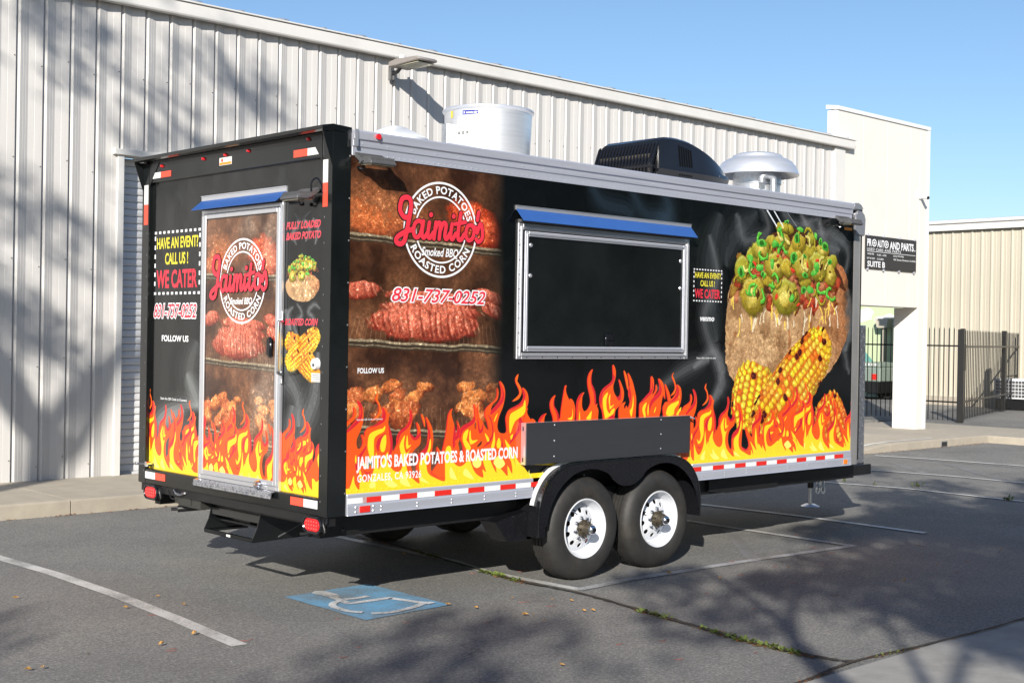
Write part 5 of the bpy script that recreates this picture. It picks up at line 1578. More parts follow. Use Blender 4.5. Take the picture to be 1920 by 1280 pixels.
# ------------------------------------------------------------------ buildings behind
tb = thing('tan_warehouse', 'tan ribbed metal building behind the black gate', 'building', (31, 5, 0))
tp = MB()
tp.prism([(0, 0), (.03, -.03), (.06, -.03), (.09, 0), (.16, 0), (.17, -.008), (.19, 0), (.302, 0), (.302, .05), (0, .05)], lambda u, v, q: (v, -u, q), .25, 5.10)
rows(tp, 'wall_panel', M['tan_wall'], tb, [(0, 8.9 - .303 * k, 0) for k in range(66)])
mb = MB()
mb.box(30.94, 31.2, -6.2, 13.95, -.05, .25)
mb.build('base_wall', M['concrete'], tb)
mb = MB()
mb.prism([(30.86, 5.11), (30.86, 5.30), (30.80, 5.32), (30.80, 5.40), (31.2, 5.46), (31.2, 5.11)], lambda u, v, q: (u, q, v), -6.3, 14.0)
mb.build('eave_trim', M['wall_trim'], tb, bevel=.004)
mb = MB()
mb.box(31.06, 40, -6.2, 13.9, 0, 5.1)
mb.build('wall_core', M['tan_wall'], tb)
ac = thing('condenser_unit', 'white louvred cooling unit standing behind the black gate', 'air conditioner', (30.2, 9.9, 0))
mb = MB()
mb.box(30.1, 30.7, 9.05, 10.55, .30, .86)
mb.build('casing', M['white_metal'], ac, bevel=.01)
mb = MB()
for j in range(15):
    for q in range(5):
        mb.box(30.085, 30.097, 9.10 + j * .093, 9.17 + j * .093, .35 + q * .095, .42 + q * .095)
mb.build('grille', M['grey_cast'], ac, kind='stuff')
mb = MB()
mb.box(30.15, 30.65, 9.1, 10.5, 0, .29)
mb.build('stand', M['fence'], ac)

gw = thing('green_building', 'pale green building with painted clouds seen through the portal', 'building', (36, 18, 0))
mb = MB()
mb.box(36, 44, 14.4, 34, 0, 4.3)
mb.build('wall', M['green_wall'], gw)
def mural(name, mk, pts, d):
    mb = MB()
    mb.prism(pts, lambda u, v, q: (q, u, v), 35.996 - d, 36.0 - .001)
    mb.build(name, M[mk], gw)
def cloud(cy, cz, s):
    return [(cy + s * (1.0 + .22 * math.sin(3 * a + 1)) * math.cos(a), cz + s * .55 * (1 + .2 * math.sin(4 * a)) * math.sin(a)) for a in [2 * PI * k / 26 for k in range(26)]]
mural('painted_cloud', 'sticker_white', cloud(18.35, 2.75, .42), .002)
mural('painted_cloud', 'sticker_white', cloud(17.45, 2.55, .40), .002)
mural('painted_cloud', 'sticker_white', cloud(19.1, 2.2, .45), .003)
mural('painted_teal', 'teal', [(19.8, .3), (19.8, 2.1), (18.7, 2.1), (18.3, 1.5), (17.7, .9), (17.2, .3)], .0015)  # teal area of the mural
mural('painted_trees', 'green_dark', [(18.75, .0), (18.7, .6), (18.55, .9), (18.5, 1.5), (18.42, .95), (18.2, .6), (17.9, .9), (17.7, .5), (17.4, .55), (17.2, 0)], .004)
mb = MB()
mb.box(35.7, 35.85, 17.35, 17.45, 0, 2.35)
mb.prism([(17.22, 2.3), (17.58, 2.3), (17.66, 2.62), (17.14, 2.62)], lambda u, v, q: (q, u, v), 35.6, 35.95)
lp = thing('yard_lamp', 'pale lamp on a post in front of the green building', 'lamp', (35.8, 17.4, 0))
mb.build('lamp_post', M['tan_wall'], lp)
tk = thing('parked_truck', 'tail of a pale truck parked beyond the fence', 'truck', (33.5, 16.0, 0))
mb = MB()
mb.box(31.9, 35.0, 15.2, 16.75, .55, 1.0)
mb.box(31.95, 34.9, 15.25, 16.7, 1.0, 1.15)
mb.build('bed', M['truck_shaded'], tk, bevel=.03)
mb = MB()
mb.box(31.8, 35.0, 15.2, 16.7, .20, .54)
mb.build('bumper', M['fence'], tk)
for y in (15.45, 16.5):
    mb = MB()
    mb.cyl((32.6, y - .1, .36), (32.6, y + .1, .36), .36, n=24)
    mb.build('wheel', M['tyre_tread'], tk)
mb = MB()
for q in range(9):
    mb.box(31.944, 31.9475, 15.35 + q * .13, 15.43 + q * .13, 1.06, 1.13)
mb.build('tail_lettering', M['sticker_white'], tk, kind='stuff')
for y in (15.3, 16.5):
    mb = MB()
    mb.box(31.885, 31.9, y, y + .2, .62, .80)
    mb.build('tail_light', M['red_tape'], tk)

# ------------------------------------------------------------------ trees: behind the camera they throw the shade
def hits_trailer(p):
    """does this twig stand between the sun and the trailer's two lit faces"""
    d = SUN_DIR
    t = (0 - p.y) / d.y
    if t > 0:
        x, z = p.x + d.x * t, p.z + d.z * t
        if -.25 < x < 6.6 and .45 < z < 3.9:
            return True
        if 1.5 < x < 4.1 and -.15 < z <= .45:
            return True
    t = (0 - p.x) / d.x
    if t > 0:
        y, z = p.y + d.y * t, p.z + d.z * t
        if -.2 < y < 2.8 and .35 < z < 3.6:
            return True
    return False

def tree(name, label, base, height, fork, spread, seed, nleaf, leafm, lsize=.10, check=True, lean=(0, 0), keep=None, r0=.19, levels=5, group=None, ncl=90, cr=.30):
    r = random.Random(seed)
    t = thing(name, label, 'tree', base, group)
    tb_, lf = MB(), MB()
    tips = []
    def grow(p, d, L, rr, lv):
        pts, R = [p.copy()], [rr]
        n = 4
        for i in range(n):
            d = (d + Vector((r.gauss(0, .12), r.gauss(0, .12), r.gauss(0.03, .08)))).normalized()
            p = p + d * (L / n)
            pts.append(p.copy()); R.append(rr * (1 - .42 * (i + 1) / n))
        mid = pts[2]
        if not (check and (hits_trailer(mid) or hits_trailer(pts[-1]))) and (keep is None or keep(mid) or lv < 2):
            tb_.tube(pts, R, 8 if lv < 2 else 5 if lv < 4 else 3, caps=False)
        if lv >= levels - 2:
            tips.append((pts[-1], d)); tips.append((pts[2], d))
        if lv < levels:
            k = r.choice((2, 3, 3)) if lv else r.choice((3, 4))
            for j in range(k):
                ax = Vector((r.gauss(0, 1), r.gauss(0, 1), r.gauss(0, .5))).normalized()
                nd = (d + ax * r.uniform(.45, .9) * spread + Vector((0, 0, .12))).normalized()
                s = r.choice((2, 3, 4)) if j else 4
                grow(pts[s], nd, L * r.uniform(.62, .82), R[s] * r.uniform(.55, .75), lv + 1)
    b0 = Vector(base)
    top = b0 + Vector((lean[0], lean[1], fork))
    pts = [b0 + (top - b0) * (i / 6) + Vector((.08 * math.sin(i * 1.3), .08 * math.cos(i * 1.7), 0)) * (i / 6) for i in range(7)]
    tb_.tube(pts, [r0 * (1.35 if i == 0 else 1 - .25 * i / 6) for i in range(7)], 12)
    for j in range(4):
        a = j * PI / 2 + r.uniform(-.4, .4)
        grow(pts[-1] - Vector((0, 0, .15 * j)), Vector((math.cos(a) * .75 * spread, math.sin(a) * .75 * spread, 1)).normalized(), (height - fork) * .42, r0 * .5, 0 + 1)
    tips = [q for q in tips if keep is None or keep(q[0])]
    ok_ = [q for q in tips if not (check and hits_trailer(q[0]))] or tips
    cl = [(r.choice(ok_)[0], r.uniform(.6, 1.5) * cr) for _ in range(ncl)]
    for k in range(nleaf):
        if k % 16 == 0:
            p, s_ = r.choice(tips)[0], .25
        else:
            p, s_ = r.choice(cl)
        w_ = Vector((r.gauss(0, 1), r.gauss(0, 1), r.gauss(0, 1))).normalized() * (r.random() ** .4) * s_ * 1.6
        q = p + Vector((w_.x, w_.y, w_.z * .7))
        if check and hits_trailer(q):
            continue
        if keep and not keep(q):
            continue
        leafquad(lf, q, lsize * r.uniform(.6, 1.3), r, .5)
    tb_.build('trunk', M['bark'], t, smooth=True)
    if nleaf:
        lf.build('crown', M[leafm], t)
    return t

def wall_x(p):
    t = (7.25 - p.y) / SUN_DIR.y
    return p.x + SUN_DIR.x * t
def ground_hit(p):
    t = p.z / -SUN_DIR.z
    return p.x + SUN_DIR.x * t, p.y + SUN_DIR.y * t
tree('lot_tree', 'thinly leaved tree left of the camera whose shade falls on the warehouse', (-10.2, -1.2, 0), 14.2, 7.4, .95, 4, 15000, 'leaf', .14, ncl=170, cr=.36, r0=.20, levels=5, keep=lambda p: wall_x(p) < 3.9 + .9 * math.sin(p.z * 3))
tree('lot_tree', 'thinly leaved tree behind the camera shading the foreground asphalt', (-6.4, -9.3, 0), 7.9, 3.4, 1.25, 12, 20000, 'leaf', .12, ncl=60, cr=.30, r0=.24, levels=5,
     keep=lambda p: ground_hit(p)[0] > 1.0 or ground_hit(p)[1] < -1.9)
tree('lot_tree', 'thinly leaved tree right of the camera shading the far bays', (-2.2, -9.6, 0), 8.2, 3.6, 1.25, 23, 18000, 'leaf', .12, ncl=56, cr=.30, r0=.2, levels=5)
tree('lot_tree', 'slim sparse tree far behind the camera shading the left foreground', (-17.5, -13.4, 0), 9.0, 4.6, .9, 31, 8000, 'leaf', .15, ncl=20, cr=.38, r0=.11, levels=5)
for i, (x, y, h) in enumerate(((9, -17, 8), (15, -19, 9.5), (21, -18, 8.5), (27.5, -20, 9.5), (34, -19, 8.5), (41, -21, 9), (3, -18, 9), (50, -22, 10), (60, -22, 10))):  # unseen row added as dark surroundings for the glossy trailer sides to reflect
    r = random.Random(40 + i)
    t = thing('added_tree', ['tallest', 'narrow', 'broad', 'leaning', 'rounded', 'ragged', 'short', 'distant', 'farthest'][i] + ' dense unseen tree added behind the camera to darken the trailer reflections', 'tree', (x, y, 0), 'unseen trees added to darken reflections')
    mb = MB()
    mb.tube([(x, y, 0), (x + .1, y, h * .3), (x, y + .1, h * .6)], [.22, .18, .1], 8)
    mb.build('trunk', M['bark'], t, smooth=True)
    mb = MB()
    for k in range(2200):
        a = r.uniform(0, 2 * PI)
        zz = r.uniform(.12, 1)
        R_ = (2.9 * math.sin(PI * min(1, zz * .9 + .1)) ** .6) * (1 + .25 * math.sin(a * 3 + i)) * r.uniform(.5, 1.05)
        leafquad(mb, (x + R_ * math.cos(a), y + R_ * math.sin(a), zz * h), r.uniform(.35, .7), r, .6)
    mb.build('crown', M['leaf_far'], t)

# ------------------------------------------------------------------ the food trailer
TR = thing('food_trailer', 'black concession trailer wrapped in flames, barbecue, baked potato and corn pictures', 'trailer', ORG)
XR = 6.20       # front corner
def P_(mb, name, m, parent=None, **k):
    return mb.build(name, M[m] if isinstance(m, str) else m, parent or TR, **k)

# body core
mb = MB()
mb.box(.035, 6.19, .012, 2.49, .885, 3.095)
mb.box(.035, 1.83, .012, 2.49, .70, .884)
mb.box(3.63, 6.19, .012, 2.49, .70, .884)
mb.box(1.832, 3.628, .27, 2.20, .70, .884)
P_(mb, 'body', 'black_frame')
# near side sheets with rivets
seams = [.146, 1.085, 2.330, 3.562, 4.790, 6.028]
for a, b in zip(seams, seams[1:]):
    mb = MB()
    lo_ = [(a + .0012, .800), (b - .0012, .800)]
    if a < 1.2 < b:
        lo_ = [(a + .0012, .800), (1.915, .800), (1.97, .835), (2.08, .874), (2.22, .888), (b - .0012, .891)]
    elif a < 2.5 < b:
        lo_ = [(a + .0012, .891), (3.24, .889), (3.38, .872), (3.48, .835), (3.535, .800), (b - .0012, .800)]
    mb.prism(lo_ + [(b - .0012, 3.005), (a + .0012, 3.005)], lambda u, v, q: (u, q, v), 0.0, .011)
    P_(mb, 'side_panel', 'side_print')
mb = MB()
def dome(mb, x, z, r, out=.0, n=6):
    vs = [(x + r * math.cos(2 * PI * k / n), -.0005 - out, z + r * math.sin(2 * PI * k / n)) for k in range(n)]
    vs += [(x + r * .55 * math.cos(2 * PI * k / n + .5), -.0005 - out - r * .55, z + r * .55 * math.sin(2 * PI * k / n + .5)) for k in range(n)]
    mb._add(vs, [(k, (k + 1) % n, n + (k + 1) % n, n + k) for k in range(n)] + [tuple(range(n, 2 * n))])
for sx in seams:
    xx = sx + (.022 if sx < 5.9 else -.022)
    z = .84
    while z < 2.96:
        if not (1.84 < xx < 3.60 and z < .92) and not (1.60 < xx < 3.58 and 1.64 < z < 2.78):
            dome(mb, xx, z, .0055)
        z += .051
for k in range(14):
    xx = .146 + .41 * k
    if min(abs(xx - s) for s in seams) < .05:
        continue
    z = .93
    while z < 2.95:
        if not (1.60 < xx < 3.58 and 1.64 < z < 2.78):
            dome(mb, xx, z, .005)
        z += .205
x = .18
while x < 6.0:
    if not 1.84 < x < 3.60:
        dome(mb, x, .818, .0062)
    x += .051
P_(mb, 'side_rivets', 'side_print', kind='stuff')

# top rail (three steps) with rivets
mb = MB()
mb.prism([(.012, 2.985), (-.006, 2.972), (-.008, 3.028), (-.016, 3.034), (-.018, 3.072), (-.030, 3.080), (-.034, 3.128), (-.026, 3.136), (.06, 3.140), (.06, 3.05), (.012, 3.04)],
         lambda u, v, q: (q, u, v), .147, 5.98)
P_(mb, 'top_rail', 'alu', bevel=.0015)
mb = MB()
x = .19
while x < 5.95:
    dome(mb, x, 2.990, .0058, .006)
    x += .049
x = .22
while x < 5.95:
    dome(mb, x, 3.052, .006, .016)
    x += .205
P_(mb, 'rail_rivets', 'alu_bright', kind='stuff')
mb = MB()
mb.cyl((.33, -.033, 3.108), (.33, -.048, 3.108), .019, n=14)
P_(mb, 'marker_lamp', 'red_lens', smooth=True)
# skirt rail
mb = MB()
mb.prism([(.012, .800), (-.006, .800), (-.010, .792), (-.010, .728), (-.014, .724), (-.014, .668), (-.018, .660), (.03, .660), (.03, .79)], lambda u, v, q: (q, u, v), .147, 1.815)
P_(mb, 'skirt_rail', 'alu', bevel=.0015)
mb = MB()
mb.prism([(.012, .800), (-.006, .800), (-.010, .792), (-.010, .728), (-.014, .724), (-.014, .668), (-.018, .660), (.03, .660), (.03, .79)], lambda u, v, q: (q, u, v), 3.645, 6.028)
P_(mb, 'skirt_rail', 'alu', bevel=.0015)
mb = MB()
x = .42
k = 0
while x < 6.0:
    if not (1.75 < x < 3.70):
        dome(mb, x, .704, .0075, .014); dome(mb, x, .682, .0075, .014)
    if k % 2:
        dome(mb, x - .2, .790, .005, .006)
    x += .305
    k += 1
for x, z in ((.215, .712), (.355, .712), (.215, .682), (.355, .682), (5.97, .708), (5.97, .680)):
    dome(mb, x, z, .009, .014)
P_(mb, 'skirt_bolts', 'alu_bright', kind='stuff')
mb = MB()
mb.box(.245, .325, -.020, -.0145, .677, .717)
P_(mb, 'side_reflector', 'red_tape')
mb = MB()
mb.box(5.90, 5.955, -.020, -.0145, .677, .718)
P_(mb, 'side_reflector', 'amber', label='amber reflector')
# reflective tape strips
wproto, rproto = MB(), MB()
wproto.box(0, .1515, -.0118, -.0103, .7365, .7725)
rproto.box(0, .1515, -.0118, -.0103, .7365, .7725)
O = Vector(ORG)
wl_, rl_ = [], []
x = .150
first = True
while x < 5.98:
    for arr, wdt in ((wl_, .120 if first else .152), (rl_, .152)):
        if x + wdt < 6.03 and not (1.80 < x < 3.60):
            arr.append(Vector((x, 0, 0)) - O)
        x += wdt
    first = False
rows(wproto, 'white_tape', M['white_tape'], TR, wl_)
rows(rproto, 'red_tape', M['red_tape'], TR, rl_)

# front corner post with rounded cap
mb = MB()
arc = [(6.03, .0)] + [(6.12 + .08 * math.sin(a), .08 - .08 * math.cos(a)) for a in [PI / 2 * k / 6 for k in range(7)]] + [(6.20, 2.5), (6.19, 2.5), (6.03, .012)]
mb.prism(arc, lambda u, v, q: (u, v - .004, q), .662, 2.86)
P_(mb, 'corner_post', 'alu_post', smooth=40)
mb = MB()
pr = [(6.028, 2.84), (6.195, 2.84), (6.205, 3.00), (6.185, 3.045), (6.14, 3.075), (6.05, 3.082), (6.05, 3.045), (6.028, 3.04)]
mb.prism(pr, lambda u, v, q: (u, q, v), -.018, .10)
pr = [(5.985, 3.078), (6.10, 3.078), (6.14, 3.086), (6.14, 3.10), (6.11, 3.132), (6.06, 3.145), (5.985, 3.142)]
mb.prism(pr, lambda u, v, q: (u, q, v), -.030, .2)
P_(mb, 'corner_cap', mat('cast_corner_cap', (.33, .34, .37), .4, .5), bevel=.012, smooth=50, seg=2)
mb = MB()
for q in range(2):
    mb.box(.147, .170, -.040 + .003 * q, -.036 + .004 * q, 3.03, 3.14)
P_(mb, 'rail_end_plate', 'alu_bright')

# roof
mb = MB()
mb.prism([(.06, 3.118), (1.25, 3.15), (2.44, 3.118), (2.44, 3.09), (.06, 3.09)], lambda u, v, q: (q, u, v), .14, 6.15)
P_(mb, 'roof', 'white_metal')

# rear frame
mb = MB()
mb.box(0, .1455, 0, .104, .660, 3.118)
P_(mb, 'rear_post', 'black_paint', bevel=.004, seg=2)
mb = MB()
mb.box(0, .1455, 2.388, 2.50, .660, 3.118)
P_(mb, 'rear_post', 'black_paint', bevel=.004, seg=2)
mb = MB()
mb.box(0.001, .12, .1045, 2.3875, 2.955, 3.118)
P_(mb, 'rear_header', 'black_paint', bevel=.003)
mb = MB()
mb.prism([(0.001, .662), (0.001, .768), (.012, .775), (.10, .775), (.10, .662)], lambda u, v, q: (u, q, v), .1045, 2.3875)
P_(mb, 'rear_sill', 'black_paint', bevel=.003)
mb = MB()
mb.prism([(-.085, 3.118), (-.088, 3.140), (.0, 3.158), (.147, 3.150), (.147, 3.1185), (0, 3.1185), (-.06, 3.108)], lambda u, v, q: (u, q, v), -.002, 2.502)
P_(mb, 'rear_drip_ledge', 'black_paint', bevel=.002)
for y in (.006, 2.488):
    mb = MB()
    mb.prism([(-.078, 3.112), (-.001, 3.112), (-.001, 2.90)], lambda u, v, q: (u, q, v), y, y + .006)
    P_(mb, 'ledge_gusset', 'black_paint')
mb = MB()
for y in (.11, 2.38):
    mb = MB()
    mb.prism([(y, 3.10), (y + (.14 if y < 1 else -.14), 3.10), (y, 2.93)], lambda u, v, q: (q, u, v), -.0035, -.0008)
    P_(mb, 'corner_plate', 'black_paint')
# rear sheet, recessed
mb = MB()
mb.box(.030, .034, .1045, 2.3875, .7755, 2.9545)
P_(mb, 'rear_panel', 'rear_print')
mb = MB()
for i in range(14):
    z = .75 + i * .165
    for y in (.078, 2.415):
        mb._add([(-.001, y - .004, z), (-.001, y + .004, z), (-.001, y + .004, z + .012), (-.001, y - .004, z + .012), (-.006, y, z + .006)], [(0, 1, 4), (1, 2, 4), (2, 3, 4), (3, 0, 4)])
for i in range(9):
    z = .80 + i * .27
    mb._add([(.130, -.0005, z), (.142, -.0005, z), (.142, -.0005, z + .012), (.130, -.0005, z + .012), (.136, -.006, z + .006)], [(0, 1, 4), (1, 2, 4), (2, 3, 4), (3, 0, 4)])
P_(mb, 'frame_screws', 'grey_cast', kind='stuff')
def rear_mark(y0, y1, z0, z1, m, name):
    mb = MB()
    mb.box(-.0022, -.0006, y0, y1, z0, z1)
    P_(mb, name, m)
# conspicuity markings (header, posts, sill)
rear_mark(2.215, 2.372, 2.982, 3.026, 'sticker_white', 'white_marking'); rear_mark(2.058, 2.2145, 2.982, 3.026, 'red_vivid', 'red_marking')
rear_mark(.278, .437, 2.978, 3.026, 'red_vivid', 'red_marking'); rear_mark(.124, .2775, 2.978, 3.026, 'sticker_white', 'white_marking')
rear_mark(2.404, 2.466, 2.792, 2.941, 'sticker_white', 'white_marking'); rear_mark(2.404, 2.466, 2.637, 2.7915, 'red_vivid', 'red_marking')
rear_mark(.047, .100, 2.79, 2.936, 'sticker_white', 'white_marking'); rear_mark(.047, .100, 2.636, 2.7895, 'red_vivid', 'red_marking')
rear_mark(2.232, 2.386, .700, .752, 'sticker_white', 'white_marking'); rear_mark(2.078, 2.2315, .700, .752, 'red_vivid', 'red_marking')
rear_mark(.262, .412, .704, .757, 'red_vivid', 'red_marking'); rear_mark(.1065, .2615, .704, .757, 'sticker_white', 'white_marking')
for y, z in ((2.190, 3.068), (1.585, 3.070), (1.285, 3.072), (.985, 3.074), (.265, 3.085)):
    mb = MB()
    mb.cyl((-.0005, y, z), (-.016, y, z), .014, .009, n=10)
    P_(mb, 'marker_lamp', 'red_lens', smooth=True)
mb = MB()
mb.box(-.0025, -.0006, 1.205, 1.368, 3.002, 3.056)
P_(mb, 'dealer_sticker', 'sticker_white')
mb = MB()
mb.box(-.0040, -.0027, 1.210, 1.363, 3.006, 3.022)
P_(mb, 'dealer_sticker', 'sticker_orange')
mb = MB()
mb.cyl((-.0028, 1.33, 3.038), (-.004, 1.33, 3.038), .013, n=10)
P_(mb, 'dealer_sticker', 'red_vivid')

# ---------------- rear door
dr = MB()
def frame(mb, a, b, c, d, w, x0, x1, axis='x'):
    """rectangular frame made of four butted bars; a..b across, c..d up"""
    bars = ((a, a + w, c, d), (b - w, b, c, d), (a + w, b - w, c, c + w), (a + w, b - w, d - w, d))
    for q in bars:
        if axis == 'x':
            mb.box(x0, x1, q[0], q[1], q[2], q[3])
        else:
            mb.box(q[0], q[1], x0, x1, q[2], q[3])
frame(dr, .566, 1.615, .770, 2.700, .030, .006, .0295)
door_frame = P_(dr, 'door_frame', 'alu_bright', bevel=.003)
dd = MB()
dd.box(.016, .0296, .598, 1.583, .802, 2.668)
door = P_(dd, 'rear_door', 'rear_print')
mb = MB()
frame(mb, .598, 1.583, .802, 2.668, .034, .002, .0155)
P_(mb, 'door_trim', 'alu_bright', door, bevel=.003)
mb = MB()
mb.cyl((.004, .574, .80), (.004, .574, 2.68), .009, n=8)
P_(mb, 'door_hinge', 'alu_bright', door_frame, smooth=True)
mb = MB()
mb.box(-.012, .0155, .664, .722, 1.665, 1.800)
lt = P_(mb, 'door_latch', 'black_plastic', door, bevel=.012, seg=3, smooth=40)
mb = MB()
mb.tube(smooth_path([(.018, .560, 1.905), (-.040, .515, 1.902), (-.052, .508, 1.86), (-.052, .508, 1.60), (-.040, .515, 1.560), (.018, .560, 1.552)], 5), .011, 10)
P_(mb, 'grab_handle', 'chrome', door, smooth='all')
mb = MB()
for z in (1.93, 1.53):
    mb.box(.002, .008, .545, .565, z - .04, z + .04)
P_(mb, 'handle_bracket', 'alu_bright', door, bevel=.003)
mb = MB()
mb.cyl((.0, .80, .800), (-.030, .80, .800), .030, .022, n=14)
mb.cyl((-.02, .80, .800), (-.045, .77, .790), .012, n=8)
P_(mb, 'door_stop', 'chrome', door, smooth=True)
# awning over the door
def awning_rear(y0, y1, ztop, zlow, d, name='door_awning'):
    mb = MB()
    mb.box(.022, .0295, y0, y1, ztop - .038, ztop)
    mb.box(.016, .0295, y0, y1, ztop, ztop + .006)
    a = P_(mb, name, 'alu_bright')
    mb = MB()
    mb.prism([(.021, ztop - .030), (.0215 - d, zlow), (.0235 - d, zlow - .004), (.0235, ztop - .036)], lambda u, v, q: (u, q, v), y0 + .002, y1 - .002)
    P_(mb, 'awning_sheet', 'blue_awning', a)
awning_rear(.548, 1.648, 2.800, 2.700, .085)
mb = MB()
mb.box(.010, .0295, .560, 1.620, 2.7035, 2.728)
P_(mb, 'awning_hinge', 'grey_cast')
# tread plate threshold
mb = MB()
mb.prism([(.0, .770), (-.030, .764), (-.036, .722), (-.030, .716), (-.022, .758), (.0, .762)], lambda u, v, q: (u, q, v), .600, 1.610)
th = P_(mb, 'threshold', 'diamond')
mb = MB()
for k in range(26):
    for j, sg_ in ((0, 1), (1, -1)):
        y = .622 + k * .0385 + j * .019
        z = .752 - j * .018
        mb._add([(-.0335 - j * .002, y - .008, z - .008 * sg_), (-.0335 - j * .002, y + .008, z + .008 * sg_), (-.0395 - j * .002, y, z + .003), (-.0335 - j * .002, y + .003, z - .005 * sg_)], [(0, 1, 2), (1, 3, 2), (3, 0, 2)])
P_(mb, 'tread_bumps', 'alu_bright', th, kind='stuff')

# tie-down style latch at the lower left of the rear
mb = MB()
mb.cyl((.0, 2.30, .815), (-.045, 2.30, .815), .020, n=10)
mb.tube([(-.045, 2.30, .815), (-.05, 2.36, .812), (-.06, 2.42, .808)], .009, 6)
mb.cyl((-.06, 2.42, .80), (-.06, 2.42, .82), .012, n=8)
P_(mb, 'rear_latch', 'chrome', smooth=True)

# tail lights on brackets
def tail(y0, name='tail_light'):
    mb = MB()
    mb.box(-.004, .05, y0 - .035, y0 + .205, .535, .655)
    b = P_(mb, name, 'black_frame', bevel=.03, seg=3, smooth=40)
    mb = MB()
    n = 10
    cy, cz, hw, hh = y0 + .085, .600, .084, .040
    poly = []
    for s_, c0 in ((1, 0), (-1, PI)):
        for k in range(n + 1):
            a = -PI / 2 + PI * k / n
            poly.append((cy + s_ * (hw - hh) + s_ * hh * math.cos(a), cz + (hh * math.sin(a)) * s_))
    mb.prism(poly, lambda u, v, q: (q, u, v), -.016, -.0045)
    l = P_(mb, 'lens', 'red_lens', b, bevel=.004, seg=2, smooth=50)
    mb = MB()
    pts = [( -.010, cy + 1.16 * (p[0] - cy), cz + 1.2 * (p[1] - cz)) for p in poly]
    mb.tube(pts + [pts[0]], .009, 6, caps=False)
    P_(mb, 'rubber_ring', 'black_plastic', b, smooth=True)
    mb = MB()
    for i in range(5):
        for j in range(3):
            y_, z_ = cy - .056 + .028 * i, cz - .022 + .022 * j
            mb._add([(-.0165, y_ - .005, z_ - .005), (-.0165, y_ + .005, z_ - .005), (-.0165, y_ + .005, z_ + .005), (-.0165, y_ - .005, z_ + .005), (-.0215, y_, z_)],
                    [(0, 1, 4), (1, 2, 4), (2, 3, 4), (3, 0, 4)])
    P_(mb, 'lamp_beads', mat('lamp_bead_red', (.95, .12, .10), .15, coat=.6), b, kind='stuff')
tail(.065)
tail(2.195)

# underbody: frame rails, cross bars, hitch box
mb = MB()
for y in (.16, 2.26):
    mb.box(.06, 6.35, y, y + .08, .505, .655)
P_(mb, 'chassis_rail', 'black_frame')
mb = MB()
for k in range(12):
    x = .12 + k * .53
    mb.box(x, x + .05, .24, 2.26, .565, .652)
mb.box(.02, .08, .02, 2.48, .60, .658)
P_(mb, 'cross_bars', 'black_frame')
mb = MB()
mb.prism([(.10, .655), (.10, .50), (1.9, .50)], lambda u, v, q: (u, q, v), .245, .250)
P_(mb, 'side_baffle', 'black_frame')
mb = MB()
mb.box(.03, .034, 1.75, 1.985, .548, .6545)
mb.box(.036, .50, 1.62, 1.94, .535, .6545)
hb = P_(mb, 'rear_box', mat('rear_box_grey', (.045, .044, .040), .45, .2))
mb = MB()
mb.tube([(.01, 1.96, .645), (-.002, 1.91, .625), (-.002, 1.85, .622), (.006, 1.80, .64)], .010, 6)
P_(mb, 'tie_ring', 'chrome', hb, smooth=True)
for y, zz in ((1.96, .50), (.27, .52)):
    mb = MB()
    mb.cyl((.06, y + .03, zz), (.26, y - .10, zz + .02), .026, n=12)
    mb.cyl((.015, y + .05, zz), (.06, y + .03, zz), .012, n=10)
    P_(mb, 'stabiliser_screw', 'black_frame', smooth=True)
mb = MB()
mb.tube(smooth_path([(.01, .01, .655), (-.005, .0, .63), (.0, .03, .61), (.02, .06, .64)], 4), .004, 5)
mb.tube(smooth_path([(.0, 2.03, .645), (.0, 1.99, .59), (.0, 1.94, .585), (.0, 1.92, .62)], 4), .004, 5)
P_(mb, 'cable', 'black_plastic')

# fold-down step
st_y0, st_y1 = .955, 1.60

mb = MB()
SP = [(-.04, .655), (.42, .655), (.42, .44), (.36, .385), (-.14, .375), (-.145, .40), (-.11, .47), (-.075, .60)]
mb.box(.36, .40, st_y0 + .005, st_y1 - .005, .60, .654)
stp = P_(mb, 'folding_step', 'black_paint')
for y in (st_y0, st_y1):
    mb = MB()
    mb.prism(SP, lambda u, v, q: (u, q, v), y - .004, y + .004)
    P_(mb, 'step_side', 'black_paint', stp)
mb = MB()
mb.prism([(-.085, .555), (.10, .560), (.10, .545), (-.075, .540), (-.080, .505), (-.09, .505)], lambda u, v, q: (u, q, v), st_y0 + .006, st_y1 - .006)
for k in range(8):
    mb.box(-.072 + k * .02, -.064 + k * .02, st_y0 + .03, st_y1 - .03, .5565, .5605)
P_(mb, 'upper_tread', 'black_paint', stp)
mb = MB()
mb.box(-.145, -.125, st_y0 + .005, st_y1 - .005, .375, .402)
mb.box(.10, .13, st_y0 + .005, st_y1 - .005, .455, .485)
mb.box(.25, .28, st_y0 + .005, st_y1 - .005, .55, .62)
for y in (st_y0 + .02, st_y1 - .04):
    mb.box(-.125, .20, y, y + .02, .380, .395)
P_(mb, 'lower_bar', 'black_paint', stp)
mb = MB()
mb.prism([(.06, .405), (.245, .475), (.36, .470), (.36, .462), (.245, .467), (.063, .395)], lambda u, v, q: (u, q, v), st_y0 - .0065, st_y0 - .0045)
mb.box(-.01, .01, st_y0 - .007, st_y0 - .005, .62, .635)
mb.box(.05, .07, st_y0 - .007, st_y0 - .005, .625, .64)
P_(mb, 'slot_edge', 'grey_cast', stp)
mb = MB()
mb.box(-.1475, -.1455, 1.24, 1.29, .380, .396)
P_(mb, 'step_label', 'sticker_white', stp)

mb = MB()
mb.box(.0, .006, st_y0 + .26, st_y1 - .01, .47, .654)
mb.box(-.06, .0, st_y0 + .01, st_y1 - .01, .462, .474)
P_(mb, 'back_plate', 'black_paint', stp)
for o_ in [stp] + list(stp.children):
    o_.data.transform(Matrix.Translation((.20, 0, 0)))

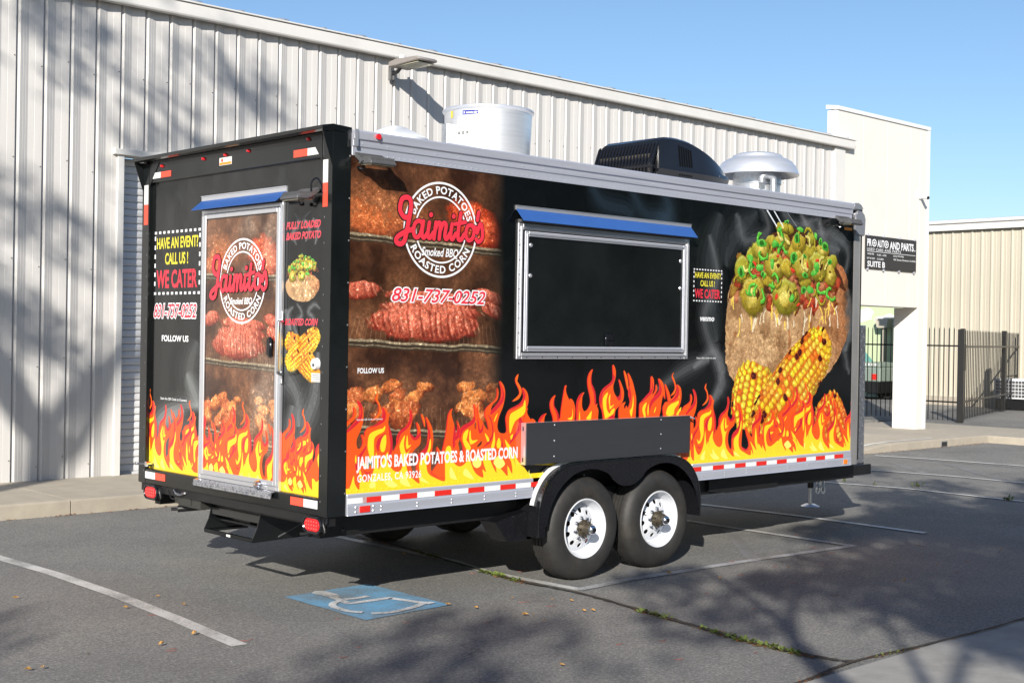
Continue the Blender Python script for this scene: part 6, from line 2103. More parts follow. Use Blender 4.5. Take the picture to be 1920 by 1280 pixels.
# ---------------- serving window on the near side
mb = MB()
frame(mb, 1.620, 3.556, 1.666, 2.646, .048, -.016, -.0005, 'y')
wf = P_(mb, 'window_frame', 'alu_bright', bevel=.003)
mb = MB()
frame(mb, 1.642, 3.534, 1.688, 2.624, .014, -.026, -.0162, 'y')
P_(mb, 'frame_lip', 'alu_bright', wf, bevel=.002)
hat = MB()
hat.box(1.674, 3.502, -.018, -.0008, 1.720, 2.592)
ht = P_(hat, 'serving_hatch', 'black_paint')
mb = MB()
frame(mb, 1.676, 3.500, 1.722, 2.590, .038, -.030, -.0185, 'y')
P_(mb, 'hatch_trim', 'alu', ht, bevel=.003)
mb = MB()
frame(mb, 1.690, 3.486, 1.736, 2.576, .014, -.036, -.0305, 'y')
P_(mb, 'hatch_trim_lip', 'alu_bright', ht, bevel=.002)
for x, z in ((1.742, 2.49), (1.742, 2.27), (3.44, 2.46), (3.44, 2.24)):
    mb = MB()
    mb.cyl((x, -.0185, z), (x, -.026, z), .017, .012, n=12)
    P_(mb, 'hatch_bolt', 'alu_bright', ht, smooth=True)
mb = MB()
mb.box(2.540, 2.640, -.034, -.0185, 1.765, 1.865)
hl = P_(mb, 'hatch_latch', 'black_plastic', ht, bevel=.012, seg=3, smooth=40)
mb = MB()
mb.box(2.560, 2.620, -.044, -.0345, 1.812, 1.845)
mb.cyl((2.575, -.0342, 1.785), (2.575, -.039, 1.785), .008, n=10)
for k in range(12):
    dome(mb, 1.72 + k * .158, 1.680, .005, .0165)
for k in range(9):
    dome(mb, 1.632, 1.75 + k * .105, .005, .0165)
mb.build('latch_details', M['black_plastic'], ht, kind='stuff')
mb = MB()
mb.box(1.600, 3.578, -.012, -.0006, 2.738, 2.766)
mb.box(1.600, 3.578, -.016, -.0006, 2.7662, 2.770)
aw = P_(mb, 'window_awning', 'alu_bright')
mb = MB()
mb.prism([(-.0125, 2.744), (-.082, 2.662), (-.084, 2.656), (-.010, 2.737)], lambda u, v, q: (q, u, v), 1.602, 3.576)
P_(mb, 'awning_sheet', 'blue_awning', aw)
mb = MB()
mb.box(1.625, 3.552, -.024, -.0006, 2.648, 2.672)
mb.cyl((1.63, -.026, 2.660), (3.548, -.026, 2.660), .008, n=8)
for k in range(11):
    mb.box(1.75 + k * .17, 1.765 + k * .17, -.0275, -.0243, 2.652, 2.662)
P_(mb, 'window_hinge', 'grey_cast', wf)

# folded-down counter shelf
mb = MB()
mb.box(1.690, 3.545, -.060, -.052, .905, 1.207)
shf = P_(mb, 'folded_shelf', 'steel', bevel=.002)
mb = MB()
mb.box(1.690, 1.696, -.0515, -.003, .905, 1.207)
mb.box(3.539, 3.545, -.0515, -.003, .905, 1.207)
mb.box(1.697, 3.538, -.0515, -.003, 1.200, 1.207)
P_(mb, 'shelf_edge', 'alu_bright', shf)
mb = MB()
for x in (1.975, 3.18):
    for z in (.955, 1.07, 1.185):
        dome(mb, x, z, .007, .0605)
P_(mb, 'shelf_rivets', 'alu_bright', shf, kind='stuff')
mb = MB()
mb.box(1.688, 1.6895, -.030, -.020, 1.15, 1.18)
mb.box(1.688, 1.6895, -.030, -.020, .925, .955)
P_(mb, 'slot', 'ink', shf)
mb = MB()
mb.prism([(3.548, 1.207), (3.62, 1.180), (3.62, 1.175), (3.548, 1.19)], lambda u, v, q: (u, q, v), -.05, -.004)
P_(mb, 'shelf_bracket', 'alu', shf)

# ---------------- fender over the tandem wheels
W1, W2, WR = 2.335, 3.190, .391
outer = [(1.800, .375), (1.800, .50), (1.812, .60), (1.845, .69), (1.905, .775), (1.985, .838), (2.09, .878), (2.22, .893), (2.50, .896), (2.80, .896), (3.10, .896), (3.26, .893), (3.38, .876),
         (3.48, .838), (3.56, .772), (3.62, .685), (3.650, .59), (3.662, .49), (3.662, .385)]
outer = smooth_path(outer, 4)
R2 = .452
inner = [(W1 - R2 - .018, .375), (W1 - R2 - .014, .45)]
inner += [(W1 + R2 * math.cos(a), WR + R2 * math.sin(a)) for a in [rad(172 - k * 10) for k in range(12)]]
inner += [(2.60, .742), (2.68, .700), (2.7625, .690), (2.845, .700), (2.925, .742)]
inner += [(W2 + R2 * math.cos(a), WR + R2 * math.sin(a)) for a in [rad(118 - k * 10) for k in range(12)]]
inner += [(W2 + R2 + .012, .45), (W2 + R2 + .012, .385)]
inner = smooth_path(inner, 3)
def resample(P, n):
    L = [0]
    for a, b in zip(P, P[1:]):
        L.append(L[-1] + math.hypot(b[0] - a[0], b[1] - a[1]))
    out, j = [], 0
    for i in range(n):
        s = L[-1] * i / (n - 1)
        while j < len(L) - 2 and L[j + 1] < s:
            j += 1
        f = (s - L[j]) / (L[j + 1] - L[j] + 1e-9)
        out.append((P[j][0] + (P[j + 1][0] - P[j][0]) * f, P[j][1] + (P[j + 1][1] - P[j][1]) * f))
    return out
mb = MB()
fo = [(-.085, 0), ]
poly = outer + inner[::-1]
tess = tessellate_polygon([[Vector((x, z, 0)) for x, z in poly]])
n = len(poly)
mb._add([(x, -.088, z) for x, z in poly] + [(x, -.085, z) for x, z in poly], [t for t in tess] + [tuple(i + n for i in t[::-1]) for t in tess] + [(i, (i + 1) % n, n + (i + 1) % n, n + i) for i in range(n)])
fd = P_(mb, 'fender', 'diamond_black')
mb = MB()
A = [(x, -.0882, z) for x, z in outer]; B = [(x, .26, z) for x, z in outer]
mb.strip(A, B)
mb.strip([(x + (.003 if x < 2.7 else -.003), -.085, z - .003) for x, z in outer], [(x + (.003 if x < 2.7 else -.003), .26, z - .003) for x, z in outer])
P_(mb, 'fender_top', 'diamond_black', fd, smooth=True)
mb = MB()
mb.tube([(x, -.088, z) for x, z in outer], .006, 6)
P_(mb, 'fender_rim', 'black_paint', fd, smooth=True)
# bright flashing between body and fender
mb = MB()
O2 = outer[6:-10]
def off(P, d):
    out = []
    for i, p in enumerate(P):
        a, b = P[max(0, i - 1)], P[min(len(P) - 1, i + 1)]
        dx, dz = b[0] - a[0], b[1] - a[1]
        l = math.hypot(dx, dz) or 1
        out.append((p[0] - dz / l * d, p[1] + dx / l * d))
    return out
i0, i1 = 8, len(outer) - 16
A = [(x, -.022, z) for x, z in off(outer, .026)][i0:i1]; B = [(x, -.024, z) for x, z in off(outer, .002)][i0:i1]
mb.strip(A, B)
mb.strip([(x, y + .018, z) for x, y, z in A], A)
P_(mb, 'flashing', 'white_metal', fd)
mb = MB()
mb.box(1.86, 3.60, .262, .27, .3, .93)
P_(mb, 'wheel_well', 'black_frame', fd)
mb = MB()
mb.prism([(1.48, .50), (1.795, .56), (1.795, .35), (1.60, .35)], lambda u, v, q: (u, q, v), .03, .20)
P_(mb, 'mud_guard', 'diamond_black')

# ---------------- wheels
def wheel(cx, yo, out=-1, turn=0.0, name='wheel'):
    """yo = outer sidewall plane; out = -1 towards the camera side"""
    def at(a, b, h):          # h measured outwards from the sidewall plane
        return (cx + a, yo + out * h, WR + b)
    hubm = MB()
    prof = [(.0, -.03), (.060, -.03), (.062, -.015), (.055, .0), (.045, .018), (.042, .055), (.040, .060), (0, .060)]
    hubm.lathe(prof, at, 24)
    for k in range(8):
        a = 2 * PI * k / 8 + turn
        p = Vector(at(.058 * math.cos(a), .058 * math.sin(a), 0))
        hubm.cyl(p + Vector((0, -out * .03, 0)), p + Vector((0, out * .010, 0)), .009, n=6)
    h = P_(hubm, name, 'hub', smooth=30)
    cap = MB()
    cap.lathe([(.036, .055), (.037, .062), (.034, .078), (.026, .088), (.016, .091)], at, 20)
    P_(cap, 'hub_cap', 'chrome', h, smooth=True)
    cp = MB()
    cp.lathe([(.017, .0905), (.015, .097), (0, .099)], at, 14)
    P_(cp, 'grease_plug', 'black_plastic', h, smooth=True)
    # tyre
    t = MB()
    R = WR
    prof = [(.222, -.010), (.232, .001), (.262, .009), (.300, .011), (.335, .004), (.358, -.008), (.374, -.022), (R - .006, -.036), (R - .001, -.052),
            (R, -.070), (R, -.078), (R - .010, -.079), (R - .010, -.088), (R, -.089), (R, -.112), (R - .010, -.113), (R - .010, -.122), (R, -.123), (R, -.146), (R - .010, -.147), (R - .010, -.156), (R, -.157),
            (R - .001, -.183), (R - .006, -.198), (.374, -.212), (.335, -.232), (.262, -.237), (.222, -.215)]
    n = 96
    vs, fs = [], []
    for i, (r_, hh) in enumerate(prof):
        for k in range(n):
            a = 2 * PI * k / n
            rr, h2 = r_, hh
            if 7 <= i <= 24:
                h2 += .0035 * (1 if k % 2 else -1)
            if i in (7, 8, 23, 24, 6) and k % 2:
                rr -= .005
            if abs(a - 3 * PI / 2) < .32 and rr > .33:       # flattened where it stands
                rr = min(rr, R * .985 / max(.01, abs(math.sin(a))) if abs(math.sin(a)) > .9 else rr)
            vs.append(at(rr * math.cos(a), rr * math.sin(a), h2))
    m_ = len(prof)
    for i in range(m_ - 1):
        for k in range(n):
            fs.append((i * n + k, i * n + (k + 1) % n, (i + 1) * n + (k + 1) % n, (i + 1) * n + k))
    t._add(vs, fs)
    P_(t, 'tyre', TYRE, h, smooth=42)
    # rim with holes
    r = MB()
    r.lathe([(.224, -.012), (.227, -.003), (.224, .003), (.217, .002), (.213, -.012), (.209, -.030), (.196, -.055), (.190, -.078), (.186, -.090), (.180, -.094)], at, 64)
    # disc with eight oval hand holes
    def dish(rr):
        if rr > .165:
            return -.094 + (.180 - rr) / .015 * .014
        if rr > .10:
            return -.080 + (.165 - rr) / .065 * .036
        return -.044 + .004 * (.10 - rr) / .05
    nh, na = 10, 120
    hr = .132
    holes = [(hr * math.cos(2 * PI * k / nh + turn + .31), hr * math.sin(2 * PI * k / nh + turn + .31)) for k in range(nh)]
    # disc built as sectors, each with a hole ringed by quads
    for k in range(nh):
        a0 = 2 * PI * k / nh + turn + .31
        ns = 24
        ring_o, ring_i, ring_b = [], [], []
        for j in range(ns):
            b_ = 2 * PI * j / ns
            ca, sb = math.cos(b_), math.sin(b_)
            s_ = max(abs(ca), abs(sb))
            rr = .135 + ca / s_ * (.045 if ca > 0 else .085)
            aa = a0 + sb / s_ * PI / nh
            ring_o.append((rr, aa))
            pi = (hr * math.cos(a0) + .0175 * (ca * math.cos(a0)) * 1.05 - .0205 * sb * math.sin(a0), hr * math.sin(a0) + .0175 * ca * math.sin(a0) * 1.05 + .0205 * sb * math.cos(a0))
            ring_i.append(pi)
        vs = []
        for rr, aa in ring_o:
            vs.append(at(rr * math.cos(aa), rr * math.sin(aa), dish(rr)))
        for (rr, aa), (x_, z_) in zip(ring_o, ring_i):
            mx_, mz_ = (rr * math.cos(aa) + x_) / 2, (rr * math.sin(aa) + z_) / 2
            vs.append(at(mx_, mz_, dish(math.hypot(mx_, mz_))))
        for x_, z_ in ring_i:
            vs.append(at(x_, z_, dish(math.hypot(x_, z_))))
        for x_, z_ in ring_i:
            vs.append(at(x_, z_, dish(math.hypot(x_, z_)) - .008))
        fs = []
        for q in range(3):
            for j in range(ns):
                fs.append((q * ns + j, q * ns + (j + 1) % ns, (q + 1) * ns + (j + 1) % ns, (q + 1) * ns + j))
        r._add(vs, fs)
    rm = P_(r, 'rim', 'white_rim', h, smooth=50)
    bk = MB()
    bk.lathe([(.0, -.125), (.19, -.125), (.20, -.12)], at, 24)
    P_(bk, 'brake_drum', 'ink', h)
    for k in range(8):
        a = 2 * PI * k / 8 + turn + .2
        p = Vector(at(.083 * math.cos(a), .083 * math.sin(a), -.040))
        nb = MB()
        nb.cyl(p, p + Vector((0, out * .022, 0)), .0115, .010, n=6)
        nb.cyl(p + Vector((0, out * .022, 0)), p + Vector((0, out * .028, 0)), .008, .003, n=6)
        P_(nb, 'lug_nut', 'chrome', h, smooth=30)
    mk = MB()
    a = turn - 1.0
    p0, p1 = (.100 * math.cos(a), .100 * math.sin(a)), (.132 * math.cos(a), .132 * math.sin(a))
    e = (-.003 * math.sin(a), .003 * math.cos(a))
    mk._add([at(p0[0] + e[0], p0[1] + e[1], -.0425), at(p0[0] - e[0], p0[1] - e[1], -.0425), at(p1[0] - e[0], p1[1] - e[1], dish(.132) + .002), at(p1[0] + e[0], p1[1] + e[1], dish(.132) + .002)], [(0, 1, 2, 3)])
    P_(mk, 'paint_mark', 'red_vivid', h)
    vlv = MB()
    a = turn + 2.2
    q0 = at(.190 * math.cos(a), .190 * math.sin(a), -.05); q1 = at(.172 * math.cos(a), .172 * math.sin(a), -.005)
    vlv.cyl(q0, q1, .005, n=6)
    P_(vlv, 'valve', 'black_plastic', h)
    return h

def tyre_material():
    m = mat('tyre_rubber_worn', (0.024, 0.023, 0.022), 0.62, var=0.2, vscale=10, bump=0.12, bscale=110, dirt=(0.075, 0.062, 0.045), dscale=4, damt=0.45)
    return m
TYRE = tyre_material()
wheel(W1, -.050, -1, 0.0)
wheel(W2, -.050, -1, .55)
for cx, tn in ((W1, .2), (W2, .9)):
    hm = MB()
    n = 40
    prof = [(.0, 2.47), (.20, 2.47), (.23, 2.50), (.30, 2.51), (.36, 2.49), (WR, 2.46), (WR, 2.30), (.36, 2.27), (.20, 2.27), (0, 2.27)]
    hm.lathe(prof, lambda a, b, h: (cx + a, h, WR + b), n)
    P_(hm, 'wheel', TYRE, smooth=35)
mb = MB()
for cx in (W1, W2):
    mb.cyl((cx, .20, WR), (cx, 2.30, WR), .038, n=12)
    for y in (.24, 2.22):
        mb.box(cx - .04, cx + .04, y, y + .06, WR + .03, .52)
mb.box(W1, W2, .30, .34, .50, .54)
P_(mb, 'axle', 'black_frame')

# ---------------- front tongue gear
mb = MB()
mb.box(6.205, 7.26, .52, .60, .455, .560)
mb.box(7.18, 7.26, .605, 1.9, .455, .585)
P_(mb, 'tongue_beam', 'black_frame', bevel=.004)
mb = MB()
mb.prism([(4.05, .655), (4.05, .53), (4.30, .505), (5.05, .505), (5.05, .56), (6.30, .655)], lambda u, v, q: (u, q, v), .13, .155)
P_(mb, 'tank_shield', 'black_frame')
mb = MB()
mb.box(4.2, 5.1, .35, 1.2, .44, .50)
P_(mb, 'water_tank_tray', 'galv')
mb = MB()
mb.prism([(6.21, .56), (7.25, .56), (7.25, 2.0), (6.21, 2.0)], lambda u, v, q: (u, q, v), .60, 1.9)
P_(mb, 'tread_plate_box', 'diamond', bevel=.006)
mb = MB()
jx, jy = 7.55, 1.45
mb.cyl((jx, jy, .20), (jx, jy, .60), .034, n=16)
jk = P_(mb, 'jack', 'black_frame', smooth=True)
mb = MB()
mb.cyl((jx, jy, .02), (jx, jy, .21), .023, n=14)
P_(mb, 'jack_leg', 'alu_bright', jk, smooth=True)
mb = MB()
mb.cyl((jx, jy, -.002), (jx, jy, .022), .105, .055, n=24)
P_(mb, 'jack_foot', 'alu_bright', jk, smooth=30)
def chain(x, y, z0, z1, sag):
    k = 0
    n_ = int((z0 - z1) / .044)
    for i in range(n_):
        z = z0 - i * .044
        mb = MB()
        pts = []
        for j in range(13):
            a = 2 * PI * j / 12
            u, v = .020 * math.cos(a), .033 * math.sin(a)
            ca = math.cos(.8 + (PI / 2) * (i % 2))
            sa = math.sin(.8 + (PI / 2) * (i % 2))
            pts.append((x + u * ca + sag * math.sin(i / n_ * PI), y + u * sa, z + v))
        mb.tube(pts, .0075, 5, caps=False)
        yield mb
for (x, y, s_) in ((7.66, 1.43, .02), (7.73, 1.40, -.02)):
    allc = MB()
    for m_ in chain(x, y, .56, .09, s_):
        P_(m_, 'chain_link', 'galv', smooth=True)
mb = MB()
mb.box(7.25, 7.85, 1.38, 1.52, .52, .60)
P_(mb, 'tongue_beam', 'black_frame')

# ---------------- floodlights
def floodlight(base, along_, out_, w=.205, d=.165, name='floodlight', dark='grey_cast'):
    """base: centre of the mounting on the wall, along_: unit vector along the wall, out_: unit vector away from it"""
    b, a, o = Vector(base), Vector(along_), Vector(out_)
    up = Vector((0, 0, 1))
    tilt = rad(8)
    oo = (o * math.cos(tilt) + up * math.sin(tilt) * -0.35).normalized()
    nn = a.cross(oo)
    if nn.z < 0:
        nn = -nn
    def T(u, v, q):
        return tuple(b + a * u + oo * v + nn * q)
    mb = MB()
    prof = [(.030, .0), (.030, .018), (.045, .034), (d - .03, .034), (d, .016), (d, .0)]
    mb.prism(prof, lambda v, q, u: T(u, v, q), -w / 2, w / 2)
    h = P_(mb, name, dark, bevel=.004)
    mb = MB()
    for k in range(13):
        u = -w / 2 + .010 + k * (w - .02) / 12
        mb.prism([(.055, .035), (.060, .048), (d - .02, .048), (d - .005, .018), (d - .03, .035)], lambda v, q, t: T(t, v, q), u - .003, u + .003)
    P_(mb, 'cooling_fins', dark, h, kind='stuff')
    mb = MB()
    mb.prism([(.042, -.006), (.042, -.0005), (d - .012, -.0005), (d - .012, -.006)], lambda v, q, u: T(u, v, q), -w / 2 + .012, w / 2 - .012)
    P_(mb, 'lens', 'lens_glass', h)
    mb = MB()
    for s_ in (-1, 1):
        u = s_ * (w / 2 + .006)
        mb.prism([(.0, .050), (.0, .075), (.075, .036), (.090, .020), (.080, .006), (.062, .010)], lambda v, q, t: T(t, v, q), u - .003, u + .003)
        mb.cyl(T(u - .004, .075, .020), T(u + s_ * .010, .075, .020), .012, n=12)
    mb.prism([(.0, .050), (.004, .050), (.004, .075), (.0, .075)], lambda v, q, t: T(t, v, q), -w / 2 - .003, w / 2 + .003)
    P_(mb, 'bracket', dark, h)
    mb = MB()
    mb.tube(smooth_path([T(-w * .18, .06, .03), T(-w * .30, .045, .0), T(-w * .30, .03, -.03), T(-w * .38, .004, -.02)], 5), .0055, 6)
    mb.cyl(T(-w * .38, .0, -.02), T(-w * .38, .012, -.02), .013, n=10)
    P_(mb, 'cable', 'black_plastic', h, smooth=True)
floodlight((.272, -.012, 2.918), (1, 0, 0), (0, -1, 0))
floodlight((5.80, -.012, 2.925), (1, 0, 0), (0, -1, 0))
floodlight((.0, .245, 2.690), (0, -1, 0), (-1, 0, 0), w=.20, d=.165)
mb = MB()
mb.tube(smooth_path([(-.02, .205, 2.735), (-.02, .20, 2.80), (-.005, .165, 2.825), (.0, .12, 2.78), (.0, .10, 2.72)], 5), .006, 6)
P_(mb, 'light_cable', 'black_plastic', smooth=True)

# rear right extras: weatherproof knob and notice
mb = MB()
mb.cyl((.029, .180, 1.632), (.004, .180, 1.632), .040, .034, n=20)
kn = P_(mb, 'power_inlet', 'white_metal', smooth=40)
mb = MB()
mb.cyl((.003, .180, 1.625), (-.002, .180, 1.625), .010, n=10)
P_(mb, 'inlet_screw', 'grey_cast', kn)
mb = MB()
mb.box(.0285, .0296, .118, .238, 1.515, 1.572)
P_(mb, 'notice_label', 'sticker_white')
mb = MB()
mb.box(.0275, .0284, .118, .238, 1.575, 1.588)
P_(mb, 'notice_label', 'sticker_orange')
mb = MB()
for k in range(4):
    mb.box(.0280, .0284, .126, .230, 1.522 + k * .012, 1.525 + k * .012)
P_(mb, 'notice_lines', 'ink')

# ---------------- lettering and emblems
def ring_emblem(place, cu, cvv, R, parent, sx=1.0, z=.0015):
    n = 72
    mb = MB()
    for ra, rb in ((R, R * .955), (R * .70, R * .665)):
        A = [place(cu + sx * ra * math.cos(2 * PI * k / n), cvv + ra * math.sin(2 * PI * k / n), z) for k in range(n + 1)]
        B = [place(cu + sx * rb * math.cos(2 * PI * k / n), cvv + rb * math.sin(2 * PI * k / n), z) for k in range(n + 1)]
        mb.strip(A, B)
    def arc_text(s, mid, span, rin, rout, flip=False):
        vs, fs = text_mesh(s, bold=.028, spacing=1.12)
        us = [v[0] for v in vs]; ws = [v[1] for v in vs]
        a, b, c, d = min(us), max(us), min(ws), max(ws)
        out = []
        for v in vs:
            f = (v[0] - a) / (b - a) - .5
            g = (v[1] - c) / (d - c)
            if flip:
                ang = mid + f * span; r_ = rout + (rin - rout) * g
            else:
                ang = mid - f * span; r_ = rin + (rout - rin) * g
            out.append(place(cu + sx * r_ * math.cos(ang), cvv + r_ * math.sin(ang), z))
        mb._add(out, fs)
    arc_text("BAKED POTATOES", rad(88), rad(142), R * .745, R * .91)
    arc_text("ROASTED CORN", rad(270), rad(128), R * .745, R * .91, True)
    return P_(mb, 'round_emblem', 'vinyl_white', parent)

SCRIPT = [
    # J
    ([(1.10, 1.30), (.80, 1.30), (.45, 1.75), (.62, 2.45), (1.18, 2.55), (1.38, 2.10), (1.22, 1.20), (1.02, .35), (.84, -.25), (.50, -.45), (.16, -.30), (.30, .02), (1.00, .38), (1.60, .55)], 1.15),
    # a
    ([(2.38, .92), (2.10, 1.12), (1.72, .90), (1.62, .35), (1.85, .02), (2.20, .25), (2.42, .95)], 1), ([(2.46, 1.10), (2.34, .30), (2.52, .02), (2.85, .40)], 1),
    # i
    ([(2.98, 1.05), (2.86, .28), (3.02, .02), (3.32, .40)], 1), ([(3.10, 1.55), (3.12, 1.57)], 1.15),
    # m
    ([(3.55, 1.08), (3.40, .0)], 1), ([(3.44, .45), (3.72, 1.02), (3.95, .95), (3.86, .0)], 1), ([(3.90, .45), (4.20, 1.05), (4.46, .95), (4.36, .25), (4.52, .02), (4.80, .40)], 1),
    # i
    ([(5.00, 1.05), (4.88, .28), (5.04, .02), (5.34, .42)], 1), ([(5.12, 1.55), (5.14, 1.57)], 1.15),
    # t
    ([(5.78, 1.80), (5.56, .60), (5.58, .08), (5.85, .05), (6.10, .40)], 1.05), ([(5.25, 1.05), (5.75, 1.14), (6.22, 1.22)], .9),
    # o
    ([(6.80, 1.05), (6.42, .95), (6.26, .40), (6.50, .02), (6.88, .18), (7.02, .72), (6.80, 1.05), (6.95, .95), (7.25, .85)], 1),
    # apostrophe
    ([(7.42, 1.95), (7.30, 1.42)], 1.0),
    # s
    ([(7.30, .55), (7.62, 1.20), (7.80, .70), (7.78, .20), (7.45, -.05), (7.22, .12)], 1),
]
def script_word(place, box, parent, zz=.003, th=.155):
    u0, u1, v0, v1 = box
    sx, sz = (u1 - u0) / 8.0, (v1 - v0) / 3.5
    def F(p):
        return (u0 + p[0] * sx, v0 + (p[1] + .85) * sz + (.02 * (p[0] - 4) * sz))
    for name, mk, tt, dep in (('script_outline', 'vinyl_black', th * 1.42, zz), ('script_name', 'vinyl_red', th, zz + .0025)):  # wider black outline lies under the red letters
        mb = MB()
        for j, (pts, k) in enumerate(SCRIPT):
            q = smooth_path([F(p) for p in pts], 6)
            n = 10
            rad_ = tt * k * (sx + sz) / 2
            vs = []
            m_ = len(q)
            for i, p in enumerate(q):
                a, b = q[max(0, i - 1)], q[min(m_ - 1, i + 1)]
                dx, dz = b[0] - a[0], b[1] - a[1]
                l = math.hypot(dx, dz) or 1
                nx, nz = -dz / l, dx / l
                for t in range(5):
                    s_ = t / 2 - 1
                    h = dep + j * .00006 + .0005 * (1 - s_ * s_)
                    vs.append(place(p[0] + nx * rad_ * s_, p[1] + nz * rad_ * s_, h))
            mb._add(vs, [(i * 5 + t, i * 5 + t + 1, (i + 1) * 5 + t + 1, (i + 1) * 5 + t) for i in range(m_ - 1) for t in range(4)])
            for e, p in enumerate((q[0], q[-1])):
                c = [place(p[0] + rad_ * .98 * math.cos(2 * PI * g / 12), p[1] + rad_ * .98 * math.sin(2 * PI * g / 12), dep + j * .00006 + .00002 * (e + 1)) for g in range(12)]
                mb._add(c + [place(p[0], p[1], dep + j * .00006 + .00045)], [(g, (g + 1) % 12, 12) for g in range(12)])
        P_(mb, name, mk, parent)

def outlined(place, body, box, parent, name, m_in, m_out, z=.0015, bin_=.0, bout=.055, shear=.30, xs=1.0):
    """lettering with a contrasting edge"""
    vs, fs = text_mesh(body, bold=bin_, shear=shear)
    us = [v[0] for v in vs]; ws = [v[1] for v in vs]
    a, b, c, d = min(us), max(us), min(ws), max(ws)
    u0, u1, v0, v1 = box
    su, sv = (u1 - u0) / (b - a), (v1 - v0) / (d - c)
    for nm, mk, bb, zz in ((name + '_edge', m_out, bout, z), (name, m_in, bin_, z + .0012)):
        v2, f2 = text_mesh(body, bold=bb, shear=shear)
        mb = MB()
        mb._add([place(u0 + (v[0] - a) * su, v0 + (v[1] - c) * sv, zz) for v in v2], f2)
        P_(mb, nm, mk, parent)

def plain(place, body, box, name, mk, parent=None, bold=.02, shear=0.0, z=.0012, spacing=1.0):
    mb = MB()
    letters(mb, body, box, place, z, bold=bold, shear=shear, spacing=spacing)
    P_(mb, name, mk, parent)

def event_box(place, u0, u1, v0, v1, parent=None):
    """dashed frame with three lines of words"""
    mb = MB()
    w, h = u1 - u0, v1 - v0
    dsh = w / 21.0
    k = 0
    for i in range(11):
        a = u0 + i * 2 * dsh
        for v in (v0, v1 - dsh * .6):
            mb._add([place(a, v, .0012), place(a + dsh, v, .0012), place(a + dsh, v + dsh * .6, .0012), place(a, v + dsh * .6, .0012)], [(0, 1, 2, 3)])
    nv = int(h / (2 * dsh))
    st = h / (nv + .0)
    for i in range(1, nv):
        b_ = v0 + i * st
        for u in (u0, u1 - dsh * .6):
            mb._add([place(u, b_, .0012), place(u + dsh * .6, b_, .0012), place(u + dsh * .6, b_ + dsh, .0012), place(u, b_ + dsh, .0012)], [(0, 1, 2, 3)])
    P_(mb, 'dashed_frame', 'vinyl_white', parent, kind='stuff')
    plain(place, "HAVE AN EVENT?", (u0 + w * .05, u1 - w * .05, v0 + h * .72, v0 + h * .90), 'event_lettering', 'vinyl_yellow', parent, .022)
    plain(place, "CALL US !", (u0 + w * .24, u1 - w * .26, v0 + h * .47, v0 + h * .655), 'event_lettering', 'vinyl_yellow', parent, .022)
    plain(place, "WE CATER", (u0 + w * .05, u1 - w * .06, v0 + h * .10, v0 + h * .39), 'cater_lettering', 'vinyl_red', parent, .030)

# near side
ring_emblem(side_at, .905, 2.545, .326, TR, sx=1.0)
script_word(side_at, (.50, 1.300, 2.395, 2.755), TR, zz=.003, th=.150)
plain(side_at, "Smoked BBQ", ((0.736, 2.384)[0], (1.063, 2.402)[0], 2.352, 2.422), 'subtitle_lettering', 'vinyl_white', None, .02, .25, .0022)
outlined(side_at, "831-737-0252", (.49, 1.32, 2.048, 2.140), TR, 'phone_lettering', 'vinyl_red', 'vinyl_white', .0015, .012, .075)
plain(side_at, "FOLLOW US", (.220, .435, 1.575, 1.610), 'follow_lettering', 'vinyl_white', None, .03)
plain(side_at, "JAIMITO'S BAKED POTATOES & ROASTED CORN", (.224, 1.66, .930, 1.040), 'address_lettering', 'vinyl_white', None, .034, z=.0014)
plain(side_at, "GONZALES, CA 93926", (.232, .765, .862, .920), 'address_lettering', 'vinyl_white', None, .020, z=.0014, spacing=1.15)
event_box(side_at, 3.632, 4.012, 2.142, 2.412)
plain(side_at, "venmo", (3.725, 3.915, 1.980, 2.015), 'venmo_lettering', 'vinyl_white', None, .03, .15)
plain(side_at, "Scan this code to pay", (3.690, 3.948, 1.664, 1.682), 'scan_lettering', 'vinyl_white', None, .01)
plain(side_at, "Scan the QR Code to Connect", (.220, .430, 1.268, 1.282), 'scan_lettering', 'vinyl_white', None, .01)
# rear
def door_at(u, v, w):
    return (.0160 - w, 2.40 - u, v)
DD = lambda y: 2.40 - (y + .0033 * (y + 6.84))
DU = lambda y: 2.40 - (y + .00616 * (y + 6.84))
ring_emblem(door_at, DD(1.045), 2.182, .297, door, sx=1.0)
script_word(door_at, (DD(1.470), DD(.715), 2.035, 2.375), door, zz=.003, th=.150)
plain(door_at, "Smoked BBQ", (DD(1.195), DD(.915), 2.012, 2.068), 'subtitle_lettering', 'vinyl_white', door, .02, .25, .0022)
event_box(rear_at, DU(2.290), DU(1.612), 2.100, 2.580)
outlined(rear_at, "831-737-0252", (DU(2.285), DU(1.655), 1.925, 2.030), TR, 'phone_lettering', 'vinyl_red', 'vinyl_white', .0015, .012, .075)
plain(rear_at, "FOLLOW US", (DU(2.160), DU(1.765), 1.748, 1.795), 'follow_lettering', 'vinyl_white', None, .03)
plain(rear_at, "Scan the QR Code to Connect", (DU(2.165), DU(1.775), 1.305, 1.327), 'scan_lettering', 'vinyl_white', None, .01)
outlined(rear_at, "FULLY LOADED", (DU(.508), DU(.120), 2.515, 2.560), TR, 'potato_lettering', 'vinyl_red', 'vinyl_pink', .0012, .0, .04, .3)
outlined(rear_at, "BAKED POTATO", (DU(.508), DU(.115), 2.445, 2.490), TR, 'potato_lettering', 'vinyl_red', 'vinyl_pink', .0012, .0, .04, .3)
outlined(rear_at, "ROASTED CORN", (DU(.508), DU(.135), 1.880, 1.922), TR, 'corn_lettering', 'vinyl_red', 'vinyl_pink', .0012, .0, .04, .3)
